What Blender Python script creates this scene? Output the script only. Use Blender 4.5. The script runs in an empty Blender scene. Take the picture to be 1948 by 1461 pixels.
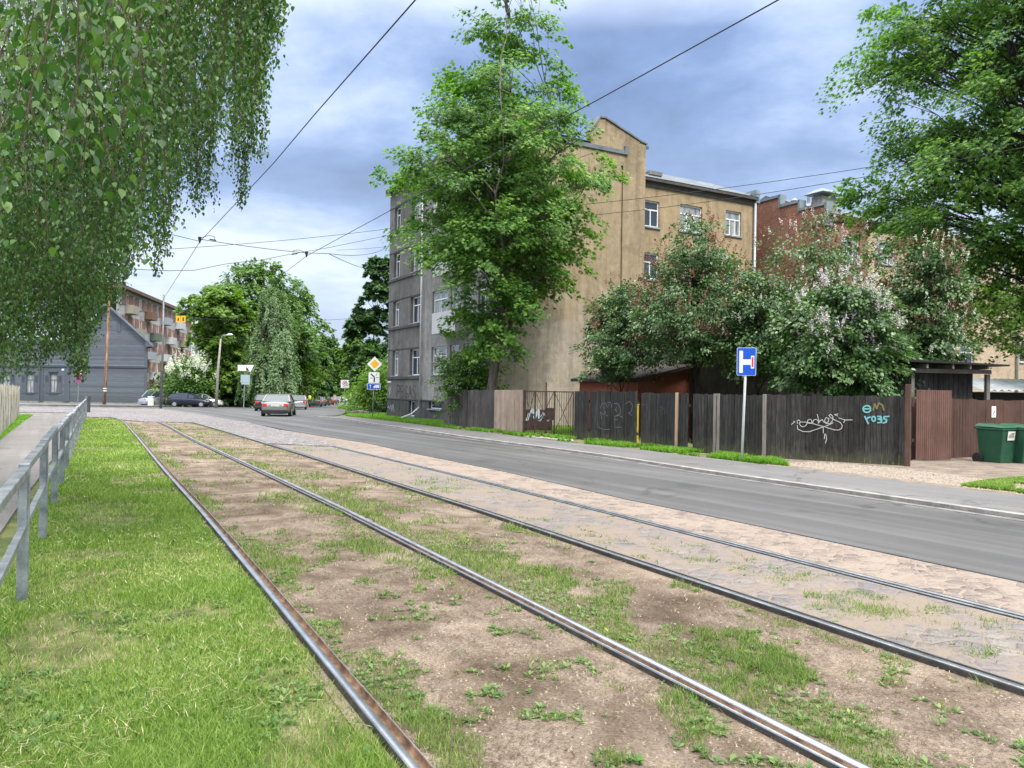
import bpy, bmesh, math, random
import numpy as np
from mathutils import Vector, Matrix
R = math.radians
rnd = random.Random(7)
SC = bpy.context.scene
C = SC.collection

# ------------------------------------------------------------ camera, sky, sun, exposure
F = 1463.0; CX, CY = 974.0, 730.5; CAMH = 1.6
ROLL = R(0.9); PITCH = math.atan((740.0-CY)/F)
cd = bpy.data.cameras.new('camera'); cam = bpy.data.objects.new('camera', cd); C.objects.link(cam)
cd.sensor_width = 36.0; cd.lens = F/1948.0*36.0; cd.clip_end = 3000; cd.clip_start = 0.05
cam.matrix_world = Matrix.Translation((0, 0, CAMH)) @ Matrix.Rotation(R(90)+PITCH, 4, 'X') @ Matrix.Rotation(ROLL, 4, 'Z')
SC.camera = cam
SUN_EL, SUN_AZ = R(52), R(150)      # azimuth measured clockwise from +Y: behind the camera, to the right
w = bpy.data.worlds.new('World'); SC.world = w; w.use_nodes = True
nt = w.node_tree; nt.nodes.clear()
def N(tree, t, **k):
    n = tree.nodes.new(t)
    for a, b in k.items():
        if a == 'inp':
            for i, v in b.items(): n.inputs[i].default_value = v
        else: setattr(n, a, b)
    return n
out = N(nt, 'ShaderNodeOutputWorld'); bg = N(nt, 'ShaderNodeBackground', inp={'Strength': 1.0})
sky = N(nt, 'ShaderNodeTexSky', sky_type='NISHITA'); sky.sun_disc = False
sky.sun_elevation = SUN_EL; sky.sun_rotation = SUN_AZ; sky.air_density = 1.3; sky.dust_density = 1.5
tc = N(nt, 'ShaderNodeTexCoord'); sp = N(nt, 'ShaderNodeSeparateXYZ'); nt.links.new(tc.outputs['Generated'], sp.inputs[0])
def M_(tree, op, a, b=None, c=None, clamp=False):
    n = tree.nodes.new('ShaderNodeMath'); n.operation = op; n.use_clamp = clamp
    for i, v in enumerate((a, b, c)):
        if v is None: continue
        if hasattr(v, 'is_output'): tree.links.new(v, n.inputs[i])
        else: n.inputs[i].default_value = v
    return n.outputs[0]
def ramp(tree, fac, stops, interp='LINEAR'):
    n = tree.nodes.new('ShaderNodeValToRGB'); n.color_ramp.interpolation = interp
    e = n.color_ramp.elements
    while len(e) < len(stops): e.new(0.5)
    for i, (p, c) in enumerate(stops):
        e[i].position = p
        e[i].color = (c[0], c[1], c[2], 1) if hasattr(c, '__len__') else (c, c, c, 1)
    tree.links.new(fac, n.inputs[0]); return n.outputs[0]
def mixc(tree, fac, a, b, mode='MIX'):
    n = tree.nodes.new('ShaderNodeMix'); n.data_type = 'RGBA'; n.blend_type = mode
    for s, v in ((n.inputs[0], fac), (n.inputs[6], a), (n.inputs[7], b)):
        if hasattr(v, 'is_output'): tree.links.new(v, s)
        elif hasattr(v, '__len__'): s.default_value = (v[0], v[1], v[2], 1)
        else: s.default_value = v
    return n.outputs[2]
zc = M_(nt, 'MAXIMUM', sp.outputs[2], 0.0)
den = M_(nt, 'ADD', zc, 0.22)
ux = M_(nt, 'DIVIDE', sp.outputs[0], den); uy = M_(nt, 'DIVIDE', sp.outputs[1], den)
cb = N(nt, 'ShaderNodeCombineXYZ'); nt.links.new(ux, cb.inputs[0]); nt.links.new(uy, cb.inputs[1])
cb.inputs[2].default_value = 3.7
n1 = N(nt, 'ShaderNodeTexNoise', inp={'Scale': 1.35, 'Detail': 9.0, 'Roughness': 0.58, 'Distortion': 0.12}); nt.links.new(cb.outputs[0], n1.inputs[0])
n2 = N(nt, 'ShaderNodeTexNoise', inp={'Scale': 0.5, 'Detail': 3.0, 'Roughness': 0.5}); nt.links.new(cb.outputs[0], n2.inputs[0])
cl = M_(nt, 'ADD', M_(nt, 'MULTIPLY', n1.outputs[0], 0.62), M_(nt, 'MULTIPLY', n2.outputs[0], 0.38))
ccol = ramp(nt, cl, [(0.36, (.145, .21, .365)), (0.44, (.20, .29, .50)), (0.485, (.285, .385, .61)), (0.535, (.43, .53, .72)), (0.595, (.65, .71, .79))])
hz = ramp(nt, zc, [(0.0, .82), (0.10, .55), (0.22, .18), (0.36, 0.0)])
ccol = mixc(nt, hz, ccol, (.50, .57, .71))
nis = N(nt, 'ShaderNodeVectorMath', operation='SCALE'); nt.links.new(sky.outputs[0], nis.inputs[0]); nis.inputs['Scale'].default_value = 0.10
ccol = mixc(nt, 0.12, ccol, nis.outputs[0])
# sky above the view is whitened and brightened, added to light the ground
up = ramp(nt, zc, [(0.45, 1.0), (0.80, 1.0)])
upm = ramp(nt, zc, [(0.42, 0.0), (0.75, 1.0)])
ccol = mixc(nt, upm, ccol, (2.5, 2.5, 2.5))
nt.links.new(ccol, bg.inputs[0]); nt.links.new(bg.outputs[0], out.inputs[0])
sl = bpy.data.lights.new('sun', 'SUN'); sl.energy = 2.3; sl.angle = R(14); sl.color = (1.0, .95, .86)
so = bpy.data.objects.new('sun', sl); C.objects.link(so)
sd = Vector((math.sin(SUN_AZ)*math.cos(SUN_EL), math.cos(SUN_AZ)*math.cos(SUN_EL), math.sin(SUN_EL)))
so.rotation_euler = sd.to_track_quat('Z', 'Y').to_euler()
SC.view_settings.view_transform = 'Standard'; SC.view_settings.look = 'None'; SC.view_settings.exposure = 0.68; SC.view_settings.gamma = 1
SC.render.engine = 'CYCLES'; SC.cycles.max_bounces = 6; SC.cycles.transparent_max_bounces = 8
SC.cycles.diffuse_bounces = 3; SC.cycles.glossy_bounces = 3; SC.cycles.transmission_bounces = 3

# ------------------------------------------------------------ terrain profile and survey helpers
KN = [(-400, 0), (10, 0), (45, -.35), (60, -.5), (140, -1.8), (230, -2.8), (400, -3.5), (3000, -3.5)]
KY = np.array([k[0] for k in KN], float); KZ = np.array([k[1] for k in KN], float)
def tz(Y): return float(np.interp(Y, KY, KZ))
def ray(px, py):
    dx = px-CX; dy = CY-py; c, s = math.cos(ROLL), math.sin(ROLL)
    u = dx*c-dy*s; v = dx*s+dy*c
    Y = F*math.cos(PITCH)-v*math.sin(PITCH); Z = F*math.sin(PITCH)+v*math.cos(PITCH)
    return u/Y, Z/Y
def G(px, py, dz=0.0):                       # surveyed ground point
    a, b = ray(px, py); lo, hi = .5, 900.
    for _ in range(50):
        m = (lo+hi)/2
        if CAMH+b*m > tz(m)+dz: lo = m
        else: hi = m
    return Vector((a*lo, lo, tz(lo)+dz))
def D(px, py, Y):                            # surveyed point at a known distance
    a, b = ray(px, py); return Vector((a*Y, Y, CAMH+b*Y))
def g2(px, py): p = G(px, py); return (p.x, p.y)
TA = R(-29.0); TD = Vector((math.sin(TA), math.cos(TA), 0)); ND = Vector((math.cos(TA), -math.sin(TA), 0))   # along the tracks / across them, to the right

# ------------------------------------------------------------ object helpers
def tag(o, label=None, cat=None, group=None, kind=None):
    if label: o['label'] = label
    if cat: o['category'] = cat
    if group: o['group'] = group
    if kind: o['kind'] = kind
    return o
def empty(name, loc, label, cat, group=None, rz=0):
    o = bpy.data.objects.new(name, None); C.objects.link(o); o.location = loc; o.rotation_euler = (0, 0, rz)
    o.empty_display_size = .2
    return tag(o, label, cat, group)
def link(name, me, parent=None, mat=None, label=None):
    o = bpy.data.objects.new(name, me); C.objects.link(o)
    if mat is not None and not len(me.materials): me.materials.append(mat)
    if parent is not None:
        o.parent = parent
        if not getattr(link, 'local', False) : o.matrix_parent_inverse = pinv(parent)
    if label: o['label'] = label
    return o
def pinv(p):
    m = Matrix.Identity(4); chain = []
    while p is not None: chain.append(p); p = p.parent
    for q in reversed(chain):
        m = m @ q.matrix_parent_inverse @ Matrix.LocRotScale(q.location, q.rotation_euler, q.scale)
    return m.inverted()
class MB:
    """collects boxes, tubes and faces; build() links them as ONE mesh object"""
    def __init__(s): s.v = []; s.f = []; s.mi = []; s.cur = 0; s.xf = None
    def add(s, vs, fs):
        b = len(s.v)
        if s.xf is not None: vs = [s.xf @ Vector(p) for p in vs]
        s.v += [tuple(p) for p in vs]; s.f += [tuple(b+i for i in f) for f in fs]; s.mi += [s.cur]*len(fs)
    def quad(s, a, b, c, d): s.add([a, b, c, d], [(0, 1, 2, 3)])
    def box(s, c, sz, rz=0, M=None):
        x, y, z = sz[0]/2, sz[1]/2, sz[2]/2; cs, sn = math.cos(rz), math.sin(rz)
        vs = []
        for i in (-1, 1):
            for j in (-1, 1):
                for k in (-1, 1):
                    p = Vector((i*x*cs-j*y*sn, i*x*sn+j*y*cs, k*z))
                    if M is not None: p = M @ Vector((i*x, j*y, k*z))
                    vs.append(p+Vector(c))
        s.add(vs, [(0, 1, 3, 2), (4, 6, 7, 5), (0, 4, 5, 1), (2, 3, 7, 6), (0, 2, 6, 4), (1, 5, 7, 3)])
    def bar(s, a, b, wdt, h=None, up=(0, 0, 1)):
        a, b = Vector(a), Vector(b); d = (b-a); L = d.length; d.normalize(); up = Vector(up)
        sd_ = d.cross(up)
        if sd_.length < 1e-4: sd_ = d.cross(Vector((1, 0, 0)))
        sd_.normalize(); u = sd_.cross(d); h = h or wdt
        vs = [p+sd_*i*wdt/2+u*j*h/2 for p in (a, b) for i, j in ((-1, -1), (1, -1), (1, 1), (-1, 1))]
        s.add(vs, [(3, 2, 1, 0), (4, 5, 6, 7), (0, 1, 5, 4), (1, 2, 6, 5), (2, 3, 7, 6), (3, 0, 4, 7)])
    def tube(s, pts, rad, n=8, caps=True):
        pts = [Vector(p) for p in pts]; m = len(pts)
        if not hasattr(rad, '__len__'): rad = [rad]*m
        vs = []; ref = Vector((0.13, 0.31, 0.94)).normalized()
        for i, p in enumerate(pts):
            d = (pts[min(i+1, m-1)]-pts[max(i-1, 0)]).normalized()
            a = d.cross(ref)
            if a.length < .15: a = d.cross(Vector((1, 0, 0)))
            a.normalize(); b = d.cross(a)
            vs += [p+(a*math.cos(2*math.pi*k/n)+b*math.sin(2*math.pi*k/n))*rad[i] for k in range(n)]
        fs = [(i*n+k, i*n+(k+1) % n, (i+1)*n+(k+1) % n, (i+1)*n+k) for i in range(m-1) for k in range(n)]
        if caps: fs += [tuple(reversed(range(n))), tuple(range((m-1)*n, m*n))]
        s.add(vs, fs)
    def prism(s, pts, off):
        off = Vector(off); n = len(pts); vs = [Vector(p) for p in pts]+[Vector(p)+off for p in pts]
        s.add(vs, [tuple(range(n)), tuple(reversed(range(n, 2*n)))]+[(i, i+n, (i+1) % n+n, (i+1) % n) for i in range(n)])
    def build(s, name, mats, parent=None, smooth=False, bevel=0, label=None):
        me = bpy.data.meshes.new(name); me.from_pydata(s.v, [], s.f)
        if not isinstance(mats, (list, tuple)): mats = [mats]
        for m in mats: me.materials.append(m)
        if len(mats) > 1: me.polygons.foreach_set('material_index', s.mi)
        bm = bmesh.new(); bm.from_mesh(me); bmesh.ops.recalc_face_normals(bm, faces=bm.faces)
        if bevel: bmesh.ops.bevel(bm, geom=[e for e in bm.edges if len(e.link_faces) == 2 and e.calc_face_angle() > .5], offset=bevel, segments=1, affect='EDGES', clamp_overlap=True)
        bm.to_mesh(me); bm.free()
        if smooth: me.polygons.foreach_set('use_smooth', [True]*len(me.polygons))
        o = link(name, me, parent, label=label)
        return o
def npmesh(name, V, Fs, mats, parent=None, mi=None, smooth=False):
    """V (n,3) array; Fs (m,3) int array of triangles"""
    me = bpy.data.meshes.new(name); V = np.ascontiguousarray(V, np.float32); Fs = np.ascontiguousarray(Fs, np.int32); k = Fs.shape[1]
    me.vertices.add(len(V)); me.vertices.foreach_set('co', V.ravel())
    me.loops.add(Fs.size); me.loops.foreach_set('vertex_index', Fs.ravel())
    me.polygons.add(len(Fs)); me.polygons.foreach_set('loop_start', np.arange(len(Fs), dtype=np.int32)*k)
    if not isinstance(mats, (list, tuple)): mats = [mats]
    for m in mats: me.materials.append(m)
    if mi is not None: me.polygons.foreach_set('material_index', np.ascontiguousarray(mi, np.int32))
    if smooth: me.polygons.foreach_set('use_smooth', np.ones(len(Fs), bool))
    me.update(calc_edges=True)
    return link(name, me, parent)

# ------------------------------------------------------------ materials
def newmat(name):
    m = bpy.data.materials.new(name); m.use_nodes = True; t = m.node_tree; t.nodes.clear()
    o = N(t, 'ShaderNodeOutputMaterial'); p = N(t, 'ShaderNodeBsdfPrincipled'); t.links.new(p.outputs[0], o.inputs[0])
    return m, t, p
def coords(t, scale=(1, 1, 1), rot=(0, 0, 0), src='Object'):
    tc = N(t, 'ShaderNodeTexCoord'); mp = N(t, 'ShaderNodeMapping'); t.links.new(tc.outputs[src], mp.inputs[0])
    mp.inputs['Scale'].default_value = scale; mp.inputs['Rotation'].default_value = rot
    return mp.outputs[0]
def along(t, ang, sx, sy):
    tc = N(t, 'ShaderNodeTexCoord'); a = N(t, 'ShaderNodeMapping'); b = N(t, 'ShaderNodeMapping'); t.links.new(tc.outputs['Object'], a.inputs[0]); t.links.new(a.outputs[0], b.inputs[0])
    a.inputs['Rotation'].default_value = (0, 0, ang); b.inputs['Scale'].default_value = (sx, sy, 1); return b.outputs[0]
def noise(t, vec, scale, detail=4, rough=.55, dist=0):
    n = N(t, 'ShaderNodeTexNoise', inp={'Scale': scale, 'Detail': detail, 'Roughness': rough, 'Distortion': dist}); t.links.new(vec, n.inputs[0]); return n.outputs[0]
def bump(t, p, h, dist, strength=1.0):
    b = N(t, 'ShaderNodeBump', inp={'Strength': strength, 'Distance': dist}); t.links.new(h, b.inputs['Height']); t.links.new(b.outputs[0], p.inputs['Normal'])
def pm(name, cols, scale=3, rough=.8, bmp=.0, bscale=None, stretch=(1, 1, 1), metal=0, spec=.3, detail=6, fine=0, rot=(0, 0, 0), lo=.35, hi=.65, src='Object', island=0):
    """procedural paint: noise ramp through the given colours + bump (+ per-island tint)"""
    m, t, p = newmat(name); v = coords(t, stretch, rot, src)
    n = noise(t, v, scale, detail, .6)
    k = len(cols); col = ramp(t, n, [(lo+(hi-lo)*i/max(1, k-1), c) for i, c in enumerate(cols)]) if k > 1 else None
    if col is None:
        rg = N(t, 'ShaderNodeRGB'); rg.outputs[0].default_value = (*cols[0], 1); col = rg.outputs[0]
    if fine:
        nf = noise(t, v, scale*14, 3, .7); col = mixc(t, 1.0, col, ramp(t, nf, [(.3, 1-fine), (.7, 1+fine)]), 'MULTIPLY')
    if island:
        gi = N(t, 'ShaderNodeNewGeometry'); col = mixc(t, 1.0, col, ramp(t, gi.outputs['Random Per Island'], [(0, 1-island), (1, 1+island)]), 'MULTIPLY')
    t.links.new(col, p.inputs['Base Color']); p.inputs['Roughness'].default_value = rough; p.inputs['Metallic'].default_value = metal
    p.inputs['Specular IOR Level'].default_value = spec
    if bmp: bump(t, p, noise(t, v, bscale or scale*6, 5, .65), bmp)
    return m
def leafmat(name, dark, mid, light, rough=.42, trans=.35, extra=None, spec=.35):
    m = bpy.data.materials.new(name); m.use_nodes = True; t = m.node_tree; t.nodes.clear()
    o = N(t, 'ShaderNodeOutputMaterial'); p = N(t, 'ShaderNodeBsdfPrincipled'); tr = N(t, 'ShaderNodeBsdfTranslucent'); mx = N(t, 'ShaderNodeMixShader')
    gi = N(t, 'ShaderNodeNewGeometry'); v = coords(t)
    n = noise(t, v, .55, 3, .6)
    f = M_(t, 'ADD', M_(t, 'MULTIPLY', gi.outputs['Random Per Island'], .6), M_(t, 'MULTIPLY', n, .6))
    st = [(.22, dark), (.55, mid), (.88, light)]
    if extra: st.append((.97, extra))
    col = ramp(t, f, st)
    t.links.new(col, p.inputs['Base Color']); p.inputs['Roughness'].default_value = rough; p.inputs['Specular IOR Level'].default_value = spec
    c2 = mixc(t, 1.0, col, (1.25, 1.5, .55), 'MULTIPLY'); t.links.new(c2, tr.inputs[0])
    mx.inputs[0].default_value = trans; t.links.new(p.outputs[0], mx.inputs[1]); t.links.new(tr.outputs[0], mx.inputs[2]); t.links.new(mx.outputs[0], o.inputs[0])
    return m
def brickmat(name, c1, c2, mortar, scale=1.0, rot=(R(90), 0, 0), bw=.5, bh=.16, dirt=.25):
    """brick bond in wall space: u along the wall, v up"""
    m, t, p = newmat(name); tcn = N(t, 'ShaderNodeTexCoord'); s = N(t, 'ShaderNodeSeparateXYZ'); t.links.new(tcn.outputs['Object'], s.inputs[0])
    ang = rot[2]
    u = M_(t, 'ADD', M_(t, 'MULTIPLY', s.outputs[0], math.cos(ang)), M_(t, 'MULTIPLY', s.outputs[1], math.sin(ang)))
    cbn = N(t, 'ShaderNodeCombineXYZ'); t.links.new(u, cbn.inputs[0]); t.links.new(s.outputs[2], cbn.inputs[1])
    b = N(t, 'ShaderNodeTexBrick', inp={'Color1': (*c1, 1), 'Color2': (*c2, 1), 'Mortar': (*mortar, 1), 'Scale': 2.0/scale, 'Mortar Size': .018, 'Brick Width': bw, 'Row Height': bh, 'Bias': 0.0})
    t.links.new(cbn.outputs[0], b.inputs[0])
    n = noise(t, tcn.outputs['Object'], .8, 6, .65); col = mixc(t, 1.0, b.outputs[0], ramp(t, n, [(.3, 1-dirt), (.7, 1+dirt*.6)]), 'MULTIPLY')
    nf = noise(t, tcn.outputs['Object'], 9, 3, .6); col = mixc(t, 1.0, col, ramp(t, nf, [(.3, .8), (.7, 1.15)]), 'MULTIPLY')
    t.links.new(col, p.inputs['Base Color']); p.inputs['Roughness'].default_value = .9; bump(t, p, b.outputs[1], -.01)
    return m
def cobblemat(name, scale, cols, joint, sandlo=.0, stretch=(1, 1, 1)):
    m, t, p = newmat(name); v = coords(t, stretch, (0, 0, 29*math.pi/180))
    vn = N(t, 'ShaderNodeVectorMath', operation='ADD'); 
    nn = N(t, 'ShaderNodeTexNoise', inp={'Scale': 3.0, 'Detail': 2.0}); t.links.new(v, nn.inputs[0])
    sc_ = N(t, 'ShaderNodeVectorMath', operation='SCALE'); sc_.inputs['Scale'].default_value = .12; t.links.new(nn.outputs[1], sc_.inputs[0])
    t.links.new(v, vn.inputs[0]); t.links.new(sc_.outputs[0], vn.inputs[1])
    a = N(t, 'ShaderNodeTexVoronoi', feature='DISTANCE_TO_EDGE', inp={'Scale': scale, 'Randomness': .75}); t.links.new(vn.outputs[0], a.inputs[0])
    b = N(t, 'ShaderNodeTexVoronoi', feature='F1', inp={'Scale': scale, 'Randomness': .75}); t.links.new(vn.outputs[0], b.inputs[0])
    sepc = N(t, 'ShaderNodeSeparateColor'); t.links.new(b.outputs['Color'], sepc.inputs[0])
    k = len(cols); stone = ramp(t, sepc.outputs[0], [(i/(k-1), c) for i, c in enumerate(cols)])
    nf = noise(t, v, 40, 3, .7); stone = mixc(t, 1.0, stone, ramp(t, nf, [(.3, .8), (.7, 1.2)]), 'MULTIPLY')
    edge = ramp(t, a.outputs['Distance'], [(.02, 0.0), (.09, 1.0)])
    cover = ramp(t, noise(t, v, 1.3, 5, .7), [(.5-sandlo*.5-.05, 0.0), (.5-sandlo*.5+.10, 1.0)]) if sandlo is not None else None
    f = M_(t, 'MULTIPLY', edge, cover) if cover is not None else edge
    col = mixc(t, f, joint, stone); nj = noise(t, v, 60, 3, .7); col = mixc(t, 1.0, col, ramp(t, nj, [(.3, .85), (.7, 1.15)]), 'MULTIPLY')
    t.links.new(col, p.inputs['Base Color'])
    t.links.new(ramp(t, f, [(0, .9), (1, .55)]), p.inputs['Roughness'])
    h = M_(t, 'MULTIPLY', ramp(t, a.outputs['Distance'], [(0, 0), (.25, 1)]), f); bump(t, p, h, .02)
    return m

DIRT = (.30, .215, .155)
def groundmat():
    """bare sandy soil with darker damp scuffs, pebbles and litter"""
    m, t, p = newmat('track_soil'); v = coords(t)
    a = noise(t, v, 1.3, 9, .68, .8); col = ramp(t, a, [(.32, (.10, .072, .050)), (.45, (.18, .138, .104)), (.55, (.25, .197, .152)), (.68, (.325, .262, .208))])
    s2 = along(t, TA, 1, .18); b = noise(t, s2, 3.0, 6, .6)
    col = mixc(t, 1.0, col, ramp(t, b, [(.35, .78), (.65, 1.12)]), 'MULTIPLY')
    c = noise(t, v, 55, 4, .75); col = mixc(t, 1.0, col, ramp(t, c, [(.32, .38), (.43, .85), (.55, 1.05), (.66, 1.4)]), 'MULTIPLY')
    d = noise(t, v, 210, 2, .6); col = mixc(t, 1.0, col, ramp(t, d, [(.35, .8), (.65, 1.18)]), 'MULTIPLY')
    t.links.new(col, p.inputs['Base Color']); p.inputs['Roughness'].default_value = .95; p.inputs['Specular IOR Level'].default_value = .12
    bump(t, p, M_(t, 'ADD', M_(t, 'MULTIPLY', c, .4), M_(t, 'ADD', a, M_(t, 'MULTIPLY', d, .12))), .035)
    return m
def asphaltmat(name, c, streak=.2, rough=.62, ang=TA-R(2)):
    m, t, p = newmat(name); v = coords(t); s2 = along(t, ang, 1, .02)
    a = noise(t, s2, 1.6, 5, .6); b = noise(t, v, .35, 5, .6); d = noise(t, v, 120, 3, .8)
    col = mixc(t, 1.0, c, ramp(t, a, [(.35, 1-streak), (.5, 1.0), (.66, 1+streak*1.3)]), 'MULTIPLY')
    col = mixc(t, 1.0, col, ramp(t, b, [(.3, .85), (.7, 1.15)]), 'MULTIPLY'); col = mixc(t, 1.0, col, ramp(t, d, [(.34, .45), (.5, 1.0), (.68, 1.9)]), 'MULTIPLY')
    wv = N(t, 'ShaderNodeVectorMath', operation='ADD'); nw = N(t, 'ShaderNodeTexNoise', inp={'Scale': 1.7, 'Detail': 5.0}); t.links.new(v, nw.inputs[0]); t.links.new(v, wv.inputs[0]); t.links.new(nw.outputs[1], wv.inputs[1])
    ck = N(t, 'ShaderNodeTexVoronoi', feature='DISTANCE_TO_EDGE', inp={'Scale': .32}); t.links.new(wv.outputs[0], ck.inputs[0])
    cm = M_(t, 'MULTIPLY', ramp(t, ck.outputs['Distance'], [(.0, 1), (.006, .8), (.012, 0)]), ramp(t, noise(t, v, .22, 3, .5), [(.48, 0), (.56, 1)]))
    col = mixc(t, M_(t, 'MULTIPLY', cm, .75), col, tuple(x*.3 for x in c))
    sp1_ = noise(t, v, 1.1, 2, .5); col = mixc(t, 1.0, col, ramp(t, sp1_, [(.30, .72), (.38, 1.0), (.64, 1.0), (.72, 1.18)]), 'MULTIPLY')
    t.links.new(col, p.inputs['Base Color']); t.links.new(ramp(t, a, [(.3, rough+.08), (.7, rough-.1)]), p.inputs['Roughness'])
    p.inputs['Specular IOR Level'].default_value = .45; bump(t, p, d, .006)
    return m
def plankmat(name, cols, moss=None, rough=.85, island=.25):
    m, t, p = newmat(name); v = coords(t, (1, 1, .12)); gi = N(t, 'ShaderNodeNewGeometry')
    off = N(t, 'ShaderNodeVectorMath', operation='ADD'); t.links.new(v, off.inputs[0])
    sc_ = N(t, 'ShaderNodeCombineXYZ'); t.links.new(M_(t, 'MULTIPLY', gi.outputs['Random Per Island'], 7.), sc_.inputs[2]); t.links.new(sc_.outputs[0], off.inputs[1])
    a = noise(t, off.outputs[0], 22, 6, .7); col = ramp(t, a, [(.3+.4*i/max(1, len(cols)-1), c) for i, c in enumerate(cols)])
    b = noise(t, coords(t), 1.1, 5, .65); col = mixc(t, 1.0, col, ramp(t, b, [(.3, .75), (.7, 1.25)]), 'MULTIPLY')
    col = mixc(t, 1.0, col, ramp(t, gi.outputs['Random Per Island'], [(0, 1-island), (1, 1+island)]), 'MULTIPLY')
    if moss:
        s = N(t, 'ShaderNodeSeparateXYZ'); t.links.new(coords(t), s.inputs[0])
        zz = ramp(t, M_(t, 'ADD', M_(t, 'MULTIPLY', s.outputs[2], .8), noise(t, coords(t), 4, 5, .7)), [(.42, 1.0), (.75, 0.0)])
        col = mixc(t, M_(t, 'MULTIPLY', zz, .55), col, moss)
    t.links.new(col, p.inputs['Base Color']); p.inputs['Roughness'].default_value = rough; p.inputs['Specular IOR Level'].default_value = .2
    bump(t, p, a, .004)
    return m
def plain(name, c, rough=.5, metal=0, spec=.5, emit=0):
    m, t, p = newmat(name); v = coords(t); n = noise(t, v, 6, 4, .6)
    t.links.new(mixc(t, 1.0, c, ramp(t, n, [(.3, .92), (.7, 1.06)]), 'MULTIPLY'), p.inputs['Base Color'])
    p.inputs['Roughness'].default_value = rough; p.inputs['Metallic'].default_value = metal; p.inputs['Specular IOR Level'].default_value = spec
    if emit: p.inputs['Emission Color'].default_value = (*c, 1); p.inputs['Emission Strength'].default_value = emit
    return m
def stucco(name, cols, streak=.25, scale=.5, hi=None, zfade=None):
    """old render: blotches plus vertical run-off streaks; optional second tone towards the top"""
    m, t, p = newmat(name); v = coords(t); a = noise(t, v, scale, 8, .62, .4)
    col = ramp(t, a, [(.3+.4*i/max(1, len(cols)-1), c) for i, c in enumerate(cols)])
    if hi:
        s = N(t, 'ShaderNodeSeparateXYZ'); t.links.new(v, s.inputs[0])
        f = ramp(t, M_(t, 'ADD', M_(t, 'DIVIDE', s.outputs[2], zfade), M_(t, 'MULTIPLY', noise(t, v, .6, 6, .65), .9)), [(.75, 0.0), (1.35, 1.0)])
        col = mixc(t, f, col, hi)
    b = noise(t, coords(t, (1, 1, .09)), 2.6, 6, .65); col = mixc(t, 1.0, col, ramp(t, b, [(.32, 1-streak), (.5, 1.0), (.7, 1+streak*.5)]), 'MULTIPLY')
    c = noise(t, v, 3.2, 6, .7); col = mixc(t, 1.0, col, ramp(t, c, [(.35, .84), (.65, 1.10)]), 'MULTIPLY')
    pa = noise(t, v, .42, 5, .6, .2); col = mixc(t, 1.0, col, ramp(t, pa, [(.36, .80), (.40, 1.0), (.585, 1.0), (.60, 1.13)]), 'MULTIPLY')
    lo_ = noise(t, v, 1.4, 7, .65); col = mixc(t, ramp(t, lo_, [(.675, 0.0), (.69, .55)]), col, tuple(x*.62 for x in cols[0]))
    t.links.new(col, p.inputs['Base Color']); p.inputs['Roughness'].default_value = .92; p.inputs['Specular IOR Level'].default_value = .15
    bump(t, p, c, .02)
    return m
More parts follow.
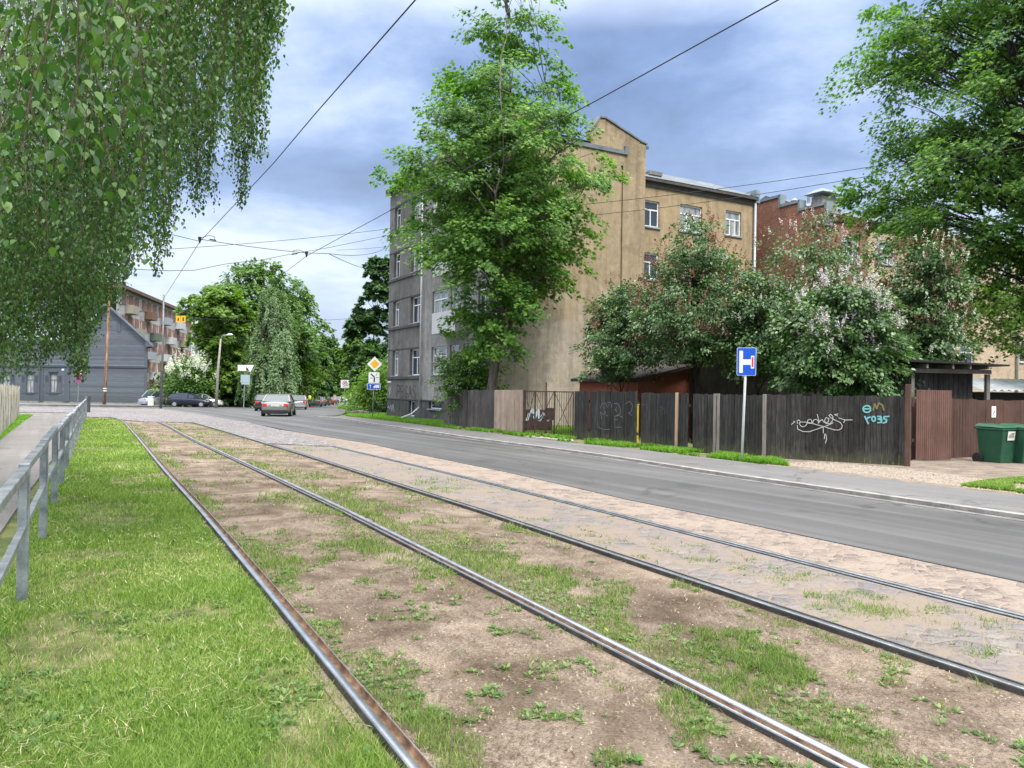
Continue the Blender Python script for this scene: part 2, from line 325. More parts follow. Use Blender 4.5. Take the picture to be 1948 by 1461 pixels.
MT = dict(
    grass_ground=pm('grass_ground', [(.055, .075, .022), (.10, .13, .04), (.17, .17, .07)], 2.2, .95, .02, 30, fine=.3),
    lawn=pm('lawn_ground', [(.08, .085, .035), (.16, .16, .065), (.28, .245, .14)], 3.5, .95, .03, 40, fine=.35),
    soil=groundmat(),
    asphalt=asphaltmat('asphalt', (.078, .077, .078), .34), asphalt2=asphaltmat('asphalt_side', (.13, .133, .145), .15, .6, R(-12)),
    pave=asphaltmat('pavement_asphalt', (.135, .132, .132), .12, .75), path=asphaltmat('path_asphalt', (.15, .14, .13), .1, .8),
    cobble=cobblemat('cobbles', 5.5, [(.12, .11, .115), (.21, .19, .19), (.17, .155, .165), (.30, .27, .26), (.14, .135, .15)], (.09, .075, .06), .9),
    cobble_dirty=cobblemat('cobbles_in_soil', 6.0, [(.11, .10, .10), (.17, .15, .15), (.14, .125, .13), (.21, .185, .17)], (.195, .155, .122), .05),
    pink=cobblemat('sandy_setts', 7.5, [(.12, .09, .08), (.22, .17, .145), (.26, .205, .17), (.14, .115, .10)], (.25, .20, .16), .12),
    kerb=pm('kerb_stone', [(.20, .19, .18), (.34, .32, .30)], 3, .85, .01, 30, fine=.25),
    dust=pm('road_edge_dust', [(.10, .098, .095), (.22, .21, .20)], 2.5, .9, fine=.3),
    gravel=pm('gravel', [(.15, .115, .09), (.21, .17, .135), (.27, .22, .175)], 2.5, .95, .02, 60, fine=.5),
    galv=pm('galvanised_steel', [(.20, .22, .23), (.31, .34, .36), (.42, .45, .46)], 5, .45, .002, 40, metal=.6, fine=.15),
    rail_top=pm('polished_rail', [(.36, .38, .42), (.58, .60, .64)], 4, .32, metal=.9, stretch=(1, 1, 1), fine=.12),
    rail_dark=pm('dark_rail', [(.045, .042, .042), (.10, .095, .09)], 6, .5, metal=.5, fine=.2),
    rail_groove=pm('rusty_groove', [(.07, .04, .025), (.15, .09, .055), (.22, .145, .095)], 9, .85, .003, 60, fine=.35),
    white=plain('white_paint', (.78, .79, .78), .5), black=plain('black_paint', (.02, .02, .022), .5),
    glass=plain('window_glass', (.035, .045, .055), .06, spec=.8), curtain=pm('curtained_glass', [(.10, .12, .13), (.42, .44, .45)], 2.5, .15, stretch=(1, 1, .2), spec=.7),
    wood_pole=pm('wooden_pole', [(.16, .075, .045), (.30, .17, .11), (.45, .31, .22)], 7, .8, stretch=(1, 1, .1), fine=.25),
    concrete=pm('concrete', [(.25, .23, .20), (.38, .36, .33)], 3, .9, .005, 30, fine=.2),
    wire=plain('wire', (.03, .032, .036), .5, .5),
    bark=pm('maple_bark', [(.055, .045, .037), (.12, .10, .085), (.19, .17, .14)], 5, .95, .02, 25, stretch=(1, 1, .25), fine=.3),
    darkbark=pm('dark_bark', [(.02, .017, .015), (.05, .042, .036)], 6, .95, .02, 25, stretch=(1, 1, .3)),
    birchbark=pm('birch_bark', [(.04, .035, .03), (.45, .43, .39), (.6, .58, .54)], 4, .8, .004, 20, stretch=(1, 1, 3), lo=.34, hi=.5),
    twig=plain('twig', (.085, .055, .035), .9),
    zinc=pm('zinc_sheet', [(.17, .21, .24), (.25, .30, .33)], 1.5, .55, metal=.15, fine=.06),
    roofz=pm('grey_sheet_roof', [(.11, .125, .14), (.17, .19, .205)], 1.2, .8, spec=.2, fine=.08),
    pipe=plain('downpipe_zinc', (.34, .38, .41), .5, .3), dark=plain('dark_void', (.012, .012, .013), .9),
    plastic_green=pm('green_plastic', [(.018, .075, .042), (.03, .10, .058)], 2, .42, fine=.06), tyre=plain('tyre_rubber', (.02, .02, .021), .85),
    brown=plankmat('brown_paint_boards', [(.065, .036, .028), (.10, .058, .046)], None, .7, .08),
    lamp_red=plain('tail_light_red', (.55, .02, .02), .25, emit=.5), chrome=plain('wheel_alloy', (.45, .46, .48), .35, .7),
)
# ------------------------------------------------------------ the ground, streets and tracks
def strip_mesh(name, poly, dz, mat, thick=.12, kind='structure', parent=None):
    bm = bmesh.new(); f = bm.faces.new([bm.verts.new((x, y, 0)) for x, y in poly]); bm.normal_update()
    if f.normal.z < 0: f.normal_flip()
    bmesh.ops.triangulate(bm, faces=bm.faces[:])
    for y, _ in KN[1:-1]:
        bmesh.ops.bisect_plane(bm, geom=bm.verts[:]+bm.edges[:]+bm.faces[:], plane_co=(0, y, 0), plane_no=(0, 1, 0))
    for v in bm.verts: v.co.z = tz(v.co.y)+dz
    be = [e for e in bm.edges if len(e.link_faces) == 1]
    r = bmesh.ops.extrude_edge_only(bm, edges=be)
    for v in r['geom']:
        if isinstance(v, bmesh.types.BMVert): v.co.z -= thick
    me = bpy.data.meshes.new(name); bm.to_mesh(me); bm.free(); me.materials.append(mat)
    o = link(name, me, parent)
    if kind: o['kind'] = kind
    return o
def ex(a, b, d):                                   # carry the line a->b on by d metres
    a, b = Vector(a), Vector(b); q = b+(b-a).normalized()*d; return (q.x, q.y)
def pl(*pts): return [g2(*p) for p in pts]
def offs(poly, d):                                 # polyline offset to its left
    P = [Vector(p) for p in poly]; o = []
    for i, p in enumerate(P):
        t = (P[min(i+1, len(P)-1)]-P[max(i-1, 0)]).normalized(); o.append((p.x-t.y*d, p.y+t.x*d))
    return o
strip_mesh('ground', [(-500, -30), (500, -30), (500, 2500), (-900, 2500), (-900, 400)], -.06, MT['grass_ground'], .3)
road_near = pl((1948, 1107), (1584, 1030), (1200, 951), (957, 896), (777, 860), (700, 843), (560, 821), (467, 802), (431, 798), (354, 785), (250, 779.5), (165, 777), (0, 775.5))
kerb_line = pl((1948, 989), (1584, 936), (1440, 915), (1327, 898), (1265, 888), (1138, 868), (1027, 853), (915, 838), (820, 824), (700, 806), (650, 798), (596, 793))
kerb_line = [ex(kerb_line[1], kerb_line[0], 22)]+kerb_line
isl = pl((640, 790), (655, 787), (662, 783), (660, 779), (641, 777), (661, 772), (684, 764.5), (694, 759), (690, 752), (676, 747))
far_l = pl((661, 747), (655, 757), (630, 764.5), (600, 770.5), (566, 773.5), (480, 773.6), (300, 774.5), (160, 773.2), (0, 770.5))
far_l.append(ex(far_l[-2], far_l[-1], 60))
rn = [ex(road_near[1], road_near[0], 22)]+road_near
rn.append(ex(rn[-2], rn[-1], 40))
strip_mesh('road', rn+far_l[::-1]+isl[::-1]+kerb_line[::-1], 0.0, MT['asphalt'])
cob = pl((-250, 771.5), (0, 773.2), (165, 775.5), (300, 777.5), (354, 784.5), (431, 797.5), (467, 802), (560, 824), (622, 840), (640, 849), (508, 843.5), (418, 817), (368, 803.5), (277, 802), (236, 799), (210, 793.5), (165, 793), (150, 785.5), (0, 783), (-250, 781))
strip_mesh('cobbled_junction', cob, .004, MT['cobble'])
L1 = [(60, 781), (150, 786.5), (195, 789.6), (213, 792), (233.4, 799.5), (251, 819), (277, 849.6), (310, 891), (336, 920), (420, 1012), (600, 1229), (791, 1461)]
R1 = [(0, 777.2), (150, 781.5), (250, 790), (285, 797), (313, 806), (359, 832), (418, 859), (482, 888), (552, 920), (700, 992), (918, 1100), (1400, 1343), (1521, 1410), (1636, 1461)]
L2 = [(0, 775), (150, 779.3), (240, 784), (290, 787.8), (333, 794), (418, 817.5), (508, 844), (611, 874), (698, 903.5), (880, 961), (1059, 1014), (1200, 1066), (1415, 1138), (1597, 1201), (1766, 1252), (1948, 1314)]
R2 = [(0, 774), (150, 777), (260, 781), (320, 784.5), (364, 790.5), (457, 807), (534, 825), (621, 844), (698, 863.5), (880, 902), (1059, 950), (1200, 983), (1430, 1042), (1699, 1111), (1948, 1169)]
def smooth_line(pts, back=14):
    P = [Vector(g2(*p)) for p in pts]; P.append(Vector(ex(P[-3], P[-1], back)))
    a = np.array([(p.x, p.y) for p in P]); s = np.r_[0, np.cumsum(np.hypot(*(a[1:]-a[:-1]).T))]
    t = np.arange(0, s[-1], .5); q = np.c_[np.interp(t, s, a[:, 0]), np.interp(t, s, a[:, 1])]
    far = np.minimum(1.0, np.hypot(q[:, 0], q[:, 1])/30)
    for w_ in (3, 5, 7):
        k = np.pad(q, ((w_, w_), (0, 0)), 'edge'); sm = np.stack([np.convolve(k[:, j], np.ones(2*w_+1)/(2*w_+1), 'valid') for j in (0, 1)], 1)
        sm[:w_] = q[:w_]; sm[-w_:] = q[-w_:]; q = sm
    return q
RAILS = {}
def rail(name, pts, side, label, mats, rise=.0):
    """grooved tram rail swept along its line; side=+1: groove to the right of the head"""
    q = smooth_line(pts); RAILS[label] = q
    t = np.gradient(q, axis=0); t /= np.linalg.norm(t, axis=1)[:, None]; n = np.c_[-t[:, 1], t[:, 0]]*-1  # right of travel (travel runs towards camera) -> flip
    n = np.c_[t[:, 1]*-1, t[:, 0]]
    n *= side
    prof = [(-.036, -.12, 1), (-.036, -.010, 1), (-.033, .002, 0), (-.026, .006, 0), (.010, .006, 0), (.015, -.003, 2), (.018, -.026, 2), (.054, -.030, 2), (.059, -.008, 2), (.061, .001, 0), (.066, .001, 0), (.070, -.010, 1), (.070, -.12, 1)]
    z = np.interp(q[:, 1], KY, KZ)+rise
    V = []
    for o, h, _ in prof: V.append(np.c_[q+n*o, z+h])
    V = np.stack(V, 1); m, k = V.shape[:2]; idx = np.arange(m*k).reshape(m, k)
    Fs = []; mi = []
    for j in range(k-1):
        a = np.stack([idx[:-1, j], idx[1:, j], idx[1:, j+1], idx[:-1, j+1]], 1)
        if side < 0: a = a[:, ::-1]
        Fs.append(a); mi += [prof[j][2]]*len(a)
    o = npmesh(name, V.reshape(-1, 3), np.concatenate(Fs), mats, mi=mi)
    tag(o, label, 'tram rail', 'tram rails of the double track'); return q
mb_ = [MT['rail_top'], MT['rail_dark'], MT['rail_groove']]; md_ = [MT['rail_top'], MT['rail_dark'], MT['rail_dark']]
gray_top = pm('dull_rail', [(.16, .17, .18), (.30, .32, .34)], 5, .4, metal=.7, fine=.2)
q1 = rail('tram_rail', L1, 1, 'bright tram rail with rusty groove beside the mown lawn, nearest the railing', mb_, .006)
q2 = rail('tram_rail', R1, -1, 'shiny tram rail with grass hugging it, second from the lawn', mb_, .006)
q3 = rail('tram_rail', L2, 1, 'dark tram rail in bare soil, third from the lawn', [gray_top, MT['rail_dark'], MT['rail_dark']], .004)
q4 = rail('tram_rail', R2, -1, 'sunken tram rail beside the sandy strip, nearest the asphalt road', [gray_top, MT['rail_dark'], MT['rail_dark']], -.008)
def qsel(q, y0, y1, off=0):                        # points of a rail line between two depths, shifted across the track
    s = [(x+ND.x*off, y+ND.y*off) for x, y in q if y0 < y < y1]; return s[::4]+[s[-1]]
# soil of the track bed, cobbles showing between the rails of the right-hand track, sandy setts beside the road
Lq = qsel(q1, -9, 41, -.10); Rq = qsel(q4, -16, 27.5, 0)
strip_mesh('track_bed', Lq+Rq[::-1]+pl((600, 846), (508, 843), (418, 817), (368, 803.5), (277, 802)), -.034, MT['soil'])
strip_mesh('cobbles_between_rails', qsel(q3, -12, 27.5, .1)+qsel(q4, -16, 27.5, -.1)[::-1], -.020, MT['cobble_dirty'])
strip_mesh('sandy_setts', qsel(q4, -16, 41, .06)+[(x, y) for x, y in rn[:8]], -.010, MT['pink'])
railing_line = [Vector(g2(42, 1133)), Vector(g2(163, 791))]
rdir = (railing_line[1]-railing_line[0]).normalized()
lawn_l = [railing_line[0]-rdir*14, railing_line[1]]
strip_mesh('lawn', [tuple(lawn_l[0]), tuple(lawn_l[1])]+pl((205, 793.5), (231, 798))+[(x, y) for x, y in qsel(q1, -9, 38, -.04)], -.040, MT['lawn'])
pth_r = [tuple(lawn_l[0]+Vector((-.35, 0))), tuple(railing_line[0]+Vector((-.5, 0))), tuple(railing_line[1]+Vector((-.15, 0)))]
strip_mesh('footpath', pth_r+pl((150, 785.5), (60, 784), (-60, 784), (-60, 800), (50, 797), (0, 832))+[ex(g2(50, 797), g2(0, 832), 26)], -.034, MT['path'])
# pavement with kerb on the far side of the road
pv = pl((1948, 950), (1700, 918), (1480, 891), (1411, 882), (1280, 866), (1211, 857), (1100, 846), (1000, 834), (940, 826), (845, 816), (800, 809.5), (709, 799), (658, 793.5))
pv = [ex(pv[1], pv[0], 20)]+pv
kin = offs(kerb_line, -.16)
if (Vector(kin[3])-Vector(pv[3])).length > (Vector(kerb_line[3])-Vector(pv[3])).length: kin = offs(kerb_line, .16); KS = 1
else: KS = -1
strip_mesh('pavement', kin+pv[::-1], .045, MT['pave'])
strip_mesh('kerb', kerb_line+kin[::-1], .062, MT['kerb'])
strip_mesh('road_edge_dust', offs(kerb_line, -KS*.17)+[(p[0], p[1]) for p in offs(kerb_line, -KS*.02)][::-1], .005, MT['dust'], .02)
strip_mesh('verge', pl((656, 793), (709, 798), (800, 808.5), (845, 815), (940, 825), (1000, 832), (1100, 845), (1211, 856), (1280, 865), (1411, 880), (1480, 889), (1500, 870), (1211, 832), (1092, 815), (940, 800), (846, 790), (740, 786), (668, 786)), .03, MT['lawn'], .15)
strip_mesh('yard_gravel', pl((1460, 888), (1700, 917), (1948, 949))+[ex(g2(1700, 917), g2(1948, 949), 15)]+pl((2200, 860), (1948, 866), (1855, 870), (1740, 876), (1720, 884), (1560, 872), (1440, 868)), .036, MT['gravel'], .15)
strip_mesh('grass_patch', pl((1828, 928), (1890, 935), (1948, 943), (2150, 960), (2150, 905), (1948, 913), (1880, 919)), .042, MT['lawn'], .03)
fk = offs(far_l[2:], 0)
strip_mesh('far_pavement', pl((560, 772.6), (480, 772.4), (300, 773.4), (160, 772.2), (-200, 768.5), (-200, 766), (160, 769.3), (300, 771.2), (480, 770.8)), .10, MT['pave'])
strip_mesh('yard_path', pl((662, 783), (665, 779), (735, 780), (735, 786), (690, 786.5)), .02, MT['path'])

# ------------------------------------------------------------ grass, weeds, litter (uncountable)
rg = np.random.default_rng(11)
def vnoise(x, y, seed=0):
    xi = np.floor(x).astype(np.int64); yi = np.floor(y).astype(np.int64); fx = x-xi; fy = y-yi; fx = fx*fx*(3-2*fx); fy = fy*fy*(3-2*fy)
    def h(a, b): v = np.sin(a*127.1+b*311.7+seed*74.7)*43758.5453; return v-np.floor(v)
    return (h(xi, yi)*(1-fx)+h(xi+1, yi)*fx)*(1-fy)+(h(xi, yi+1)*(1-fx)+h(xi+1, yi+1)*fx)*fy
def fbm(x, y, seed=0): return (vnoise(x, y, seed)+.5*vnoise(2.1*x, 2.1*y, seed+1)+.25*vnoise(4.3*x, 4.3*y, seed+2)+.12*vnoise(9.1*x, 9.1*y, seed+3))/1.87
def logpolar(n, r0, r1, a0, a1):
    r = np.exp(rg.uniform(math.log(r0), math.log(r1), n)); a = np.radians(rg.uniform(a0, a1, n)); return np.c_[r*np.sin(a), r*np.cos(a)]
def inpoly(P, poly):
    x, y = P.T; c = np.zeros(len(P), bool); q = np.array(poly)
    for (x0, y0), (x1, y1) in zip(q, np.roll(q, -1, 0)):
        m = ((y0 > y) != (y1 > y)); c ^= m & (x < (x1-x0)*(y-y0)/(y1-y0+1e-12)+x0)
    return c
GR = leafmat('grass_blades', (.06, .125, .022), (.155, .265, .047), (.34, .43, .12), .5, .35, (.62, .57, .36), .25)
GR2 = leafmat('fresh_grass', (.06, .11, .025), (.14, .22, .05), (.27, .34, .11), .5, .35, (.40, .38, .18), .25)
GR3 = leafmat('bright_grass', (.06, .15, .018), (.13, .29, .03), (.25, .42, .06), .5, .35, None, .25)
STRAW = leafmat('straw', (.28, .22, .12), (.45, .38, .22), (.62, .55, .36), .7, .1)
WEED = leafmat('weed_leaves', (.05, .11, .03), (.10, .19, .045), (.20, .28, .09), .4, .3, (.45, .40, .15))
def blades(name, P, zoff, hgt, mat, lean=.6, wk=.00085, parent=None):
    n = len(P); r = np.hypot(P[:, 0], P[:, 1]); z = np.interp(P[:, 1], KY, KZ)+zoff
    h = hgt*rg.uniform(.45, 1.25, n); wd = np.maximum(.0035, wk*r)*rg.uniform(.7, 1.3, n)
    a = rg.uniform(0, 2*math.pi, n); b = rg.uniform(0, 2*math.pi, n); ln = rg.uniform(.1, lean, n)*h*1.3
    base = np.c_[P, z]; sx = np.c_[np.cos(a)*wd/2, np.sin(a)*wd/2, np.zeros(n)]
    mid = base+np.c_[np.cos(b)*ln*.35, np.sin(b)*ln*.35, h*.62]; tip = base+np.c_[np.cos(b)*ln, np.sin(b)*ln, h]
    V = np.stack([base-sx, base+sx, mid+sx*.7, mid-sx*.7, tip], 1).reshape(-1, 3); i = np.arange(n)[:, None]*5
    Fs = np.concatenate([i+[0, 1, 2], i+[0, 2, 3], i+[3, 2, 4]])
    o = npmesh(name, V, Fs, mat, parent); return tag(o, kind='stuff')
def stuff(o, label, cat): return tag(o, label, cat, kind='stuff')
lawn_poly = [tuple(lawn_l[0]-Vector((.4, 0))), tuple(lawn_l[1])]+pl((205, 793.5), (231, 798))+[(x, y) for x, y in qsel(q1, -9, 38, -.05)]
P = logpolar(1500000, 1.6, 47, -48, 12); P = P[inpoly(P, lawn_poly)]
d = fbm(P[:, 0]*1.1, P[:, 1]*1.1, 3); P = P[rg.random(len(P)) < np.clip((d-.25)*3.0, .15, 1)]
d = fbm(P[:, 0]*.8+9, P[:, 1]*.8, 5)
stuff(blades('lawn_grass', P, -.04, .034+.045*np.clip((d-.35)*2.4, 0, 1), GR, .9), 'mown grass with dry clippings between the railing and the first rail', 'grass')
S = P[rg.random(len(P)) < .02]; S = S[fbm(S[:, 0]*.9, S[:, 1]*.9, 15) > .46]
def slivers(name, P, z, L, W, mat, label, cat, up=.02):
    n = len(P); a = rg.uniform(0, math.pi, n); l = L*rg.uniform(.4, 1.2, n)/2; zz = np.interp(P[:, 1], KY, KZ)+z
    dx = np.c_[np.cos(a)*l, np.sin(a)*l, rg.uniform(-up, up, n)]; r = np.hypot(*P.T); wv = np.maximum(W, .0006*r)
    sx = np.c_[-np.sin(a)*wv, np.cos(a)*wv, np.zeros(n)]; c = np.c_[P, zz+up*.6]; bend = sx*rg.uniform(-1.2, 1.2, (n, 1))
    V = np.stack([c-dx, c+bend-sx*.5, c+bend+sx*.5, c+dx], 1).reshape(-1, 3); i = np.arange(n)[:, None]*4
    o = npmesh(name, V, np.concatenate([i+[0, 1, 2], i+[1, 3, 2]]), mat); return stuff(o, label, cat)
slivers('hay', S, -.012, .09, .0028, STRAW, 'dry cut grass stalks scattered over the lawn', 'hay')
# grass tufts and strips in the track bed
def cross(P): return P@np.array([ND.x, ND.y])
def lineoff(P, q):
    o = np.argsort(q[:, 1]); yy = q[o, 1]; xx = q[o, 0]; return (P[:, 0]-np.interp(P[:, 1], yy, xx))*math.cos(TA)
bed = qsel(q1, -9, 40, .09)+[(x, y) for x, y in qsel(q4, -16, 40, -.12)][::-1]
P = logpolar(2100000, 1.6, 40, -40, 48); P = P[inpoly(P, bed)]
o1, o2, o3, o4 = (lineoff(P, q) for q in (q1, q2, q3, q4))
al = P@np.array([TD.x, TD.y])
nz = fbm(P[:, 0]*1.3, P[:, 1]*1.3, 8); nl = fbm(al*.35, cross(P)*.2, 31)
g = lambda x, m, s: np.exp(-((x-m)/s)**2)
n2_ = fbm(P[:, 0]*.55+3, P[:, 1]*.55, 57); n3_ = fbm(P[:, 0]*3.1, P[:, 1]*3.1, 58)
pt = lambda lo, k=6: np.clip((n2_-lo)*k, 0, 1)
f = (.85*g(o1, .26, .20)*pt(.36)+.95*g(o2, .24, .17)*np.clip(1.7-al*.06, .15, 1)*(.45+.55*pt(.38))+.95*g(o2, -.26, .24)*pt(.42)*np.clip(1.7-al*.06, .2, 1)
     +.75*g(o3, -1.0, .34)*pt(.40, 5)*np.clip(1.6-al*.05, .2, 1)+.45*g(o3, -.15, .12)*pt(.5)+.52*g(o3, .55, .4)*pt(.44)+.50*g(o4, -.45, .35)*pt(.46)+.45*g(o1, .95, .35)*pt(.56)+.28*pt(.60)+.62*g(o2, .20, .13)+.50*g(o1, .17, .12)+.42*g(o3, -.13, .09))
sc_f = f*1.0+(nz-.5)*1.5+(n3_-.5)*.7
bare = (np.abs(o2) < .08) | (np.abs(o3) < .09)
n4_ = fbm(P[:, 0]*7, P[:, 1]*7, 59); sc_f = f*.80+.10+(nz-.5)*.7+(n3_-.5)*1.25+(n4_-.5)*1.5
keep = (sc_f > .385) & ~bare & (rg.random(len(P)) < np.clip((sc_f-.38)*.95, .03, .36))
Q = P[keep]; hn = fbm(Q[:, 0]*2, Q[:, 1]*2, 44)
stuff(blades('tuft_grass', Q, -.036, .026+.075*np.clip((hn-.45)*2.0, 0, 1), GR2, .9), 'grass and tufts growing between and along the tram rails', 'grass')
mt_ = nz+rg.random(len(P))*.12
T = P[(rg.random(len(P)) < .012) & (sc_f > .33) & ~bare & (n3_ > .45)]
def rosettes(name, C0, z, size, mat, label, cat, k=6):
    n = len(C0); a = np.repeat(rg.uniform(0, 6.28, n), k)+np.tile(np.arange(k)*6.28/k, n)+rg.normal(0, .35, n*k)
    s = np.repeat(size*rg.uniform(.5, 1.3, n), k)*rg.uniform(.6, 1.2, n*k); c = np.repeat(np.c_[C0, np.interp(C0[:, 1], KY, KZ)+z], k, 0)
    up = rg.uniform(.15, .95, n*k); d = np.c_[np.cos(a), np.sin(a), up]; d /= np.linalg.norm(d, axis=1)[:, None]; sd_ = np.c_[-np.sin(a), np.cos(a), 0*a]
    s = s[:, None]; dn = np.c_[0*a, 0*a, -np.ones(n*k)]
    V = np.stack([c+d*s*.08, c+d*s*.55+sd_*s*.20, c+d*s*1.0+dn*s*.12, c+d*s*.55-sd_*s*.20, c+d*s*.6+dn*s*.05], 1).reshape(-1, 3); i = np.arange(n*k)[:, None]*5
    o = npmesh(name, V, np.concatenate([i+[0, 1, 4], i+[1, 2, 4], i+[4, 2, 3], i+[0, 4, 3]]), mat); return stuff(o, label, cat)
rosettes('weeds', T[:3200], -.032, .042, WEED, 'broad leaved weeds and plantain rosettes sprouting in the track bed', 'weeds')
LW = logpolar(26000, 1.6, 30, -48, 10); LW = LW[inpoly(LW, lawn_poly)]; LW = LW[fbm(LW[:, 0]*1.5, LW[:, 1]*1.5, 61) > .55]
rosettes('clover', LW, -.035, .045, WEED, 'clover and small broad leaves among the lawn grass', 'weeds', 4)
# twigs, pebbles and dry litter on the soil
B = logpolar(240000, 1.6, 30, -40, 48); B = B[inpoly(B, bed)]; bz = fbm(B[:, 0]*1.7, B[:, 1]*1.7, 71)
slivers('litter', B[(bz > .44)][:26000], -.030, .06, .003, MT['twig'], 'dark twigs and dry litter lying on the bare soil', 'litter', .006)
slivers('straw_litter', B[(bz < .50)][-3500:], -.029, .05, .0022, STRAW, 'pale straw bits lying on the bare soil between rails', 'litter', .006)
def stones(name, P, z, s0, s1, mat, label, cat):
    n = len(P); s = rg.uniform(s0, s1, n)[:, None]*np.maximum(1, np.hypot(*P.T)[:, None]/8)
    t = np.array([(1, 0, 0), (0, 1, 0), (-1, 0, 0), (0, -1, 0), (0, 0, .7)]); t = t[None]*rg.uniform(.6, 1.2, (n, 5, 1)); a = rg.uniform(0, 6.28, n); c, s_ = np.cos(a), np.sin(a)
    x = t[..., 0]*c[:, None]-t[..., 1]*s_[:, None]; y = t[..., 0]*s_[:, None]+t[..., 1]*c[:, None]
    V = np.stack([x, y, t[..., 2]], 2)*s[:, None]+np.c_[P, np.interp(P[:, 1], KY, KZ)+z][:, None]; i = np.arange(n)[:, None]*5
    o = npmesh(name, V.reshape(-1, 3), np.concatenate([i+[0, 1, 4], i+[1, 2, 4], i+[2, 3, 4], i+[3, 0, 4]]), mat); return stuff(o, label, cat)
LT = B[(bz > .40)][26000:26600]; slivers('twigs', LT[np.hypot(LT[:, 0], LT[:, 1]) < 14], -.026, .26, .0042, MT['twig'], 'thin fallen birch twigs on the soil between the rails', 'twigs', .012)
PEB = pm('pebbles', [(.15, .12, .10), (.26, .22, .18), (.38, .33, .28)], 60, .85)
stones('pebbles', B[-7000:], -.034, .003, .011, PEB, 'small pebbles strewn over the soil of the track bed', 'pebbles')
yp = pl((1480, 886), (1700, 914), (1948, 945), (1948, 925), (1700, 893), (1560, 880)); Pq = logpolar(150000, 14, 24, 15, 40); Pq = Pq[inpoly(Pq, yp)]
stones('gravel_chips', Pq[:3500], .036, .006, .014, pm('gravel_chips', [(.17, .135, .105), (.26, .22, .18), (.36, .32, .27)], 40, .9), 'pale gravel chips along the edge of the yard by the pavement', 'gravel')
# verge grass at the fence foot, in front of the building and elsewhere
def patch(name, poly, n, r0, r1, a0, a1, z, h, mat, label, thin=0, wk=.0011):
    P = logpolar(n, r0, r1, a0, a1); P = P[inpoly(P, poly)]
    if thin: P = P[fbm(P[:, 0]*1.2, P[:, 1]*1.2, 17) > thin]
    return stuff(blades(name, P, z, h, mat, .8, wk), label, 'grass')
patch('verge_grass', pl((658, 792.5), (709, 797.5), (800, 808.5), (846, 815), (846, 792), (740, 787), (670, 787)), 500000, 34, 60, -14, -3, .03, .10, GR3, 'bright green mown grass in front of the grey building corner')
patch('fence_foot_grass', pl((846, 815.5), (940, 826), (1000, 833), (1100, 845.5), (1211, 857), (1280, 866), (1411, 881), (1500, 890), (1480, 880), (1280, 856), (1211, 849), (1100, 838), (940, 822), (850, 811)), 700000, 15, 40, -6, 23, .03, .12, GR3, 'grass growing along the foot of the dark fence', .46)
patch('yard_grass', pl((1828, 929), (1890, 936), (1948, 944), (2100, 958), (2100, 908), (1948, 914), (1880, 920)), 300000, 12, 20, 28, 46, .04, .06, GR, 'short grass patch beside the pavement at the yard entrance', .3)
patch('courtyard_grass', pl((900, 812), (1200, 840), (1300, 838), (1250, 808), (950, 803)), 300000, 26, 50, -4, 14, -.05, .12, GR3, 'grass in the courtyard seen through the metal gate')
patch('path_side_grass', pl((62, 789), (48, 798), (0, 834), (-60, 880), (-120, 850), (-30, 800), (20, 789)), 400000, 14, 60, -40, -30, -.05, .10, GR3, 'grass strip between the footpath and the pale picket fence')
patch('island_grass', pl((641, 777), (661, 772), (684, 764.5), (700, 762), (720, 770), (735, 779), (665, 779)), 200000, 60, 170, -14, -6, -.05, .3, GR3, 'grass island beside the side street under the bushes')
# ------------------------------------------------------------ foliage
def T_(v, f): return (np.array(v, float), np.array(f, int))
_ml = []
for a, r in ((180, .16), (205, .42), (235, .30), (255, .62), (283, .38), (300, .78), (335, .44), (0, 1.0), (25, .44), (60, .78), (77, .38), (105, .62), (125, .30), (155, .42)):
    _ml.append((.42+r*.62*math.cos(R(a)), r*.62*math.sin(R(a)), -.10*r))
LEAF = {
 'diamond': T_([(0, 0, 0), (.5, .30, -.04), (1, 0, -.1), (.5, -.30, -.04)], [(0, 1, 2), (0, 2, 3)]),
 'ovate': T_([(0, 0, 0), (.18, .30, .05), (.5, .33, .03), (1.05, 0, -.12), (.5, -.33, .03), (.18, -.30, .05), (.45, 0, -.04)], [(0, 1, 6), (1, 2, 6), (2, 3, 6), (3, 4, 6), (4, 5, 6), (5, 0, 6)]),
 'maple': T_(_ml+[(.42, 0, .03)], [(i, (i+1) % 14, 14) for i in range(14)]),
 'lobed': T_([(0, 0, 0), (.15, .45, -.05), (.5, .25, 0), (.75, .5, -.1), (.8, .12, 0), (1.1, 0, -.1), (.8, -.12, 0), (.75, -.5, -.1), (.5, -.25, 0), (.15, -.45, -.05)], [(0, 1, 2), (2, 3, 4), (4, 5, 6), (6, 7, 8), (8, 9, 0), (0, 2, 8), (2, 4, 6), (2, 6, 8)]),
}
def leaves(name, c, d, nrm, size, shape, mats, parent, mi=None):
    tv, tf = LEAF[shape]; n = len(c)
    d = d/np.linalg.norm(d, axis=1)[:, None]; b = np.cross(nrm, d); b /= (np.linalg.norm(b, axis=1)[:, None]+1e-9); nn = np.cross(d, b)
    s = np.broadcast_to(np.asarray(size, float).reshape(-1, 1, 1), (n, 1, 1))
    V = c[:, None]+s*(tv[None, :, 0:1]*d[:, None]+tv[None, :, 1:2]*b[:, None]+tv[None, :, 2:3]*nn[:, None])
    k = len(tv); Fs = (np.arange(n)[:, None, None]*k+tf[None]).reshape(-1, 3)
    m = None if mi is None else np.repeat(mi, len(tf))
    return npmesh(name, V.reshape(-1, 3), Fs, mats, parent, m)
def unit(n):
    v = rg.normal(size=(n, 3)); return v/np.linalg.norm(v, axis=1)[:, None]
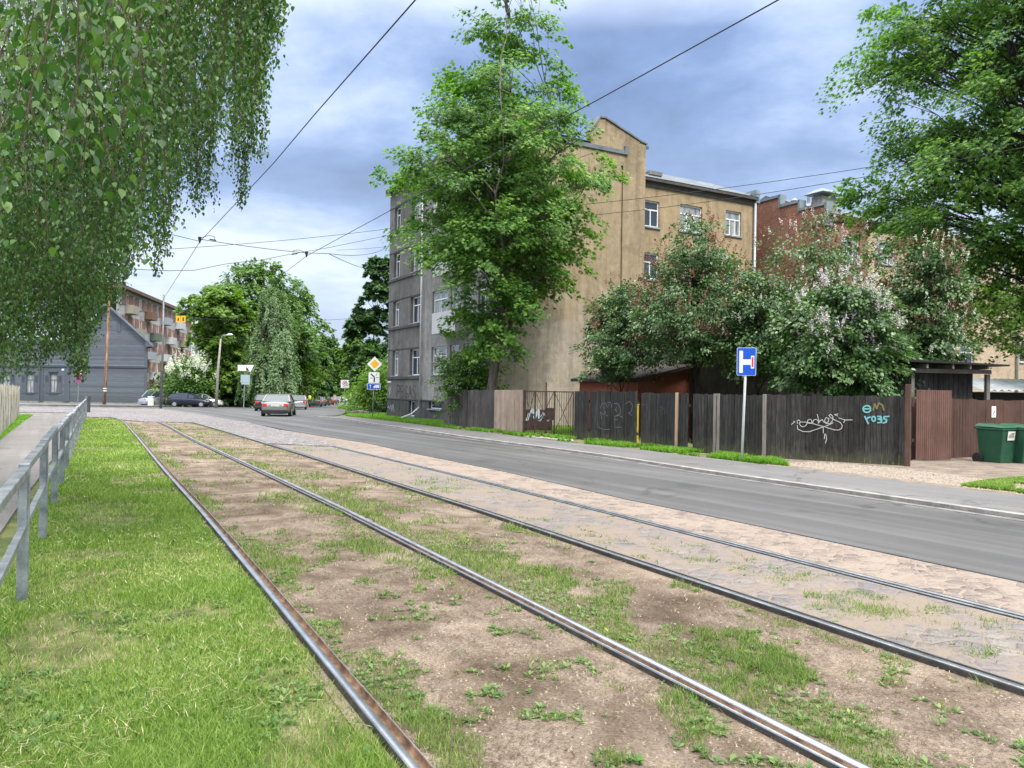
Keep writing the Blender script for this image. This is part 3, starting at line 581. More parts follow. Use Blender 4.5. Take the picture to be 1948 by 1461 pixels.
def curve(a, b, sag=.0, k=6, wob=.0):
    a, b = Vector(a), Vector(b); pts = []
    L = (b-a).length
    for i in range(k+1):
        t = i/k; p = a.lerp(b, t); p.z += sag*L*4*t*(1-t)
        if 0 < i < k: p += Vector((rnd.uniform(-1, 1), rnd.uniform(-1, 1), rnd.uniform(-.6, .6)))*wob*L
        pts.append(p)
    return pts
def make_tree(name, label, cat, base, env, leaf, lmat, bmat, group=None, pads=80, per=160, lsize=.14, pad_r=.9, flat=.45, trunk_r=.25, trunk_to=.8, seed=1, shape='maple', trunk_pts=None, droop=.5, fill=.35, depth=1.0, jitter=.25, stems=None, up=.9, extra=None, dark_under=None, forks=0):
    """env: list of (z, left_radius, right_radius) above the base, measured across the view from the trunk axis"""
    global rnd, rg
    rnd = random.Random(seed); rg = np.random.default_rng(seed)
    base = Vector(base); root = empty(name, base, label, cat, group)
    ez = np.array([e[0] for e in env]); el = np.array([e[1] for e in env]); er = np.array([e[2] for e in env])
    vr = Vector((base.x, base.y, 0)).normalized(); rt = Vector((vr.y, -vr.x, 0))     # across / along the line of sight
    H = ez[-1]; mb = MB()
    if trunk_pts is None: trunk_pts = [(0, 0, -.15), (.02*H, 0, .25*H*trunk_to), (-.01*H, .01*H, .6*H*trunk_to), (.0, 0, H*trunk_to)]
    tp = [base+rt*p[0]+vr*p[1]+Vector((0, 0, p[2])) for p in trunk_pts]; tpz = [p.z for p in tp]
    fine = []
    for i in range(len(tp)-1):
        for j in range(4): fine.append(tp[i].lerp(tp[i+1], j/4))
    fine.append(tp[-1])
    mb.tube(fine, [trunk_r*(1.25 if i == 0 else 1)*max(.04, 1-1.0*(i/(len(fine)-1))**.75) for i in range(len(fine))], 9)
    tops = [(fine, trunk_r)]
    for k in range(forks):                                            # leading limbs that fork off low and climb
        i0 = rnd.randint(len(fine)//5, len(fine)//2); a = rnd.uniform(0, 6.28); r = H*rnd.uniform(.10, .2)
        e = fine[i0]+rt*math.cos(a)*r+vr*math.sin(a)*r+Vector((0, 0, H*rnd.uniform(.3, .42)))
        c_ = curve(fine[i0], e, -.05, 8, .02); mb.tube(c_, [trunk_r*.34*(1-.9*j/8) for j in range(9)], 7); tops.append((c_, trunk_r*.45))
    wts = (el+er); pc = []
    for k in range(pads):
        for _ in range(30):
            z = rnd.uniform(ez[0], H); L_ = np.interp(z, ez, el); R_ = np.interp(z, ez, er)
            if rnd.random() < (L_+R_)/(wts.max()): break
        a = rnd.uniform(0, 2*math.pi); s = math.cos(a); dd = math.sin(a)
        q = (R_ if s > 0 else L_); m = (L_+R_)/2*depth; rr = rnd.uniform(0, 1)**(.5*(1-fill)+.15)
        rr = min(1, rr)*(1-.0)
        pr = pad_r*rnd.uniform(.6, 1.35)*min(1, .45+(L_+R_)/wts.max())
        lat = max(0, q-pr*.45)*s*rr; dep = max(0, m-pr*.45)*dd*rr
        pc.append((base+rt*lat+vr*dep+Vector((0, 0, z)), pr, rt*s+vr*dd))
    cs = []; ds = []; ns = []
    for p, pr, outw in pc:
        hr = math.hypot(p.x-base.x, p.y-base.y)
        path, r0 = rnd.choice(tops) if rnd.random() < .6 else tops[0]
        zt = p.z-hr*rnd.uniform(.35, .9); src = min(path, key=lambda q: abs(q.z-zt)+.35*(q-p).length*(0 if path is fine else 1))
        rad = max(.010, min(r0*.22, .014*(p-src).length+.010))
        bc = curve(src, p, .06, 6, .035); mb.tube(bc, [rad*(1-.75*j/6) for j in range(7)], 5, False)
        for _ in range(3):
            q = p+Vector((rnd.uniform(-1, 1), rnd.uniform(-1, 1), rnd.uniform(-.3, .5)))*pr*.8
            mb.tube([bc[4], (bc[4]+q)/2+Vector((0, 0, .05*pr)), q], [rad*.4, rad*.3, rad*.12], 3, False)
        n = int(per*(pr/pad_r)**2*rnd.uniform(.8, 1.2)); n = max(n, 12)
        nsub = max(3, int(6*pr/pad_r)); sub = rg.normal(size=(nsub, 3))*np.array([.55, .55, .30*flat/.45])*pr; which = rg.integers(0, nsub, n)
        off = sub[which]+unit(n)*(rg.random(n)**.5)[:, None]*np.array([.52, .52, .52*flat])*pr
        rr = np.hypot(off[:, 0], off[:, 1])/pr; off[:, 2] -= droop*flat*pr*rr**2
        c = np.array(p)+off
        o = np.array(outw)*.6+off/pr*.7+unit(n)*.55; o[:, 2] -= .35+droop*.4*rg.random(n)
        nn = np.array([0, 0, up])+unit(n)*.55+np.array(outw)*.35
        cs.append(c); ds.append(o); ns.append(nn)
    c = np.concatenate(cs); d = np.concatenate(ds); nn = np.concatenate(ns)
    mb.build('trunk', bmat, root, smooth=True)
    leaves('crown', c, d, nn, lsize*rg.uniform(.6, 1.25, len(c)), shape, lmat, root)
    if extra:                                                         # flower panicles / seed heads: (name, colour material, count, size, zmin, mask)
        for nm, mat_, cnt, sz, fn in extra:
            sel = [q for q in pc if fn(q[0]-base, (q[0]-base).dot(rt))]
            if not sel: continue
            cc = []
            for _ in range(cnt):
                p, pr, ow = rnd.choice(sel); u = np.array(ow)*.7+np.array([0, 0, .75])+unit(1)[0]*.6-np.array(vr)*.35; u /= np.linalg.norm(u)
                q = np.array(p)+u*pr*np.array([1.1, 1.1, .95]); m = 26; t = rg.random(m)[:, None]
                cc.append(q+(u*.5+np.array([0, 0, .8]))*t*sz*1.5+unit(m)*sz*.42*(1.05-t))
            cc = np.concatenate(cc)
            leaves(nm, cc, unit(len(cc)), unit(len(cc)), sz*.34, 'diamond', mat_, root)
    return root
def env_px(base, Y, rows):
    """survey of a crown outline (y_px, left_px, right_px) at the tree's own distance -> heights and reaches"""
    o = []; bx = base[0]
    for y, l, r in rows:
        a = D(l, y, Y); b = D(r, y, Y); o.append(((a.z+b.z)/2-base[2], max(.1, bx-a.x), max(.1, b.x-bx)))
    return sorted(o)
LM = dict(
 maple=leafmat('maple_leaves', (.035, .10, .024), (.09, .205, .04), (.22, .36, .08), .40, .40, (.30, .42, .10)),
 dark=leafmat('dark_leaves', (.013, .045, .013), (.03, .085, .022), (.07, .15, .035), .45, .28),
 mid=leafmat('mid_leaves', (.028, .075, .018), (.07, .155, .03), (.17, .28, .055), .45, .35),
 light=leafmat('light_leaves', (.04, .10, .018), (.11, .21, .035), (.22, .34, .06), .45, .4),
 birch=leafmat('birch_leaves', (.016, .055, .013), (.042, .115, .022), (.11, .21, .04), .46, .36, (.20, .28, .10), .5),
 paleb=leafmat('pale_birch_leaves', (.08, .14, .065), (.14, .23, .10), (.24, .33, .17), .5, .3),
 lilac=leafmat('lilac_leaves', (.026, .07, .026), (.065, .14, .048), (.17, .26, .10), .32, .25, None, .5),
 rust=leafmat('seed_heads', (.085, .03, .02), (.19, .085, .055), (.32, .17, .12), .8, .1),
 flower=leafmat('lilac_flowers', (.38, .30, .44), (.58, .50, .60), (.80, .75, .80), .7, .2),
 whitef=leafmat('white_blossom', (.6, .62, .56), (.75, .77, .72), (.88, .9, .86), .7, .2))

# street maple behind the pale fence: the big tree in the middle
mb0 = Vector((-.85, 34.2, tz(34.2)))
env = env_px(mb0, 34.2, [(668, 880, 985), (640, 835, 1010), (600, 830, 1020), (560, 838, 1080), (520, 815, 1100), (470, 772, 1125), (420, 765, 1160), (370, 735, 1172), (330, 722, 1182), (290, 735, 1150), (240, 790, 1128), (190, 815, 1128), (140, 842, 1085), (90, 862, 1060), (30, 878, 1048), (-40, 895, 1035), (-90, 925, 1000)])
make_tree('maple_tree', 'tall lone maple with bright green crown rising behind the pale wooden fence panel', 'tree', mb0, env, None, LM['maple'], MT['bark'],
  pads=185, per=320, lsize=.23, pad_r=1.22, flat=.42, trunk_r=.30, trunk_to=.9, seed=5, fill=.15, forks=3, depth=.85, droop=.6,
  trunk_pts=[(-.1, 0, -.2), (-.02, 0, 2.0), (.25, 0, 4.2), (.45, 0, 7), (.6, .2, 10.5), (.55, 0, 15), (.5, 0, 18.3)])
# big maple over the yard at the right
mb1 = Vector((20.6, 27.5, tz(27.5)))
env = env_px(mb1, 27.5, [(600, 1870, 2100), (560, 1850, 2120), (500, 1740, 2240), (450, 1690, 2270), (400, 1660, 2290), (340, 1606, 2320), (290, 1612, 2320), (230, 1640, 2300), (200, 1665, 2300), (150, 1645, 2290), (90, 1640, 2270), (40, 1655, 2250), (-20, 1650, 2200), (-120, 1700, 2150), (-220, 1800, 2080)])
make_tree('maple_tree', 'large spreading maple with dark leaning trunk over the yard at the right edge', 'tree', mb1, env, None, LM['maple'], MT['darkbark'],
  pads=400, per=330, lsize=.21, pad_r=1.2, flat=.45, trunk_r=.30, trunk_to=.85, seed=9, fill=.22, forks=5, droop=.6, depth=.8,
  trunk_pts=[(.9, 0, -.2), (.7, 0, 3), (.1, 0, 5.5), (-.45, 0, 7.5), (-.5, 0, 10), (-.9, 0, 13), (-1.3, 0, 16)])
# low maple sapling below it
mb2 = Vector((18.6, 25.3, tz(25.3)))
env = env_px(mb2, 25.3, [(672, 1870, 2080), (640, 1835, 2130), (600, 1820, 2150), (560, 1840, 2150), (525, 1880, 2100), (505, 1930, 2050)])
make_tree('maple_tree', 'low bright maple sapling in front of the beige brick house at the right edge', 'tree', mb2, env, None, LM['light'], MT['darkbark'],
  pads=70, per=120, lsize=.16, pad_r=.7, flat=.4, trunk_r=.08, seed=12, fill=.3)
# lilac bushes behind the dark fence
def bush(label, x, y, rows, seed, extra=None, pads=80, per=170, mat='lilac', lsize=.10, pad_r=.5, name='lilac_bush', group='lilac bushes behind the dark fence', cat='bush', shape='ovate', stems=4, flat=.62, fill=.35):
    b = Vector((x, y, tz(y))); env = env_px(b, y, rows); H = env[-1][0]
    r = make_tree(name, label, cat, b, env, None, LM[mat], MT['darkbark'], group, pads=int(pads*1.35), per=int(per*1.25), lsize=lsize, pad_r=pad_r*1.15, flat=flat, trunk_r=.07, trunk_to=.7, seed=seed, shape=shape, fill=fill, forks=stems, droop=.3, up=.6, extra=extra)
    return r
al_ = lambda p, l: True
bush('dark green lilac bush at the left end, in front of the ochre firewall', D(1180, 740, 29).x, 29, [(715, 1115, 1170), (690, 1105, 1260), (650, 1105, 1300), (600, 1125, 1290), (565, 1150, 1260), (542, 1180, 1230)], 21, [('seed_heads', LM['rust'], 90, .13, al_)], 62, 190)
bush('tall lilac bush with rusty seed heads beneath the ochre wing windows', D(1320, 740, 27).x, 27, [(668, 1240, 1440), (650, 1210, 1460), (620, 1195, 1470), (570, 1205, 1450), (530, 1215, 1430), (490, 1230, 1400), (455, 1255, 1370), (430, 1290, 1340)], 22, [('seed_heads', LM['rust'], 420, .16, lambda p, l: p.z > 2.4)], 105, 165)
bush('airy lilac bush with brown seed heads in front of the red brick gable', D(1545, 740, 26.5).x, 26.5, [(700, 1440, 1640), (660, 1400, 1680), (610, 1390, 1690), (560, 1400, 1690), (510, 1425, 1680), (470, 1450, 1665), (438, 1500, 1640), (418, 1545, 1590)], 23, [('seed_heads', LM['rust'], 420, .15, lambda p, l: p.z > 2.6), ('blossom', LM['flower'], 110, .15, lambda p, l: p.z > 3.0)], 95, 95, fill=.15)
bush('lilac bush full of pale purple and white blossom behind the fence tag', D(1600, 750, 23).x, 23, [(742, 1530, 1660), (710, 1480, 1690), (670, 1470, 1700), (630, 1470, 1695), (600, 1490, 1680), (570, 1530, 1660), (548, 1570, 1630)], 24, [('blossom', LM['flower'], 230, .16, lambda p, l: p.z > 2.6 and l > -.9)], 85, 230, lsize=.115)
bush('reddish topped lilac bush beside the wooden shed', D(1760, 740, 25).x, 25, [(690, 1700, 1835), (650, 1690, 1840), (600, 1690, 1835), (560, 1690, 1835), (520, 1700, 1825), (478, 1730, 1800)], 25, [('seed_heads', LM['rust'], 260, .14, lambda p, l: p.z > 3.4), ('blossom', LM['whitef'], 110, .13, lambda p, l: p.z > 1.8 and l > 0)], 70, 190)
bush('mid green lilac bush right behind the dead end sign, between rusty and flowering bushes', D(1440, 740, 25.5).x, 25.5, [(690, 1400, 1500), (660, 1370, 1530), (620, 1375, 1530), (570, 1390, 1510), (530, 1410, 1490)], 29, [('seed_heads', LM['rust'], 60, .13, al_), ('blossom', LM['flower'], 30, .14, al_)], 55, 150)
bush('dark shrub filling the gap under the lilacs by the shed', D(1690, 740, 24).x, 24, [(740, 1640, 1740), (715, 1620, 1745), (680, 1630, 1740), (640, 1650, 1720)], 26, None, 40, 200)
bush('rounded shrub growing against the grey building beside the maple trunk', D(888, 740, 36.2).x, 36.2, [(760, 850, 950), (735, 835, 955), (705, 828, 958), (688, 845, 945), (672, 865, 925)], 27, [('seed_heads', LM['rust'], 30, .12, al_)], 42, 130, 'mid', name='shrub', group=None, lsize=.12)
bush('small bush with white flowers left of the lamp post, in front of the flats', D(362, 760, 86).x, 86, [(770, 330, 402), (745, 322, 404), (720, 328, 398), (700, 345, 385), (692, 355, 375)], 28, [('blossom', LM['whitef'], 120, .5, lambda p, l: p.z > 2.4)], 60, 110, 'mid', .32, 1.3, 'flowering_bush', None, 'bush', 'diamond')
for i, (px, Y, y0, wd, ht, m_, lb) in enumerate([(712, 62, 783, 23, 72, 'light', 'leafy bush growing beside the grey building corner and bicycle'), (702, 76, 775, 15, 50, 'light', 'bush bordering the side street near the yellow van'), (726, 68, 782, 22, 95, 'mid', 'tall bush close against the grey building side')]):
    bush(lb, D(px, 750, Y).x, Y, [(y0, px-wd*.6, px+wd*.6), (y0-ht*.3, px-wd, px+wd), (y0-ht*.6, px-wd*.9, px+wd*.9), (y0-ht, px-wd*.3, px+wd*.3)], 40+i, None, 50, 120, m_, .26, 1.1, 'bush', None, 'bush', 'diamond')
bush('low tuft of weeds at the tip of the roadside grass island', D(677, 785, 58).x, 58, [(791, 666, 695), (785, 664, 698), (779, 672, 690)], 47, None, 12, 60, 'mid', .2, .5, 'shrub', None, 'bush', 'diamond')

# background trees round the crossing and along the side street
BT = [
 (415, 88, [(728, 405, 475), (690, 392, 480), (640, 372, 480), (600, 346, 480), (570, 350, 470), (545, 372, 450)], 'light', .33, 'bright green lime tree right of the flats, behind the lamp post'),
 (480, 98, [(740, 420, 560), (690, 400, 600), (640, 390, 620), (590, 400, 620), (550, 425, 590), (520, 440, 555), (502, 470, 525)], 'mid', .36, 'largest crown of the clump behind the crossing, highest of them'),
 (565, 104, [(745, 520, 625), (700, 505, 640), (650, 500, 632), (600, 510, 625), (570, 520, 605), (540, 535, 575)], 'light', .36, 'round yellow green tree at the right of the clump behind the crossing'),
 (515, 84, [(752, 480, 560), (710, 462, 568), (660, 468, 566), (620, 478, 560), (580, 490, 545), (548, 508, 522)], 'paleb', .30, 'slender pale birch with hanging twigs behind the silver sedan'),
 (440, 92, [(766, 395, 500), (740, 385, 520), (700, 390, 520), (670, 410, 500)], 'dark', .36, 'dark spreading maple low behind the lamp post and give way sign'),
 (592, 118, [(748, 560, 612), (730, 548, 628), (700, 552, 634), (660, 562, 632), (640, 575, 620)], 'dark', .4, 'dark conifer like tree behind the parked silver car'),
 (628, 150, [(746, 605, 645), (725, 598, 650), (690, 600, 650), (660, 610, 645), (640, 620, 635)], 'mid', .45, 'mid green tree over the row of parked cars'),
 (652, 205, [(748, 638, 660), (735, 634, 664), (705, 636, 662), (680, 642, 656)], 'mid', .6, 'small far tree at the end of the side street'),
 (668, 130, [(738, 664, 700), (710, 648, 705), (670, 645, 700), (640, 655, 690), (618, 668, 682)], 'light', .42, 'light green tree on the right of the side street behind the speed sign'),
 (712, 76, [(770, 680, 745), (720, 668, 752), (670, 665, 752), (620, 664, 755), (570, 672, 752), (530, 680, 750), (500, 700, 748), (486, 716, 742)], 'dark', .30, 'tall dark tree immediately left of the grey apartment building'),
 (690, 98, [(752, 682, 722), (720, 664, 722), (680, 660, 720), (650, 670, 710)], 'mid', .36, 'mid green tree under the tall dark one beside the side street'),
 (540, 130, [(752, 500, 570), (730, 480, 590), (690, 480, 600), (650, 490, 590)], 'dark', .45, 'shadowy tree deep behind the silver sedan and parked cars'),
]
for i, (px, Y, rows, m_, ls, lb) in enumerate(BT):
    b = Vector((D(px, 760, Y).x, Y, tz(Y))); env = env_px(b, Y, rows); Wd = max(e[1]+e[2] for e in env)
    kk = Y/90
    make_tree('background_tree', lb, 'tree', b, env, None, LM[m_], MT['darkbark'], 'trees behind the crossing', pads=int(100 if m_ != 'paleb' else 150), per=190 if m_ != 'paleb' else 330, lsize=ls*1.15 if m_ != 'paleb' else .19, pad_r=Wd*.115, flat=.62 if m_ != 'paleb' else 1.9, trunk_r=.28*kk, trunk_to=.8, seed=60+i, shape='diamond' if Y > 100 else 'lobed', fill=.3, forks=2, droop=.5 if m_ != 'paleb' else 1.0)
# far wood closing the view beyond the street end and between the houses
def far_wood(name, label, pts, hgt, n, ls, mat, seed, depth=10):
    global rg
    rg = np.random.default_rng(seed); pts = [Vector(p) for p in pts]; cs = []
    for _ in range(n//140):
        i = rg.integers(0, len(pts)-1); t = rg.random(); p = pts[i].lerp(pts[i+1], t); p = Vector((p.x, p.y+rg.uniform(0, depth)))
        top = hgt*(.65+.5*fbm(np.array([p.x*.09]), np.array([p.y*.09]), seed)[0]); zc_ = rg.uniform(.0, 1)**.8*top; r = rg.uniform(1.2, 2.4)
        cs.append(np.array([p.x, p.y, tz(p.y)+zc_+.5])+unit(140)*(rg.random(140)**.5)[:, None]*r*np.array([1, 1, .7]))
    c = np.concatenate(cs); o = leaves(name, c, unit(len(c)), np.array([0, 0, .8])+unit(len(c))*.7, ls, 'diamond', mat, None)
    return stuff(o, label, 'wood')
far_wood('woodland', 'mass of far trees closing the view beyond the crossing', [(-95, 150), (-62, 160), (-50, 240), (-38, 250), (-20, 160), (-8, 120)], 10, 36000, .7, LM['mid'], 91, 16)
far_wood('hedge', 'dark hedge and undergrowth along the far side of the crossing', [(-46, 98), (-36, 101), (-34, 108), (-37.5, 130), (-45, 172), (-58, 235)], 3.2, 16000, .45, LM['dark'], 92, 3)

# ------------------------------------------------------------ the weeping birch that hangs into the view at the left
def weeping_birch():
    global rnd, rg
    rnd = random.Random(3); rg = np.random.default_rng(3)
    root = empty('birch_tree', (-10.4, 12.5, 0), 'weeping birch with long hanging leafy strands filling the upper left', 'tree')
    tw = MB(); mb = MB()
    trunk = [Vector((-10.4, 12.5, -.2)), Vector((-10.2, 12.5, 1.6)), Vector((-9.8, 12.2, 3.4)), Vector((-9.3, 11.6, 6)), Vector((-9, 11, 9)), Vector((-8.6, 10.7, 12.5))]
    mb.tube(trunk, [.26, .22, .19, .16, .12, .05], 10)
    bot = np.array([(-260, 700), (-60, 730), (0, 728), (60, 705), (100, 682), (140, 688), (152, 715), (162, 680), (180, 640), (210, 592), (240, 560), (270, 535), (300, 500), (325, 455), (350, 410), (380, 380), (410, 350), (440, 310), (470, 270), (490, 215), (515, 150), (528, 110), (540, 30), (550, -40)], float)
    cs = []; ds = []; ns = []; sz = []
    def strand(px, pyb, Y, L, dens, ls, spread=.05):
        b = D(px, pyb, Y); top = b.z+L
        k = max(4, int(L/.25)); ph = rnd.uniform(0, 6.28); am = rnd.uniform(.01, .05); dx, dy = rnd.uniform(-.10, .10), rnd.uniform(-.10, .10)
        pts = []
        for i in range(k+1):
            t = i/k; z = b.z+L*t; pts.append(Vector((b.x+dx*L*t*t+am*math.sin(ph+t*5), b.y+dy*L*t*t+am*math.cos(ph+t*4), z)))
        tw.tube(pts, [.0012+.0022*(i/k) for i in range(k+1)], 3, False)
        n = int(L*dens); t = rg.random(n)*k; i = np.minimum(t.astype(int), k-1); f = (t-i)[:, None]; A = np.array([tuple(p) for p in pts])
        c = A[i]*(1-f)+A[i+1]*f+rg.normal(size=(n, 3))*spread*np.array([1, 1, .5])
        a = rg.uniform(0, 6.28, n); d = np.c_[np.cos(a)*.55, np.sin(a)*.55, -rg.uniform(.35, 1.3, n)]
        cs.append(c); ds.append(d); ns.append(np.c_[np.cos(a)*.9, np.sin(a)*.9, rg.uniform(.1, 1.0, n)]+unit(n)*.5); sz.append(ls*rg.uniform(.6, 1.25, n))
        return pts[-1]
    tops = []
    # main curtain, 5.5 to 11 m away
    for _ in range(1250):
        px = rnd.uniform(-260, 1)*1 if rnd.random() < .18 else rnd.uniform(0, 540)
        yb = np.interp(px, bot[:, 0], bot[:, 1]); sparse = px > 340
        if sparse and rnd.random() < .42: continue
        u = rnd.random()**(1.0 if sparse else 1.1); py = yb-u*(330 if sparse else 560)-rnd.uniform(0, 25)
        Y = rnd.uniform(5.2, 8.2) if px > 260 else rnd.uniform(5.6, 11.5); Y = Y+(1.2 if py > 540 else 0)
        if 340 < px < 430 and py > 300: Y = rnd.uniform(8, 10)
        Lr = rnd.uniform(.7, 1.9)
        tops.append(strand(px, py, Y, Lr, 74 if not sparse else 60, .036, .045))
    # single long strands that stand clear against the sky
    for px, py, Y, L in ((487, 205, 5.2, 1.9), (493, 190, 5.3, 1.8), (522, 95, 5.2, 1.5), (530, 60, 5.3, 1.3), (466, 385, 9, 1.2), (458, 400, 9, 1.0), (500, 318, 9, 1.1), (480, 300, 9, 1.3), (446, 330, 8.8, 1.4), (395, 392, 8.4, 1.5), (372, 420, 8.6, 1.4), (318, 500, 9, 1.2), (300, 530, 9.4, 1.0), (150, 735, 9, 1.1), (158, 728, 9, 1.0), (145, 722, 9.1, 1.2)):
        for q in range(4): tops.append(strand(px+rnd.uniform(-5, 5), py-rnd.uniform(0, 30), Y+rnd.uniform(-.1, .1), L, 85, .036, .03))
    for _ in range(120):
        px = rnd.uniform(300, 505); yb = np.interp(px, [300, 350, 400, 430, 470, 505], [470, 410, 375, 360, 345, 300]); py = yb-rnd.random()*260
        tops.append(strand(px, py, rnd.uniform(8.5, 10.5), rnd.uniform(.5, 1.2), 60, .036, .05))
    # lower left mass round the trunk
    for _ in range(620):
        px = rnd.uniform(-200, 240); yb = np.interp(px, bot[:, 0], bot[:, 1]); py = yb-rnd.random()**1.3*230; tops.append(strand(px, py, rnd.uniform(8.5, 12.5), rnd.uniform(.6, 1.6), 74, .038, .06))
    # near strands, 2.3 to 4 m away, whose leaves show singly
    for _ in range(64):
        px = rnd.uniform(-120, 300); lim = np.interp(px, [-120, 0, 100, 180, 240, 300], [560, 540, 500, 450, 380, 250]); py = lim-rnd.random()*430
        tops.append(strand(px, py, rnd.uniform(2.4, 4.2), rnd.uniform(.5, 1.3), 50, .043, .035))
    # limbs reaching out over the camera carry the strands
    for k in range(13):
        s = trunk[rnd.choice((2, 3, 3, 4, 4))]; e = Vector((rnd.uniform(-7.5, -2.6), rnd.uniform(1.5, 9), rnd.uniform(6.5, 8.5)))
        mb.tube(curve(s, e, .10, 8, .03), [.075*(1-.8*j/8) for j in range(9)], 6)
    for t in tops[::3]:
        e = Vector((t.x+rnd.uniform(-.5, .1), t.y+rnd.uniform(-.2, .4), t.z+rnd.uniform(.4, 1.0))); tw.tube([t, (t+e)/2+Vector((.03, .02, .06)), e], [.003, .004, .006], 3, False)
    mb.tube(curve((-9.9, 12.3, 1.4), (-7.2, 11.6, 4.2), -.06, 8, .03), [.09*(1-.6*j/8) for j in range(9)], 7)
    mb.build('trunk', MT['birchbark'], root, smooth=True); tw.build('branches', MT['twig'], root)
    leaves('crown', np.concatenate(cs), np.concatenate(ds), np.concatenate(ns), np.concatenate(sz), 'ovate', LM['birch'], root)
weeping_birch()
rnd = random.Random(77); rg = np.random.default_rng(77)
# ------------------------------------------------------------ buildings
class Wall:
    def __init__(s, P, d, n): s.P = Vector((P[0], P[1], 0)); s.d = Vector((d[0], d[1], 0)).normalized(); s.n = Vector((n[0], n[1], 0)).normalized()
    def pt(s, u, z, o=0): p = s.P+s.d*u+s.n*o; return Vector((p.x, p.y, z))
    def s_of(s, px, py=740): a = ray(px, py)[0]; return (a*s.P.y-s.P.x)/(s.d.x-a*s.d.y)
    def z_of(s, px, py): u = s.s_of(px, py); return CAMH+ray(px, py)[1]*(s.P.y+s.d.y*u)
    def face(s, mb, s0, s1, z0, z1, holes=(), depth=.18, top=None):
        S = sorted({s0, s1} | {min(max(h[i], s0), s1) for h in holes for i in (0, 1)}); Z = sorted({z0, z1} | {h[i] for h in holes for i in (2, 3)})
        for a, b in zip(S, S[1:]):
            for c, d in zip(Z, Z[1:]):
                m, k = (a+b)/2, (c+d)/2
                if any(h[0] < m < h[1] and h[2] < k < h[3] for h in holes): continue
                mb.quad(s.pt(a, c), s.pt(b, c), s.pt(b, d), s.pt(a, d))
        for h in holes:
            a, b, c, d = h[:4]
            for q in (((a, c), (a, d)), ((b, d), (b, c)), ((a, d), (b, d)), ((b, c), (a, c))):
                (p, r), (t, v) = q; mb.quad(s.pt(p, r), s.pt(t, v), s.pt(t, v, -depth), s.pt(p, r, -depth))
    def box(s, mb, s0, s1, z0, z1, o0, o1):
        P = [s.pt(u, z, o) for o in (o0, o1) for u, z in ((s0, z0), (s1, z0), (s1, z1), (s0, z1))]
        mb.add(P, [(0, 1, 2, 3), (7, 6, 5, 4), (0, 4, 5, 1), (1, 5, 6, 2), (2, 6, 7, 3), (3, 7, 4, 0)])
WINW = plain('window_frame_white', (.70, .72, .73), .5)
def window(wall, h, parent, recess=.14, fr=.07, transom=.68, mull=1, pane='glass', mat=None, sill=.06, name='window'):
    a, b, c, d = h; mb = MB(); o0, o1 = -recess-.06, -recess
    for q in ((a, a+fr, c, d), (b-fr, b, c, d), (a+fr, b-fr, c, c+fr), (a+fr, b-fr, d-fr, d)): wall.box(mb, *q, o0, o1)
    zt = c+(d-c)*transom
    if transom: wall.box(mb, a+fr, b-fr, zt-fr*.45, zt+fr*.45, o0, o1)
    for i in range(mull):
        m = a+(b-a)*(i+1)/(mull+1); wall.box(mb, m-fr*.4, m+fr*.4, c+fr, (zt-fr*.45) if transom else d-fr, o0, o1)
    w_ = mb.build(name, mat or WINW, parent)
    g = MB(); g.quad(wall.pt(a+fr*.5, c+fr*.5, -recess-.04), wall.pt(b-fr*.5, c+fr*.5, -recess-.04), wall.pt(b-fr*.5, d-fr*.5, -recess-.04), wall.pt(a+fr*.5, d-fr*.5, -recess-.04)); g.build('pane', MT[pane], w_)
    if sill:
        k = MB(); wall.box(k, a-.08, b+.08, c-sill, c-.004, -recess, .09); k.build('sill', MT['zinc'], w_)
    return w_
def ribbons(name, wall, strokes, wd, o, mat, parent):
    """painted strokes on a wall: strokes are lists of (s, z)"""
    mb = MB()
    for st in strokes:
        for (a, b), (c, d) in zip(st, st[1:]):
            L = math.hypot(c-a, d-b)
            if L < 1e-5: continue
            e = wd/2; tx, ty = (c-a)/L, (d-b)/L; nx, ny = -ty*e, tx*e; a_, b_, c_, d_ = a-tx*e*.6, b-ty*e*.6, c+tx*e*.6, d+ty*e*.6
            mb.quad(wall.pt(a_+nx, b_+ny, o), wall.pt(a_-nx, b_-ny, o), wall.pt(c_-nx, d_-ny, o), wall.pt(c_+nx, d_+ny, o)); o += .00015
    return mb.build(name, mat, parent)
def arcp(cx, cy, rx, ry, a0, a1, n=12): return [(cx+rx*math.cos(R(a0+(a1-a0)*i/n)), cy+ry*math.sin(R(a0+(a1-a0)*i/n))) for i in range(n+1)]
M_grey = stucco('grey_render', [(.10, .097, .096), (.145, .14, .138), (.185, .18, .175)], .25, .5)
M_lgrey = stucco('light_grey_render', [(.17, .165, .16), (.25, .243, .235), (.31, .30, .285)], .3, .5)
M_ochre = stucco('ochre_firewall', [(.27, .235, .195), (.36, .31, .25), (.43, .375, .305)], .26, .35, (.32, .25, .165), 13.0)
M_ochre2 = stucco('ochre_wing', [(.29, .25, .215), (.38, .31, .23), (.43, .33, .20)], .28, .9, (.34, .26, .165), 13.0)
M_plinth = stucco('plinth_render', [(.07, .07, .072), (.11, .105, .105)], .3, .8)
M_trim = stucco('cornice_render', [(.075, .07, .07), (.11, .10, .10)], .2, 1)

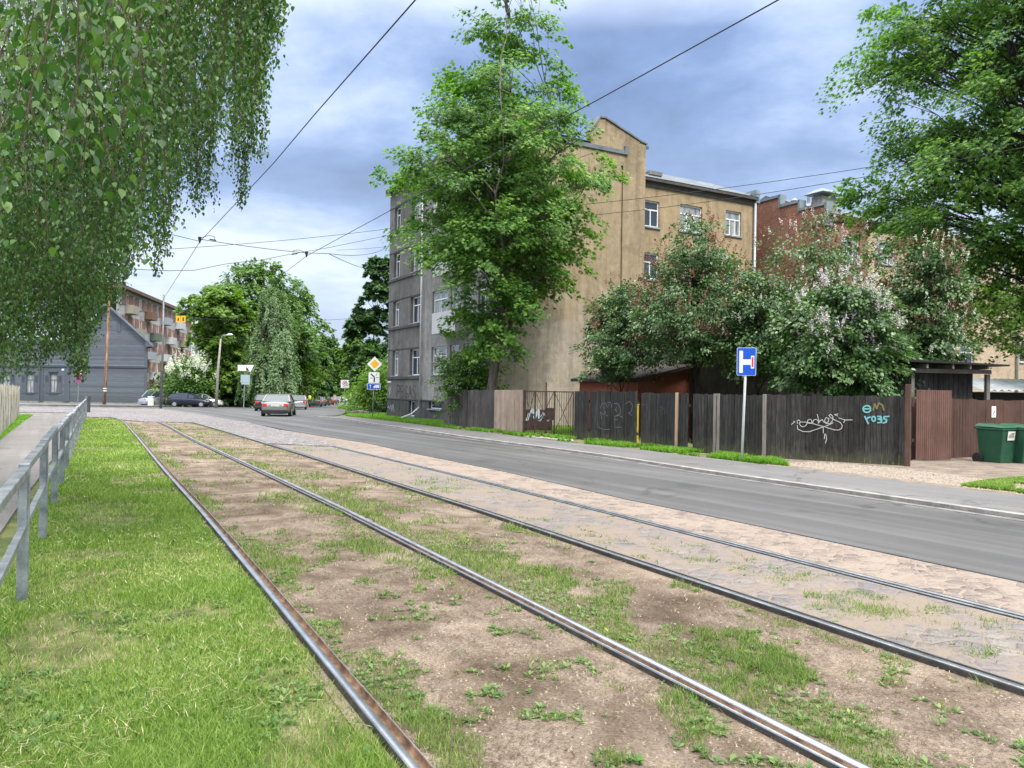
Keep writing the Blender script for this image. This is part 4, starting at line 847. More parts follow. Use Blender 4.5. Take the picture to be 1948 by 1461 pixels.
A0 = D(736, 790, 51.5); Wf = Wall((A0.x, A0.y), -TD, -ND)      # street front, u runs towards the camera
Lf = Wf.s_of(946); zb = -.9; zr = Wf.z_of(940, 238)
bld = empty('apartment_building', (A0.x, A0.y, tz(51)), 'four storey grey apartment building with blank ochre firewall behind the central maple', 'building')
cols = [Wf.s_of(p) for p in (745.5, 756.5, 778.5, 797.5, 820, 849)]
cw = [(cols[0], cols[1]), (cols[2], cols[3]), (cols[4], cols[5])]
u = cols[5]; step = (Lf-.9-u)/3
for k in range(3): cw.append((u+step*(k+1)-1.35, u+step*(k+1)-.15))
rowz = [(Wf.z_of(785, 714), Wf.z_of(785, 664)), (Wf.z_of(785, 615), Wf.z_of(785, 565)), (Wf.z_of(785, 518), Wf.z_of(785, 469)), (Wf.z_of(785, 424), Wf.z_of(785, 378))]
sp0 = Wf.s_of(799)
hl = [(a, b, c, d) for a, b in cw for c, d in rowz]
bz = [(Wf.s_of(778), Wf.s_of(789), Wf.z_of(785, 792), Wf.z_of(785, 763)), (Wf.s_of(816), Wf.s_of(841), Wf.z_of(828, 778), Wf.z_of(828, 762))]
zpl = Wf.z_of(770, 759.5)
Wfd = Wall(Wf.pt(0, 0, .0), Wf.d, Wf.n)
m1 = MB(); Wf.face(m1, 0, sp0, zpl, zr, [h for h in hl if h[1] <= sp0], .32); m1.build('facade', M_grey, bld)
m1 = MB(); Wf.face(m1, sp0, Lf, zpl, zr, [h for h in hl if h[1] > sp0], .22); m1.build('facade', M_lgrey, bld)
m1 = MB(); Wf.face(m1, 0, Lf, zb, zpl, bz, .25); m1.build('plinth', M_plinth, bld)
for h in hl: window(Wf, h, bld, .18 if h[1] <= sp0 else .12, .075, .68, 1, rnd.choice(('glass', 'curtain', 'curtain')))
for h in bz: window(Wf, h, bld, .16, .06, 0, 0, 'glass', sill=.08)
m1 = MB()
for (c, d) in rowz: Wf.box(m1, -.05, sp0-.03, c-.22, c-.08, -.02, .10); Wf.box(m1, -.05, sp0-.03, d+.06, d+.10, -.02, .035)
Wf.box(m1, -.12, Lf+.05, zr-.35, zr-.05, -.02, .30); Wf.box(m1, -.10, Lf+.05, zpl-.03, zpl+.03, -.02, .04)
m1.build('cornice', M_trim, bld)
PR = plain('pale_render', (.50, .50, .52), .9)
for (c, d) in rowz[1:]:                              # rendered balcony fronts on the near half of the facade
    u0 = cw[3][0]-.6; m1 = MB(); Wf.box(m1, u0, u0+3.1, c-1.0, c+.15, .01, .85); m1.build('balcony', PR, bld)
for px, rr in ((802, .05), (947.5, .055)):
    u = Wf.s_of(px); mbp = MB(); mbp.tube([Wf.pt(u, .4, .12), Wf.pt(u, zr-.3, .12)], rr, 8)
    if px < 900: mbp.tube([Wf.pt(u, .42, .12), Wf.pt(u-.3, .0, .5), Wf.pt(u-.9, -.25, .9)], rr, 8)
    mbp.build('downpipe', plain('white_downpipe', (.62, .63, .64), .5), bld, smooth=True)
# firewall facing the camera
Cn = Wf.pt(Lf, 0); Wg = Wall((Cn.x, Cn.y), ND, -TD); Lg = Wg.s_of(1222); s1 = Wg.s_of(1186); zg = Wg.z_of(1165, 290); sp_ = Wg.s_of(1177.5)
BD = 11.0                                            # depth of the block
m1 = MB(); Wg.face(m1, 0, sp_-.07, zb, zg); Wg.face(m1, sp_+.07, s1, zb, zg)
for a in (-.07, .07): m1.quad(Wg.pt(sp_+a, zb), Wg.pt(sp_+a, zg), Wg.pt(sp_+a, zg, -.10), Wg.pt(sp_+a, zb, -.10))
m1.quad(Wg.pt(sp_-.07, zb, -.10), Wg.pt(sp_+.07, zb, -.10), Wg.pt(sp_+.07, zg, -.10), Wg.pt(sp_-.07, zg, -.10))
m1.build('firewall', M_ochre, bld)
zgr = Wg.z_of(1228, 276); zgp = Wg.z_of(1140, 224); sgp = Wg.s_of(1141); sgl = Wg.s_of(1118)
gab = [(s1, zb), (Lg, zb), (Lg, zgr), (Lg-.45, zgr+.12), (sgp+.15, zgp), (sgp-.25, zgp), (sgl, zgp-.8), (sgl, zg-.6), (s1, zg-.6)]
m1 = MB(); m1.prism([Wg.pt(a, z, -.004) for a, z in gab], Wg.n*-.5); m1.build('gable_wall', M_ochre, bld)
m1 = MB(); path = [(Lg+.06, zgr-.15), (Lg+.06, zgr+.04), (Lg-.45, zgr+.17), (sgp+.15, zgp+.06), (sgp-.25, zgp+.06), (sgl, zgp-.74)]
for p, q in zip(path, path[1:]): m1.bar(Wg.pt(p[0], p[1]+.03, -.25), Wg.pt(q[0], q[1]+.0, -.22), .60, .09)
Wg.box(m1, 0, s1-.2, zg+.002, zg+.22, -.3, .09); Wg.box(m1, s1-.2, s1+.04, zg+.002, zg+.45, -1.6, .12)
m1.prism([Wg.pt(s1-1.6, zg+.22, -.5), Wg.pt(s1-.1, zg+.22, -.5), Wg.pt(s1-.1, zg+.55, -.5)], Wg.n*-.1)
m1.build('coping', MT['roofz'], bld)
m1 = MB(); m1.quad(Wf.pt(-.1, zr+.02, .25), Wf.pt(Lf, zr+.02, .25), Wg.pt(Lg, zg+.3, -.1), Wg.pt(Lg, zg+.3, -Lf))
m1.quad(Wf.pt(0, zb), Wf.pt(0, zr), Wg.pt(Lg, zr, -Lf), Wg.pt(Lg, zb, -Lf)); m1.quad(Wg.pt(Lg, zb, -.5), Wg.pt(Lg, zgr-.1, -.5), Wg.pt(Lg, zgr-.1, -Lf), Wg.pt(Lg, zb, -Lf))
m1.build('roof', MT['roofz'], bld)
m1 = MB(); Wg.box(m1, .6, 1.7, zg, zg+1.4, -2.6, -1.6); Wg.box(m1, 2.9, 4.2, zg, zg+1.9, -3.9, -2.9); m1.build('chimney', M_lgrey, bld)
# tag on the grey plinth wall
def letters(word, x, z, w_, h_):
    L = {'P': [[(0, 0), (0, 1), (.7, 1), (.8, .75), (.7, .5), (0, .5)]], 'E': [[(.7, 1), (0, 1), (0, 0), (.7, 0)], [(0, .5), (.6, .5)]], 'G': [[(.8, .85), (.4, 1), (0, .6), (.1, .1), (.6, 0), (.8, .4), (.4, .4)]],
         'A': [[(0, 0), (.4, 1), (.8, 0)], [(.15, .4), (.65, .4)]], 'R': [[(0, 0), (0, 1), (.7, 1), (.75, .6), (0, .5), (.8, 0)]], 'S': [[(.75, .9), (.2, 1), (0, .7), (.7, .35), (.6, 0), (0, .1)]]}
    o = []
    for i, c in enumerate(word):
        for st in L[c]: o.append([(x+i*w_*1.12+a*w_, z+b*h_) for a, b in st])
    return o
tl = letters('PEGAS', Wf.s_of(755), Wf.z_of(775, 757), .62, Wf.z_of(775, 733)-Wf.z_of(775, 757))
for dx, wd in ((0, .035), (.10, .02)): ribbons('graffiti', Wf, [[(a+dx, b-dx*.4) for a, b in s] for s in tl], wd, .012, plain('dark_spray', (.05, .05, .055), .8), bld)
ribbons('graffiti', Wf, [[(Wf.s_of(740)+.12*i, Wf.z_of(742, 757)+.5+.3*math.sin(i*2.3)) for i in range(5)], [(Wf.s_of(739)+.2*i, Wf.z_of(742, 775)+.25*math.sin(i*2.9)) for i in range(7)]], .05, .03, plain('white_spray', (.42, .43, .45), .8), bld)
m1 = MB(); Wf.box(m1, .1, .75, Wf.z_of(740, 728), Wf.z_of(740, 725), .01, .03); m1.build('street_plate', MT['white'], bld)

# ochre wing set back to the right
Pw = Wg.pt(Lg-.9, 0, -1.9); Ww = Wall((Pw.x, Pw.y), ND, -TD); Lw = Ww.s_of(1430); zw = Ww.z_of(1330, 362)
wing = empty('apartment_wing', (Pw.x, Pw.y, tz(Pw.y)), 'ochre courtyard wing with white windows right of the blank firewall', 'building')
wh = [(Ww.s_of(a), Ww.s_of(b), Ww.z_of((a+b)/2, d), Ww.z_of((a+b)/2, c)) for a, b, c, d in ((1219, 1249.5, 381, 431), (1289, 1331, 390, 441), (1376, 1405.5, 401, 448))]
wl = [(a, b, c-3.05, d-3.05) for a, b, c, d in wh]+[(a, b, c-6.1, d-6.1) for a, b, c, d in wh]
m1 = MB(); Ww.face(m1, 0, Lw, zb, zw, wh+wl, .16); m1.build('facade', M_ochre2, wing)
for h in wh+wl: window(Ww, h, wing, .10, .085, .66, 1 if h[1]-h[0] < 1.3 else 2, 'curtain' if h in wh[1:] else 'glass', sill=.09)
m1 = MB(); Ww.face(MB(), 0, 1, 0, 1)
m1.quad(Ww.pt(Lw, zb), Ww.pt(Lw, zw), Ww.pt(Lw, zw, -9), Ww.pt(Lw, zb, -9)); m1.build('side_wall', M_ochre2, wing)
m1 = MB(); Ww.box(m1, 0, Lw+.05, zw-.04, zw+.14, -.02, .32); Ww.box(m1, 0, Lw+.05, zw-.32, zw-.05, -.02, .10); m1.build('eave', M_trim, wing)
m1 = MB(); m1.prism([Ww.pt(0, zw+.142, .35), Ww.pt(0, zw+2.0, -4), Ww.pt(0, zw+.142, -9.5)], Ww.d*(Lw+.02)); m1.build('roof', MT['roofz'], wing)
m1 = MB(); Ww.box(m1, Lw-.1, Lw+.25, zw-.2, zw+.62, -.6, .25); m1.prism([Ww.pt(Lw-1.3, zw+.15, -.2), Ww.pt(Lw, zw+.15, -.2), Ww.pt(Lw, zw+.6, -.2)], Ww.n*-.1); m1.build('parapet_end', MT['zinc'], wing)
m1 = MB(); m1.tube([Ww.pt(Lw-.05, zb, .14), Ww.pt(Lw-.05, zw-.2, .14)], .085, 8); m1.build('downpipe', MT['pipe'], wing, smooth=True)
cx_ = Ww.s_of(1258); m1 = MB(); Ww.box(m1, cx_-.42, cx_+.42, zw+.3, Ww.z_of(1258, 327)+.02, -1.6, -.8); Ww.box(m1, cx_-.48, cx_+.48, Ww.z_of(1258, 327)+.023, Ww.z_of(1258, 319), -1.66, -.74); m1.build('chimney', M_lgrey, wing)

# brick house further right
BR_red = brickmat('red_brick', (.24, .085, .055), (.37, .15, .095), (.34, .27, .23), .8, (0, 0, math.atan2(TD.y, TD.x)), dirt=.35)
BR_bei = brickmat('beige_brick', (.50, .36, .26), (.60, .46, .34), (.36, .29, .23), .62, (0, 0, math.atan2(ND.y, ND.x)))
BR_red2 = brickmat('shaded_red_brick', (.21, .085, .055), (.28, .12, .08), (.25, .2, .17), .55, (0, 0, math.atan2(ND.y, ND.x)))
Pb = D(1566, 740, 46); Wb = Wall((Pb.x, Pb.y), TD, -ND); Wc = Wall((Pb.x, Pb.y), ND, -TD)
bh = empty('brick_house', (Pb.x, Pb.y, tz(46)), 'long beige brick house with stepped red brick gable and zinc roof behind the lilacs', 'building')
u1, u2, u3 = Wb.s_of(1515), Wb.s_of(1478), Wb.s_of(1425); za, zb2, zc2 = Wb.z_of(1562, 392), Wb.z_of(1515, 387), Wb.z_of(1478, 377)
zev = Wc.z_of(1570, 410); zgd = -1.0
m1 = MB(); m1.prism([Wb.pt(0, zgd), Wb.pt(u3, zgd), Wb.pt(u3, zc2), Wb.pt(u2, zc2), Wb.pt(u2, zb2), Wb.pt(u1, zb2), Wb.pt(u1, za), Wb.pt(0, za)], ND*.35); m1.build('stepped_gable', BR_red, bh)
m1 = MB()
for a, b, z, zlo in ((0, u1, za, zev-.6), (u1, u2, zb2, za), (u2, u3, zc2, zb2)):
    Wb.box(m1, a-.10, b-.10, z+.002, z+.17, -.45, .10); Wb.box(m1, a-.16, a-.003, zlo, z+.17, -.45, .10)
m1.build('coping', MT['zinc'], bh)
Lc = 26; ht = []
for k, (a, b, c, d) in enumerate([(1598, 1632, 452, 500), (1662, 1700, 457, 503), (1823, 1853, 497, 522), (1740, 1775, 470, 520), (1900, 1925, 500, 560), (1826, 1852, 655, 700), (1940, 1965, 655, 690), (1740, 1765, 640, 690), (1985, 2010, 500, 560), (1605, 1632, 560, 610), (1668, 1698, 565, 615)]):
    ht.append((Wc.s_of(a), Wc.s_of(b), Wc.z_of((a+b)/2, d), Wc.z_of((a+b)/2, c)))
sr = Wc.s_of(1648)
m1 = MB(); Wc.face(m1, .0, sr, zgd, zev, [h for h in ht if h[1] < sr], .15); m1.build('wall', BR_red2, bh)
m1 = MB(); Wc.face(m1, sr, Lc, zgd, zev, [h for h in ht if h[0] > sr], .15); m1.build('wall', BR_bei, bh)
for i, h in enumerate(ht): window(Wc, h, bh, .1, .08, .66, 1 if i not in (0, 1) else 2, 'glass' if i in (2, 5, 6) else 'curtain')
m1 = MB(); Wc.box(m1, .1, Lc, zev, zev+.10, -.1, .35); Wc.box(m1, .1, Lc, zev-.25, zev-.003, -.1, .12); m1.build('eave', M_trim, bh)
m1 = MB(); m1.prism([Wc.pt(.36, zev+.103, .38), Wc.pt(.36, zev+2.3, -5), Wc.pt(.36, zev+.103, -12)], Wc.d*(Lc-.4)); m1.build('roof', MT['roofz'], bh)
m1 = MB(); cxx = Wb.s_of(1534); c0 = Wb.pt(cxx, 0, -1.4)
zc0, zc1 = Wb.z_of(1534, 392), Wb.z_of(1534, 380); m1.box((c0.x, c0.y, (zc0+zc1)/2), (1.35, .8, zc1-zc0+.5), math.atan2(ND.y, ND.x)); ch = m1.build('chimney', M_lgrey, bh)
m1 = MB(); b4 = [c0+ND*i*1.05+TD*j*.75 for i, j in ((-1, -1), (1, -1), (1, 1), (-1, 1))]; t4 = [c0+ND*i*.55+TD*j*.3 for i, j in ((-1, -1), (1, -1), (1, 1), (-1, 1))]
m1.add([(p.x, p.y, zc1+.42) for p in b4]+[(p.x, p.y, zc1+.72) for p in t4], [(3, 2, 1, 0), (4, 5, 6, 7), (0, 1, 5, 4), (1, 2, 6, 5), (2, 3, 7, 6), (3, 0, 4, 7)])
for p in t4: m1.tube([(p.x, p.y, zc1+.1), (p.x, p.y, zc1+.5)], .03, 5)
m1.build('chimney_cowl', MT['zinc'], ch)
for px, rr, nm in ((1583, .15, 'vent_pipe'), (1610, .5, 'roof_vent')):
    u = Wc.s_of(px); p = Wc.pt(u, zev+.7, -3); m1 = MB()
    m1.tube([p, p+Vector((0, 0, .9 if rr < .2 else .5))], rr*.8, 10)
    m1.tube([p+Vector((0, 0, .9 if rr < .2 else .45)), p+Vector((0, 0, 1.1 if rr < .2 else .95))], [rr*1.7, .03], 10)
    if rr > .2: m1.tube([p+Vector((0, 0, .9)), p+Vector((0, 0, 1.4))], .09, 8)
    m1.build(nm, MT['zinc'], bh)
u = Wc.s_of(1931); m1 = MB(); m1.tube([Wc.pt(u, .2, .12), Wc.pt(u, zev, .12)], .09, 8); m1.build('downpipe', MT['pipe'], bh, smooth=True)

# grey timber house at the crossing
def sidingmat(name, c, pitch):
    m, t, p = newmat(name); v = coords(t); s = N(t, 'ShaderNodeSeparateXYZ'); t.links.new(v, s.inputs[0])
    fr = M_(t, 'FRACT', M_(t, 'DIVIDE', s.outputs[2], pitch)); row = M_(t, 'FLOOR', M_(t, 'DIVIDE', s.outputs[2], pitch))
    wn = N(t, 'ShaderNodeTexWhiteNoise', noise_dimensions='1D'); t.links.new(row, wn.inputs['W'])
    col = mixc(t, 1.0, c, ramp(t, wn.outputs[0], [(0, .82), (1, 1.2)]), 'MULTIPLY')
    col = mixc(t, 1.0, col, ramp(t, fr, [(0, .35), (.10, .95), (.85, 1.05), (.96, 1.2)]), 'MULTIPLY')
    n = noise(t, coords(t, (.3, .3, 4)), 3, 5, .6); col = mixc(t, 1.0, col, ramp(t, n, [(.3, .85), (.7, 1.15)]), 'MULTIPLY')
    t.links.new(col, p.inputs['Base Color']); p.inputs['Roughness'].default_value = .75; bump(t, p, fr, .03); return m
SID = sidingmat('grey_siding', (.125, .142, .175), .24); TRM = plain('grey_board_trim', (.085, .10, .13), .7)
Yh = 95.0; hc = D(127, 768, Yh); hr_ = D(279, 770, Yh-1.5); zt0 = tz(Yh)-.1
Wh = Wall((hc.x, hc.y), (hr_.x-hc.x, hr_.y-hc.y), (hr_.y-hc.y, -(hr_.x-hc.x))); BK_ = Vector((-math.sin(R(34)), math.cos(R(34)), 0))*12; Lh = (Vector((hr_.x, hr_.y))-Vector((hc.x, hc.y))).length
dl = Vector((-math.cos(R(14)), math.sin(R(14)))); Wl = Wall((hc.x, hc.y), dl, (-math.sin(R(14)), -math.cos(R(14))))
hs = empty('timber_house', (hc.x, hc.y, zt0), 'blue grey clapboard timber house with shuttered windows at the crossing, left', 'house')
ze = Wh.z_of(279, 648); zap = Wh.z_of(205, 582); zbt = Wh.z_of(205, 696); sa = Wh.s_of(205)
m1 = MB(); m1.add([Wh.pt(0, zt0+.35), Wh.pt(Lh, zt0+.35), Wh.pt(Lh, ze), Wh.pt(sa, zap), Wh.pt(0, ze)], [(0, 1, 2, 3, 4)]); m1.quad(Wh.pt(Lh, zt0), Wh.pt(Lh, ze), Wh.pt(Lh, ze)+BK_, Wh.pt(Lh, zt0)+BK_); m1.build('gable_wall', SID, hs)
hw = [(Wl.s_of(b), Wl.s_of(a), Wl.z_of((a+b)/2, 747), Wl.z_of((a+b)/2, 711)) for a, b in ((50, 64), (95, 108.5), (5, 19), (-50, -35))]
m1 = MB(); Wl.face(m1, 0, 22, zt0+.35, ze, hw, .15); m1.build('front_wall', SID, hs)
for h in hw:
    w_ = window(Wl, h, hs, .08, .07, .68, 1, 'curtain', TRM, 0); hh = h[3]-h[2]; ww = h[1]-h[0]
    for a, b in ((h[0]-.75, h[0]-.12), (h[1]+.12, h[1]+.75)):
        m1 = MB(); Wl.box(m1, a, b, h[2]-.05, h[3]-.1, .005, .05)
        for k in range(9): z = h[3]-.25-k*.09; Wl.box(m1, a+.08, b-.08, z-.03, z, .052, .075)
        m1.build('shutter', TRM, hs)
    m1 = MB(); Wl.box(m1, h[0]-.12, h[1]+.12, h[3]+.002, h[3]+.2, .0, .06); Wl.box(m1, h[0]-.2, h[1]+.2, h[3]+.203, h[3]+.28, .0, .18); Wl.box(m1, h[0]-.12, h[0]-.002, h[2], h[3], 0, .05); Wl.box(m1, h[1]+.002, h[1]+.12, h[2], h[3], 0, .05); Wl.box(m1, h[0]-.15, h[1]+.15, h[2]-.1, h[2]-.003, 0, .1); m1.build('window_surround', TRM, hs)
m1 = MB(); Wh.box(m1, -.05, .35, zt0+.35, ze, .004, .07); Wl.box(m1, 0, .35, zt0+.35, ze, .004, .07); m1.build('corner_board', TRM, hs)
m1 = MB(); Wh.box(m1, Lh-.35, Lh+.03, zt0+.35, ze, .004, .07); m1.build('corner_board', TRM, hs)
m1 = MB(); u = Wl.s_of(78); Wl.box(m1, u-.35, u+.1, zt0+.35, ze, .004, .07); m1.build('corner_board', TRM, hs)
m1 = MB(); Wh.box(m1, -.1, Lh+.05, zbt-.18, zbt-.02, .005, .16); Wl.box(m1, 0, 22, zbt-.18, zbt-.02, .005, .16); m1.build('belt_course', TRM, hs)
m1 = MB(); Wh.box(m1, -.1, Lh+.05, zbt-.017, zbt+.03, .005, .2); Wl.box(m1, 0, 22, zbt-.017, zbt+.03, .005, .2); m1.build('belt_flashing', MT['zinc'], hs)
m1 = MB(); Wh.box(m1, 0, Lh, zt0-.2, zt0+.35, -.3, -.02); Wl.box(m1, 0, 22, zt0-.2, zt0+.35, -.3, -.02); m1.build('foundation', MT['kerb'], hs)
sl_ = (zap-ze)/(Lh-sa); m1 = MB()
e0 = (Lh+1.1, ze-sl_*1.1); e1 = (-sa*.25, ze-sl_*.6)
m1.prism([Wh.pt(sa, zap+.05, .55), Wh.pt(e0[0], e0[1]+.05, .55), Wh.pt(e0[0], e0[1]+.35, .55), Wh.pt(sa, zap+.38, .55)], BK_)
m1.prism([Wh.pt(sa, zap+.05, .55), Wh.pt(-1.1, ze-sl_*1.1+.05, .55), Wh.pt(-1.1, ze-sl_*1.1+.35, .55), Wh.pt(sa, zap+.38, .55)], BK_)
m1.build('roof', pm('grey_roof_edge', [(.13, .15, .19), (.20, .23, .28)], 2, .6), hs)
m1 = MB(); Wh.box(m1, Lh+.003, Lh+.9, ze-.75, ze-.2, -.6, .5); m1.build('eave_return', TRM, hs)
m1 = MB(); a_ = Wh.s_of(220); Wh.box(m1, a_, a_+.55, Wh.z_of(222, 631), Wh.z_of(222, 611), .004, .06); m1.build('attic_shutter', TRM, hs)
for px in (76.5,): u = Wl.s_of(px); m1 = MB(); m1.tube([Wl.pt(u, zt0+.3, .2), Wl.pt(u, ze, .2)], .08, 6); m1.build('downpipe', TRM, hs)
u = Wl.s_of(126); m1 = MB(); Wl.box(m1, Wl.s_of(124.5), Wl.s_of(113.5), Wl.z_of(120, 701), Wl.z_of(120, 697.5), .01, .04); m1.build('street_plate', plain('blue_plate', (.05, .12, .45), .5), hs)
m1 = MB(); Wl.box(m1, Wl.s_of(121.5), Wl.s_of(117), Wl.z_of(120, 705), Wl.z_of(120, 701.5), .01, .04); m1.build('number_plate', MT['white'], hs)

# five storey flats behind it
ad = (math.sin(R(-11)), math.cos(R(-11))); Pa = D(277, 740, 110); Wa = Wall((Pa.x, Pa.y), ad, (ad[1], -ad[0]))
La = Wa.s_of(362.5); zra = Wa.z_of(277, 567); zga = tz(110)-.6
fl = empty('block_of_flats', (Pa.x, Pa.y, zga), 'five storey block of flats with orange brick bands and mixed balconies behind the timber house', 'building')
CON = pm('panel_concrete', [(.30, .295, .285), (.40, .395, .38), (.48, .47, .45)], .6, .9, fine=.12); ORB = brickmat('orange_brick', (.33, .13, .08), (.40, .17, .11), (.32, .2, .15), .5, (0, 0, math.atan2(ad[1], ad[0])))
u0 = -14; n_ = 14; pit = (La-.8-u0)/n_; sills = [Wa.z_of(292, 599)-2.83*k for k in range(5)]; fh = []
for k in range(n_):
    for r_, z in enumerate(sills): c_ = u0+pit*(k+.5); wv = .55 if k % 3 else .8; fh.append((c_-wv, c_+wv, z, z+1.45))
m1 = MB(); Wa.face(m1, u0, La, zga, zra, fh, .12); m1.quad(Wa.pt(La, zga), Wa.pt(La, zra), Wa.pt(La, zra, -12), Wa.pt(La, zga, -12)); m1.build('wall', CON, fl)
for r_, z in enumerate(sills):
    m1 = MB()
    for k in range(n_): a = u0+pit*(k+.5)+(.55 if k % 3 else .8)+.03; b = u0+pit*(k+1.5)-(.55 if (k+1) % 3 else .8)-.03; Wa.box(m1, a, min(b, La-.3), z-.02, z+1.5, .003, .05); m1.build('brick_panel', ORB, fl); m1 = MB()
for i, h in enumerate(fh): window(Wa, h, fl, .05, .10, 0, 1, 'curtain' if i % 3 == 0 else 'glass', sill=.08)
m1 = MB(); Wa.box(m1, u0, La+.3, zra-.1, zra+.25, -.5, .75); m1.build('cornice', pm('brown_eave', [(.11, .07, .055), (.16, .11, .09)], 2, .8), fl)
m1 = MB(); Wa.box(m1, u0, La+.1, zra+.253, zra+.4, -12, .6); m1.build('roof', pm('roof_felt', [(.08, .075, .08), (.12, .11, .11)], 2, .9), fl)
u = Wa.s_of(316); m1 = MB(); Wa.box(m1, u-1.6, u+2.2, zra+.4, Wa.z_of(316, 564), -6, -3.5); m1.build('lift_house', CON, fl)
BC = [plain('balcony_'+n, c, .8) for n, c in (('white', (.48, .49, .50)), ('brown', (.15, .08, .055)), ('red', (.19, .045, .05)), ('green', (.10, .14, .105)), ('tan', (.30, .27, .21)), ('blue_grey', (.30, .32, .36)))]
bi = 0
for k in range(n_):
    for r_, z in enumerate(sills):
        if (k+ (2 if r_ in (1, 3) else 0)) % 3 != 1 or (r_ == 4): continue
        c_ = u0+pit*(k+.5)+.5; m1 = MB(); Wa.box(m1, c_-1.5, c_+1.5, z-1.05, z-.9, .003, 1.0)
        for q in ((c_-1.5, c_+1.5, .94, 1.0), (c_-1.5, c_-1.44, .05, .94), (c_+1.44, c_+1.5, .05, .94)): Wa.box(m1, q[0], q[1], z-.898, z+.05, q[2], q[3])
        m1.build('balcony', BC[(0, 4, 1, 5, 0, 4, 2, 5, 4, 3)[(bi*7+r_*2+k) % 10]], fl); bi += 1
for r_ in (0, 1):
    pass
# grey end of a panel block right of the flats, pale house glimpsed between the trees
Pp = D(364, 740, 124); Wp = Wall((Pp.x, Pp.y), (1, -.12), (-.12, -1)); pb = empty('panel_building', (Pp.x, Pp.y, tz(124)), 'windowless ribbed grey end wall of a panel building right of the flats', 'building')
m1 = MB(); up_ = Wp.s_of(398); zt_ = Wp.z_of(380, 628)
Wp.box(m1, 0, up_, tz(124)-1, zt_, -8, 0)
for k in range(int(up_/.5)): Wp.box(m1, k*.5+.1, k*.5+.3, tz(124)-1, zt_-.4, .003, .07)
m1.build('end_wall', pm('ribbed_grey', [(.20, .215, .22), (.27, .285, .29)], 1, .8), pb)
m1 = MB(); Wp.box(m1, -.3, up_+.3, zt_+.003, zt_+.3, -8.3, .3); m1.build('parapet', M_trim, pb)
Pq_ = D(528, 740, 140); Wq = Wall((Pq_.x, Pq_.y), (1, 0), (0, -1)); ph_ = empty('pale_house', (Pq_.x, Pq_.y, tz(140)), 'pale house glimpsed between the trees behind the silver sedan', 'house')
uq = Wq.s_of(566); zq = Wq.z_of(545, 690); hq = [(uq*f, uq*f+.9, zq-2.6-d, zq-1.2-d) for f in (.15, .5, .8) for d in (0, 2.9)]
m1 = MB(); Wq.face(m1, 0, uq, tz(140)-1, zq, hq, .1); m1.build('wall', plain('pale_wall', (.45, .44, .42), .9), ph_)
for h in hq: window(Wq, h, ph_, .05, .08, .6, 1, 'glass')
m1 = MB(); m1.prism([Wq.pt(-.3, zq+.003, .4), Wq.pt(uq+.3, zq+.003, .4), Wq.pt(uq/2, zq+2, .4)], (0, 9, 0)); m1.build('roof', MT['zinc'], ph_)

# ------------------------------------------------------------ fences, gate and sheds on the right
P_black = plankmat('black_boards', [(.017, .0165, .0165), (.036, .035, .034), (.068, .065, .06)], (.10, .105, .055))
P_grey = plankmat('weathered_boards', [(.05, .045, .042), (.095, .085, .08), (.15, .135, .125)])
P_new = plankmat('fresh_boards', [(.30, .22, .17), (.40, .30, .235), (.47, .37, .30)], None, .8, .12)
P_post = plankmat('plain_post_wood', [(.30, .21, .14), (.40, .30, .21)], None, .8, .1); P_gpost = plankmat('grey_post_wood', [(.12, .11, .10), (.20, .185, .17)], None)
P_old = plankmat('old_shed_boards', [(.028, .025, .024), (.06, .053, .05), (.10, .09, .085)], None)
def fl_(px, pb, pt):                                 # fence survey: ground point and top height
    p = G(px, pb); return p, D(px, pt, p.y).z
def fence(name, label, a, b, n, mat, gaps=(), jit=.018, cat='fence', group='board fence sections along the pavement', rails=True, thick=.024, tjit=.022):
    (pa, ta), (pb, tb) = a, b; root = empty(name, pa, label, cat, group)
    L = Vector((pb.x-pa.x, pb.y-pa.y, 0)); Ln = L.length; d = L/Ln; nrm = Vector((d.y, -d.x, 0))
    if nrm.y > 0: nrm = -nrm
    mb = MB(); rz = math.atan2(d.y, d.x); w_ = Ln/n
    for i in range(n):
        if i in gaps: continue
        t = (i+.5)/n; p = pa.lerp(pb, t); z0 = tz(p.y)+.015+rnd.uniform(0, .03); z1 = ta+(tb-ta)*t+rnd.uniform(-tjit, tjit)
        mb.xf = Matrix.Rotation(rnd.uniform(-.0025, .0025), 4, nrm) if False else None
        mb.box((p.x+nrm.x*rnd.uniform(-jit, jit)*.5, p.y+nrm.y*rnd.uniform(-jit, jit)*.5, (z0+z1)/2), (w_-.006-rnd.uniform(0, .006), thick, z1-z0), rz+rnd.uniform(-.02, .02))
    mb.build('boards', mat, root)
    if rails:
        mb = MB()
        for f in (.22, .8):
            za_, zb_ = pa.z+(ta-pa.z)*f, pb.z+(tb-pb.z)*f
            mb.bar(Vector((pa.x, pa.y, za_))-nrm*.06, Vector((pb.x, pb.y, zb_))-nrm*.06, .05, .09)
        mb.build('rail', mat, root)
    root['_n'] = 0; del root['_n']
    return root, Wall((pa.x, pa.y), d, nrm)
S0, S1, S2, S3, S4 = fl_(844, 811, 741.5), fl_(888, 816.5, 742), fl_(940, 822, 742), fl_(997, 829.5, 741.5), fl_(1092, 836.5, 744)
S5, S6, S7 = fl_(1119.5, 839.5, 744.5), fl_(1121.5, 839.5, 744), fl_(1211, 848, 745.5)
S8, S9, S10, S11, S12, S13, S14 = fl_(1219, 849, 747), fl_(1284, 858, 748), fl_(1289.5, 858.5, 748), fl_(1308, 860.5, 749), fl_(1317, 862, 749), fl_(1356, 865, 749.5), fl_(1368, 866, 750)
S15, S16, S17 = fl_(1449, 873, 751), fl_(1457, 873.5, 750), fl_(1721, 889, 754)
fence('board_fence', 'weathered grey board panel at the far left end of the fence', S0, S1, 15, P_grey)
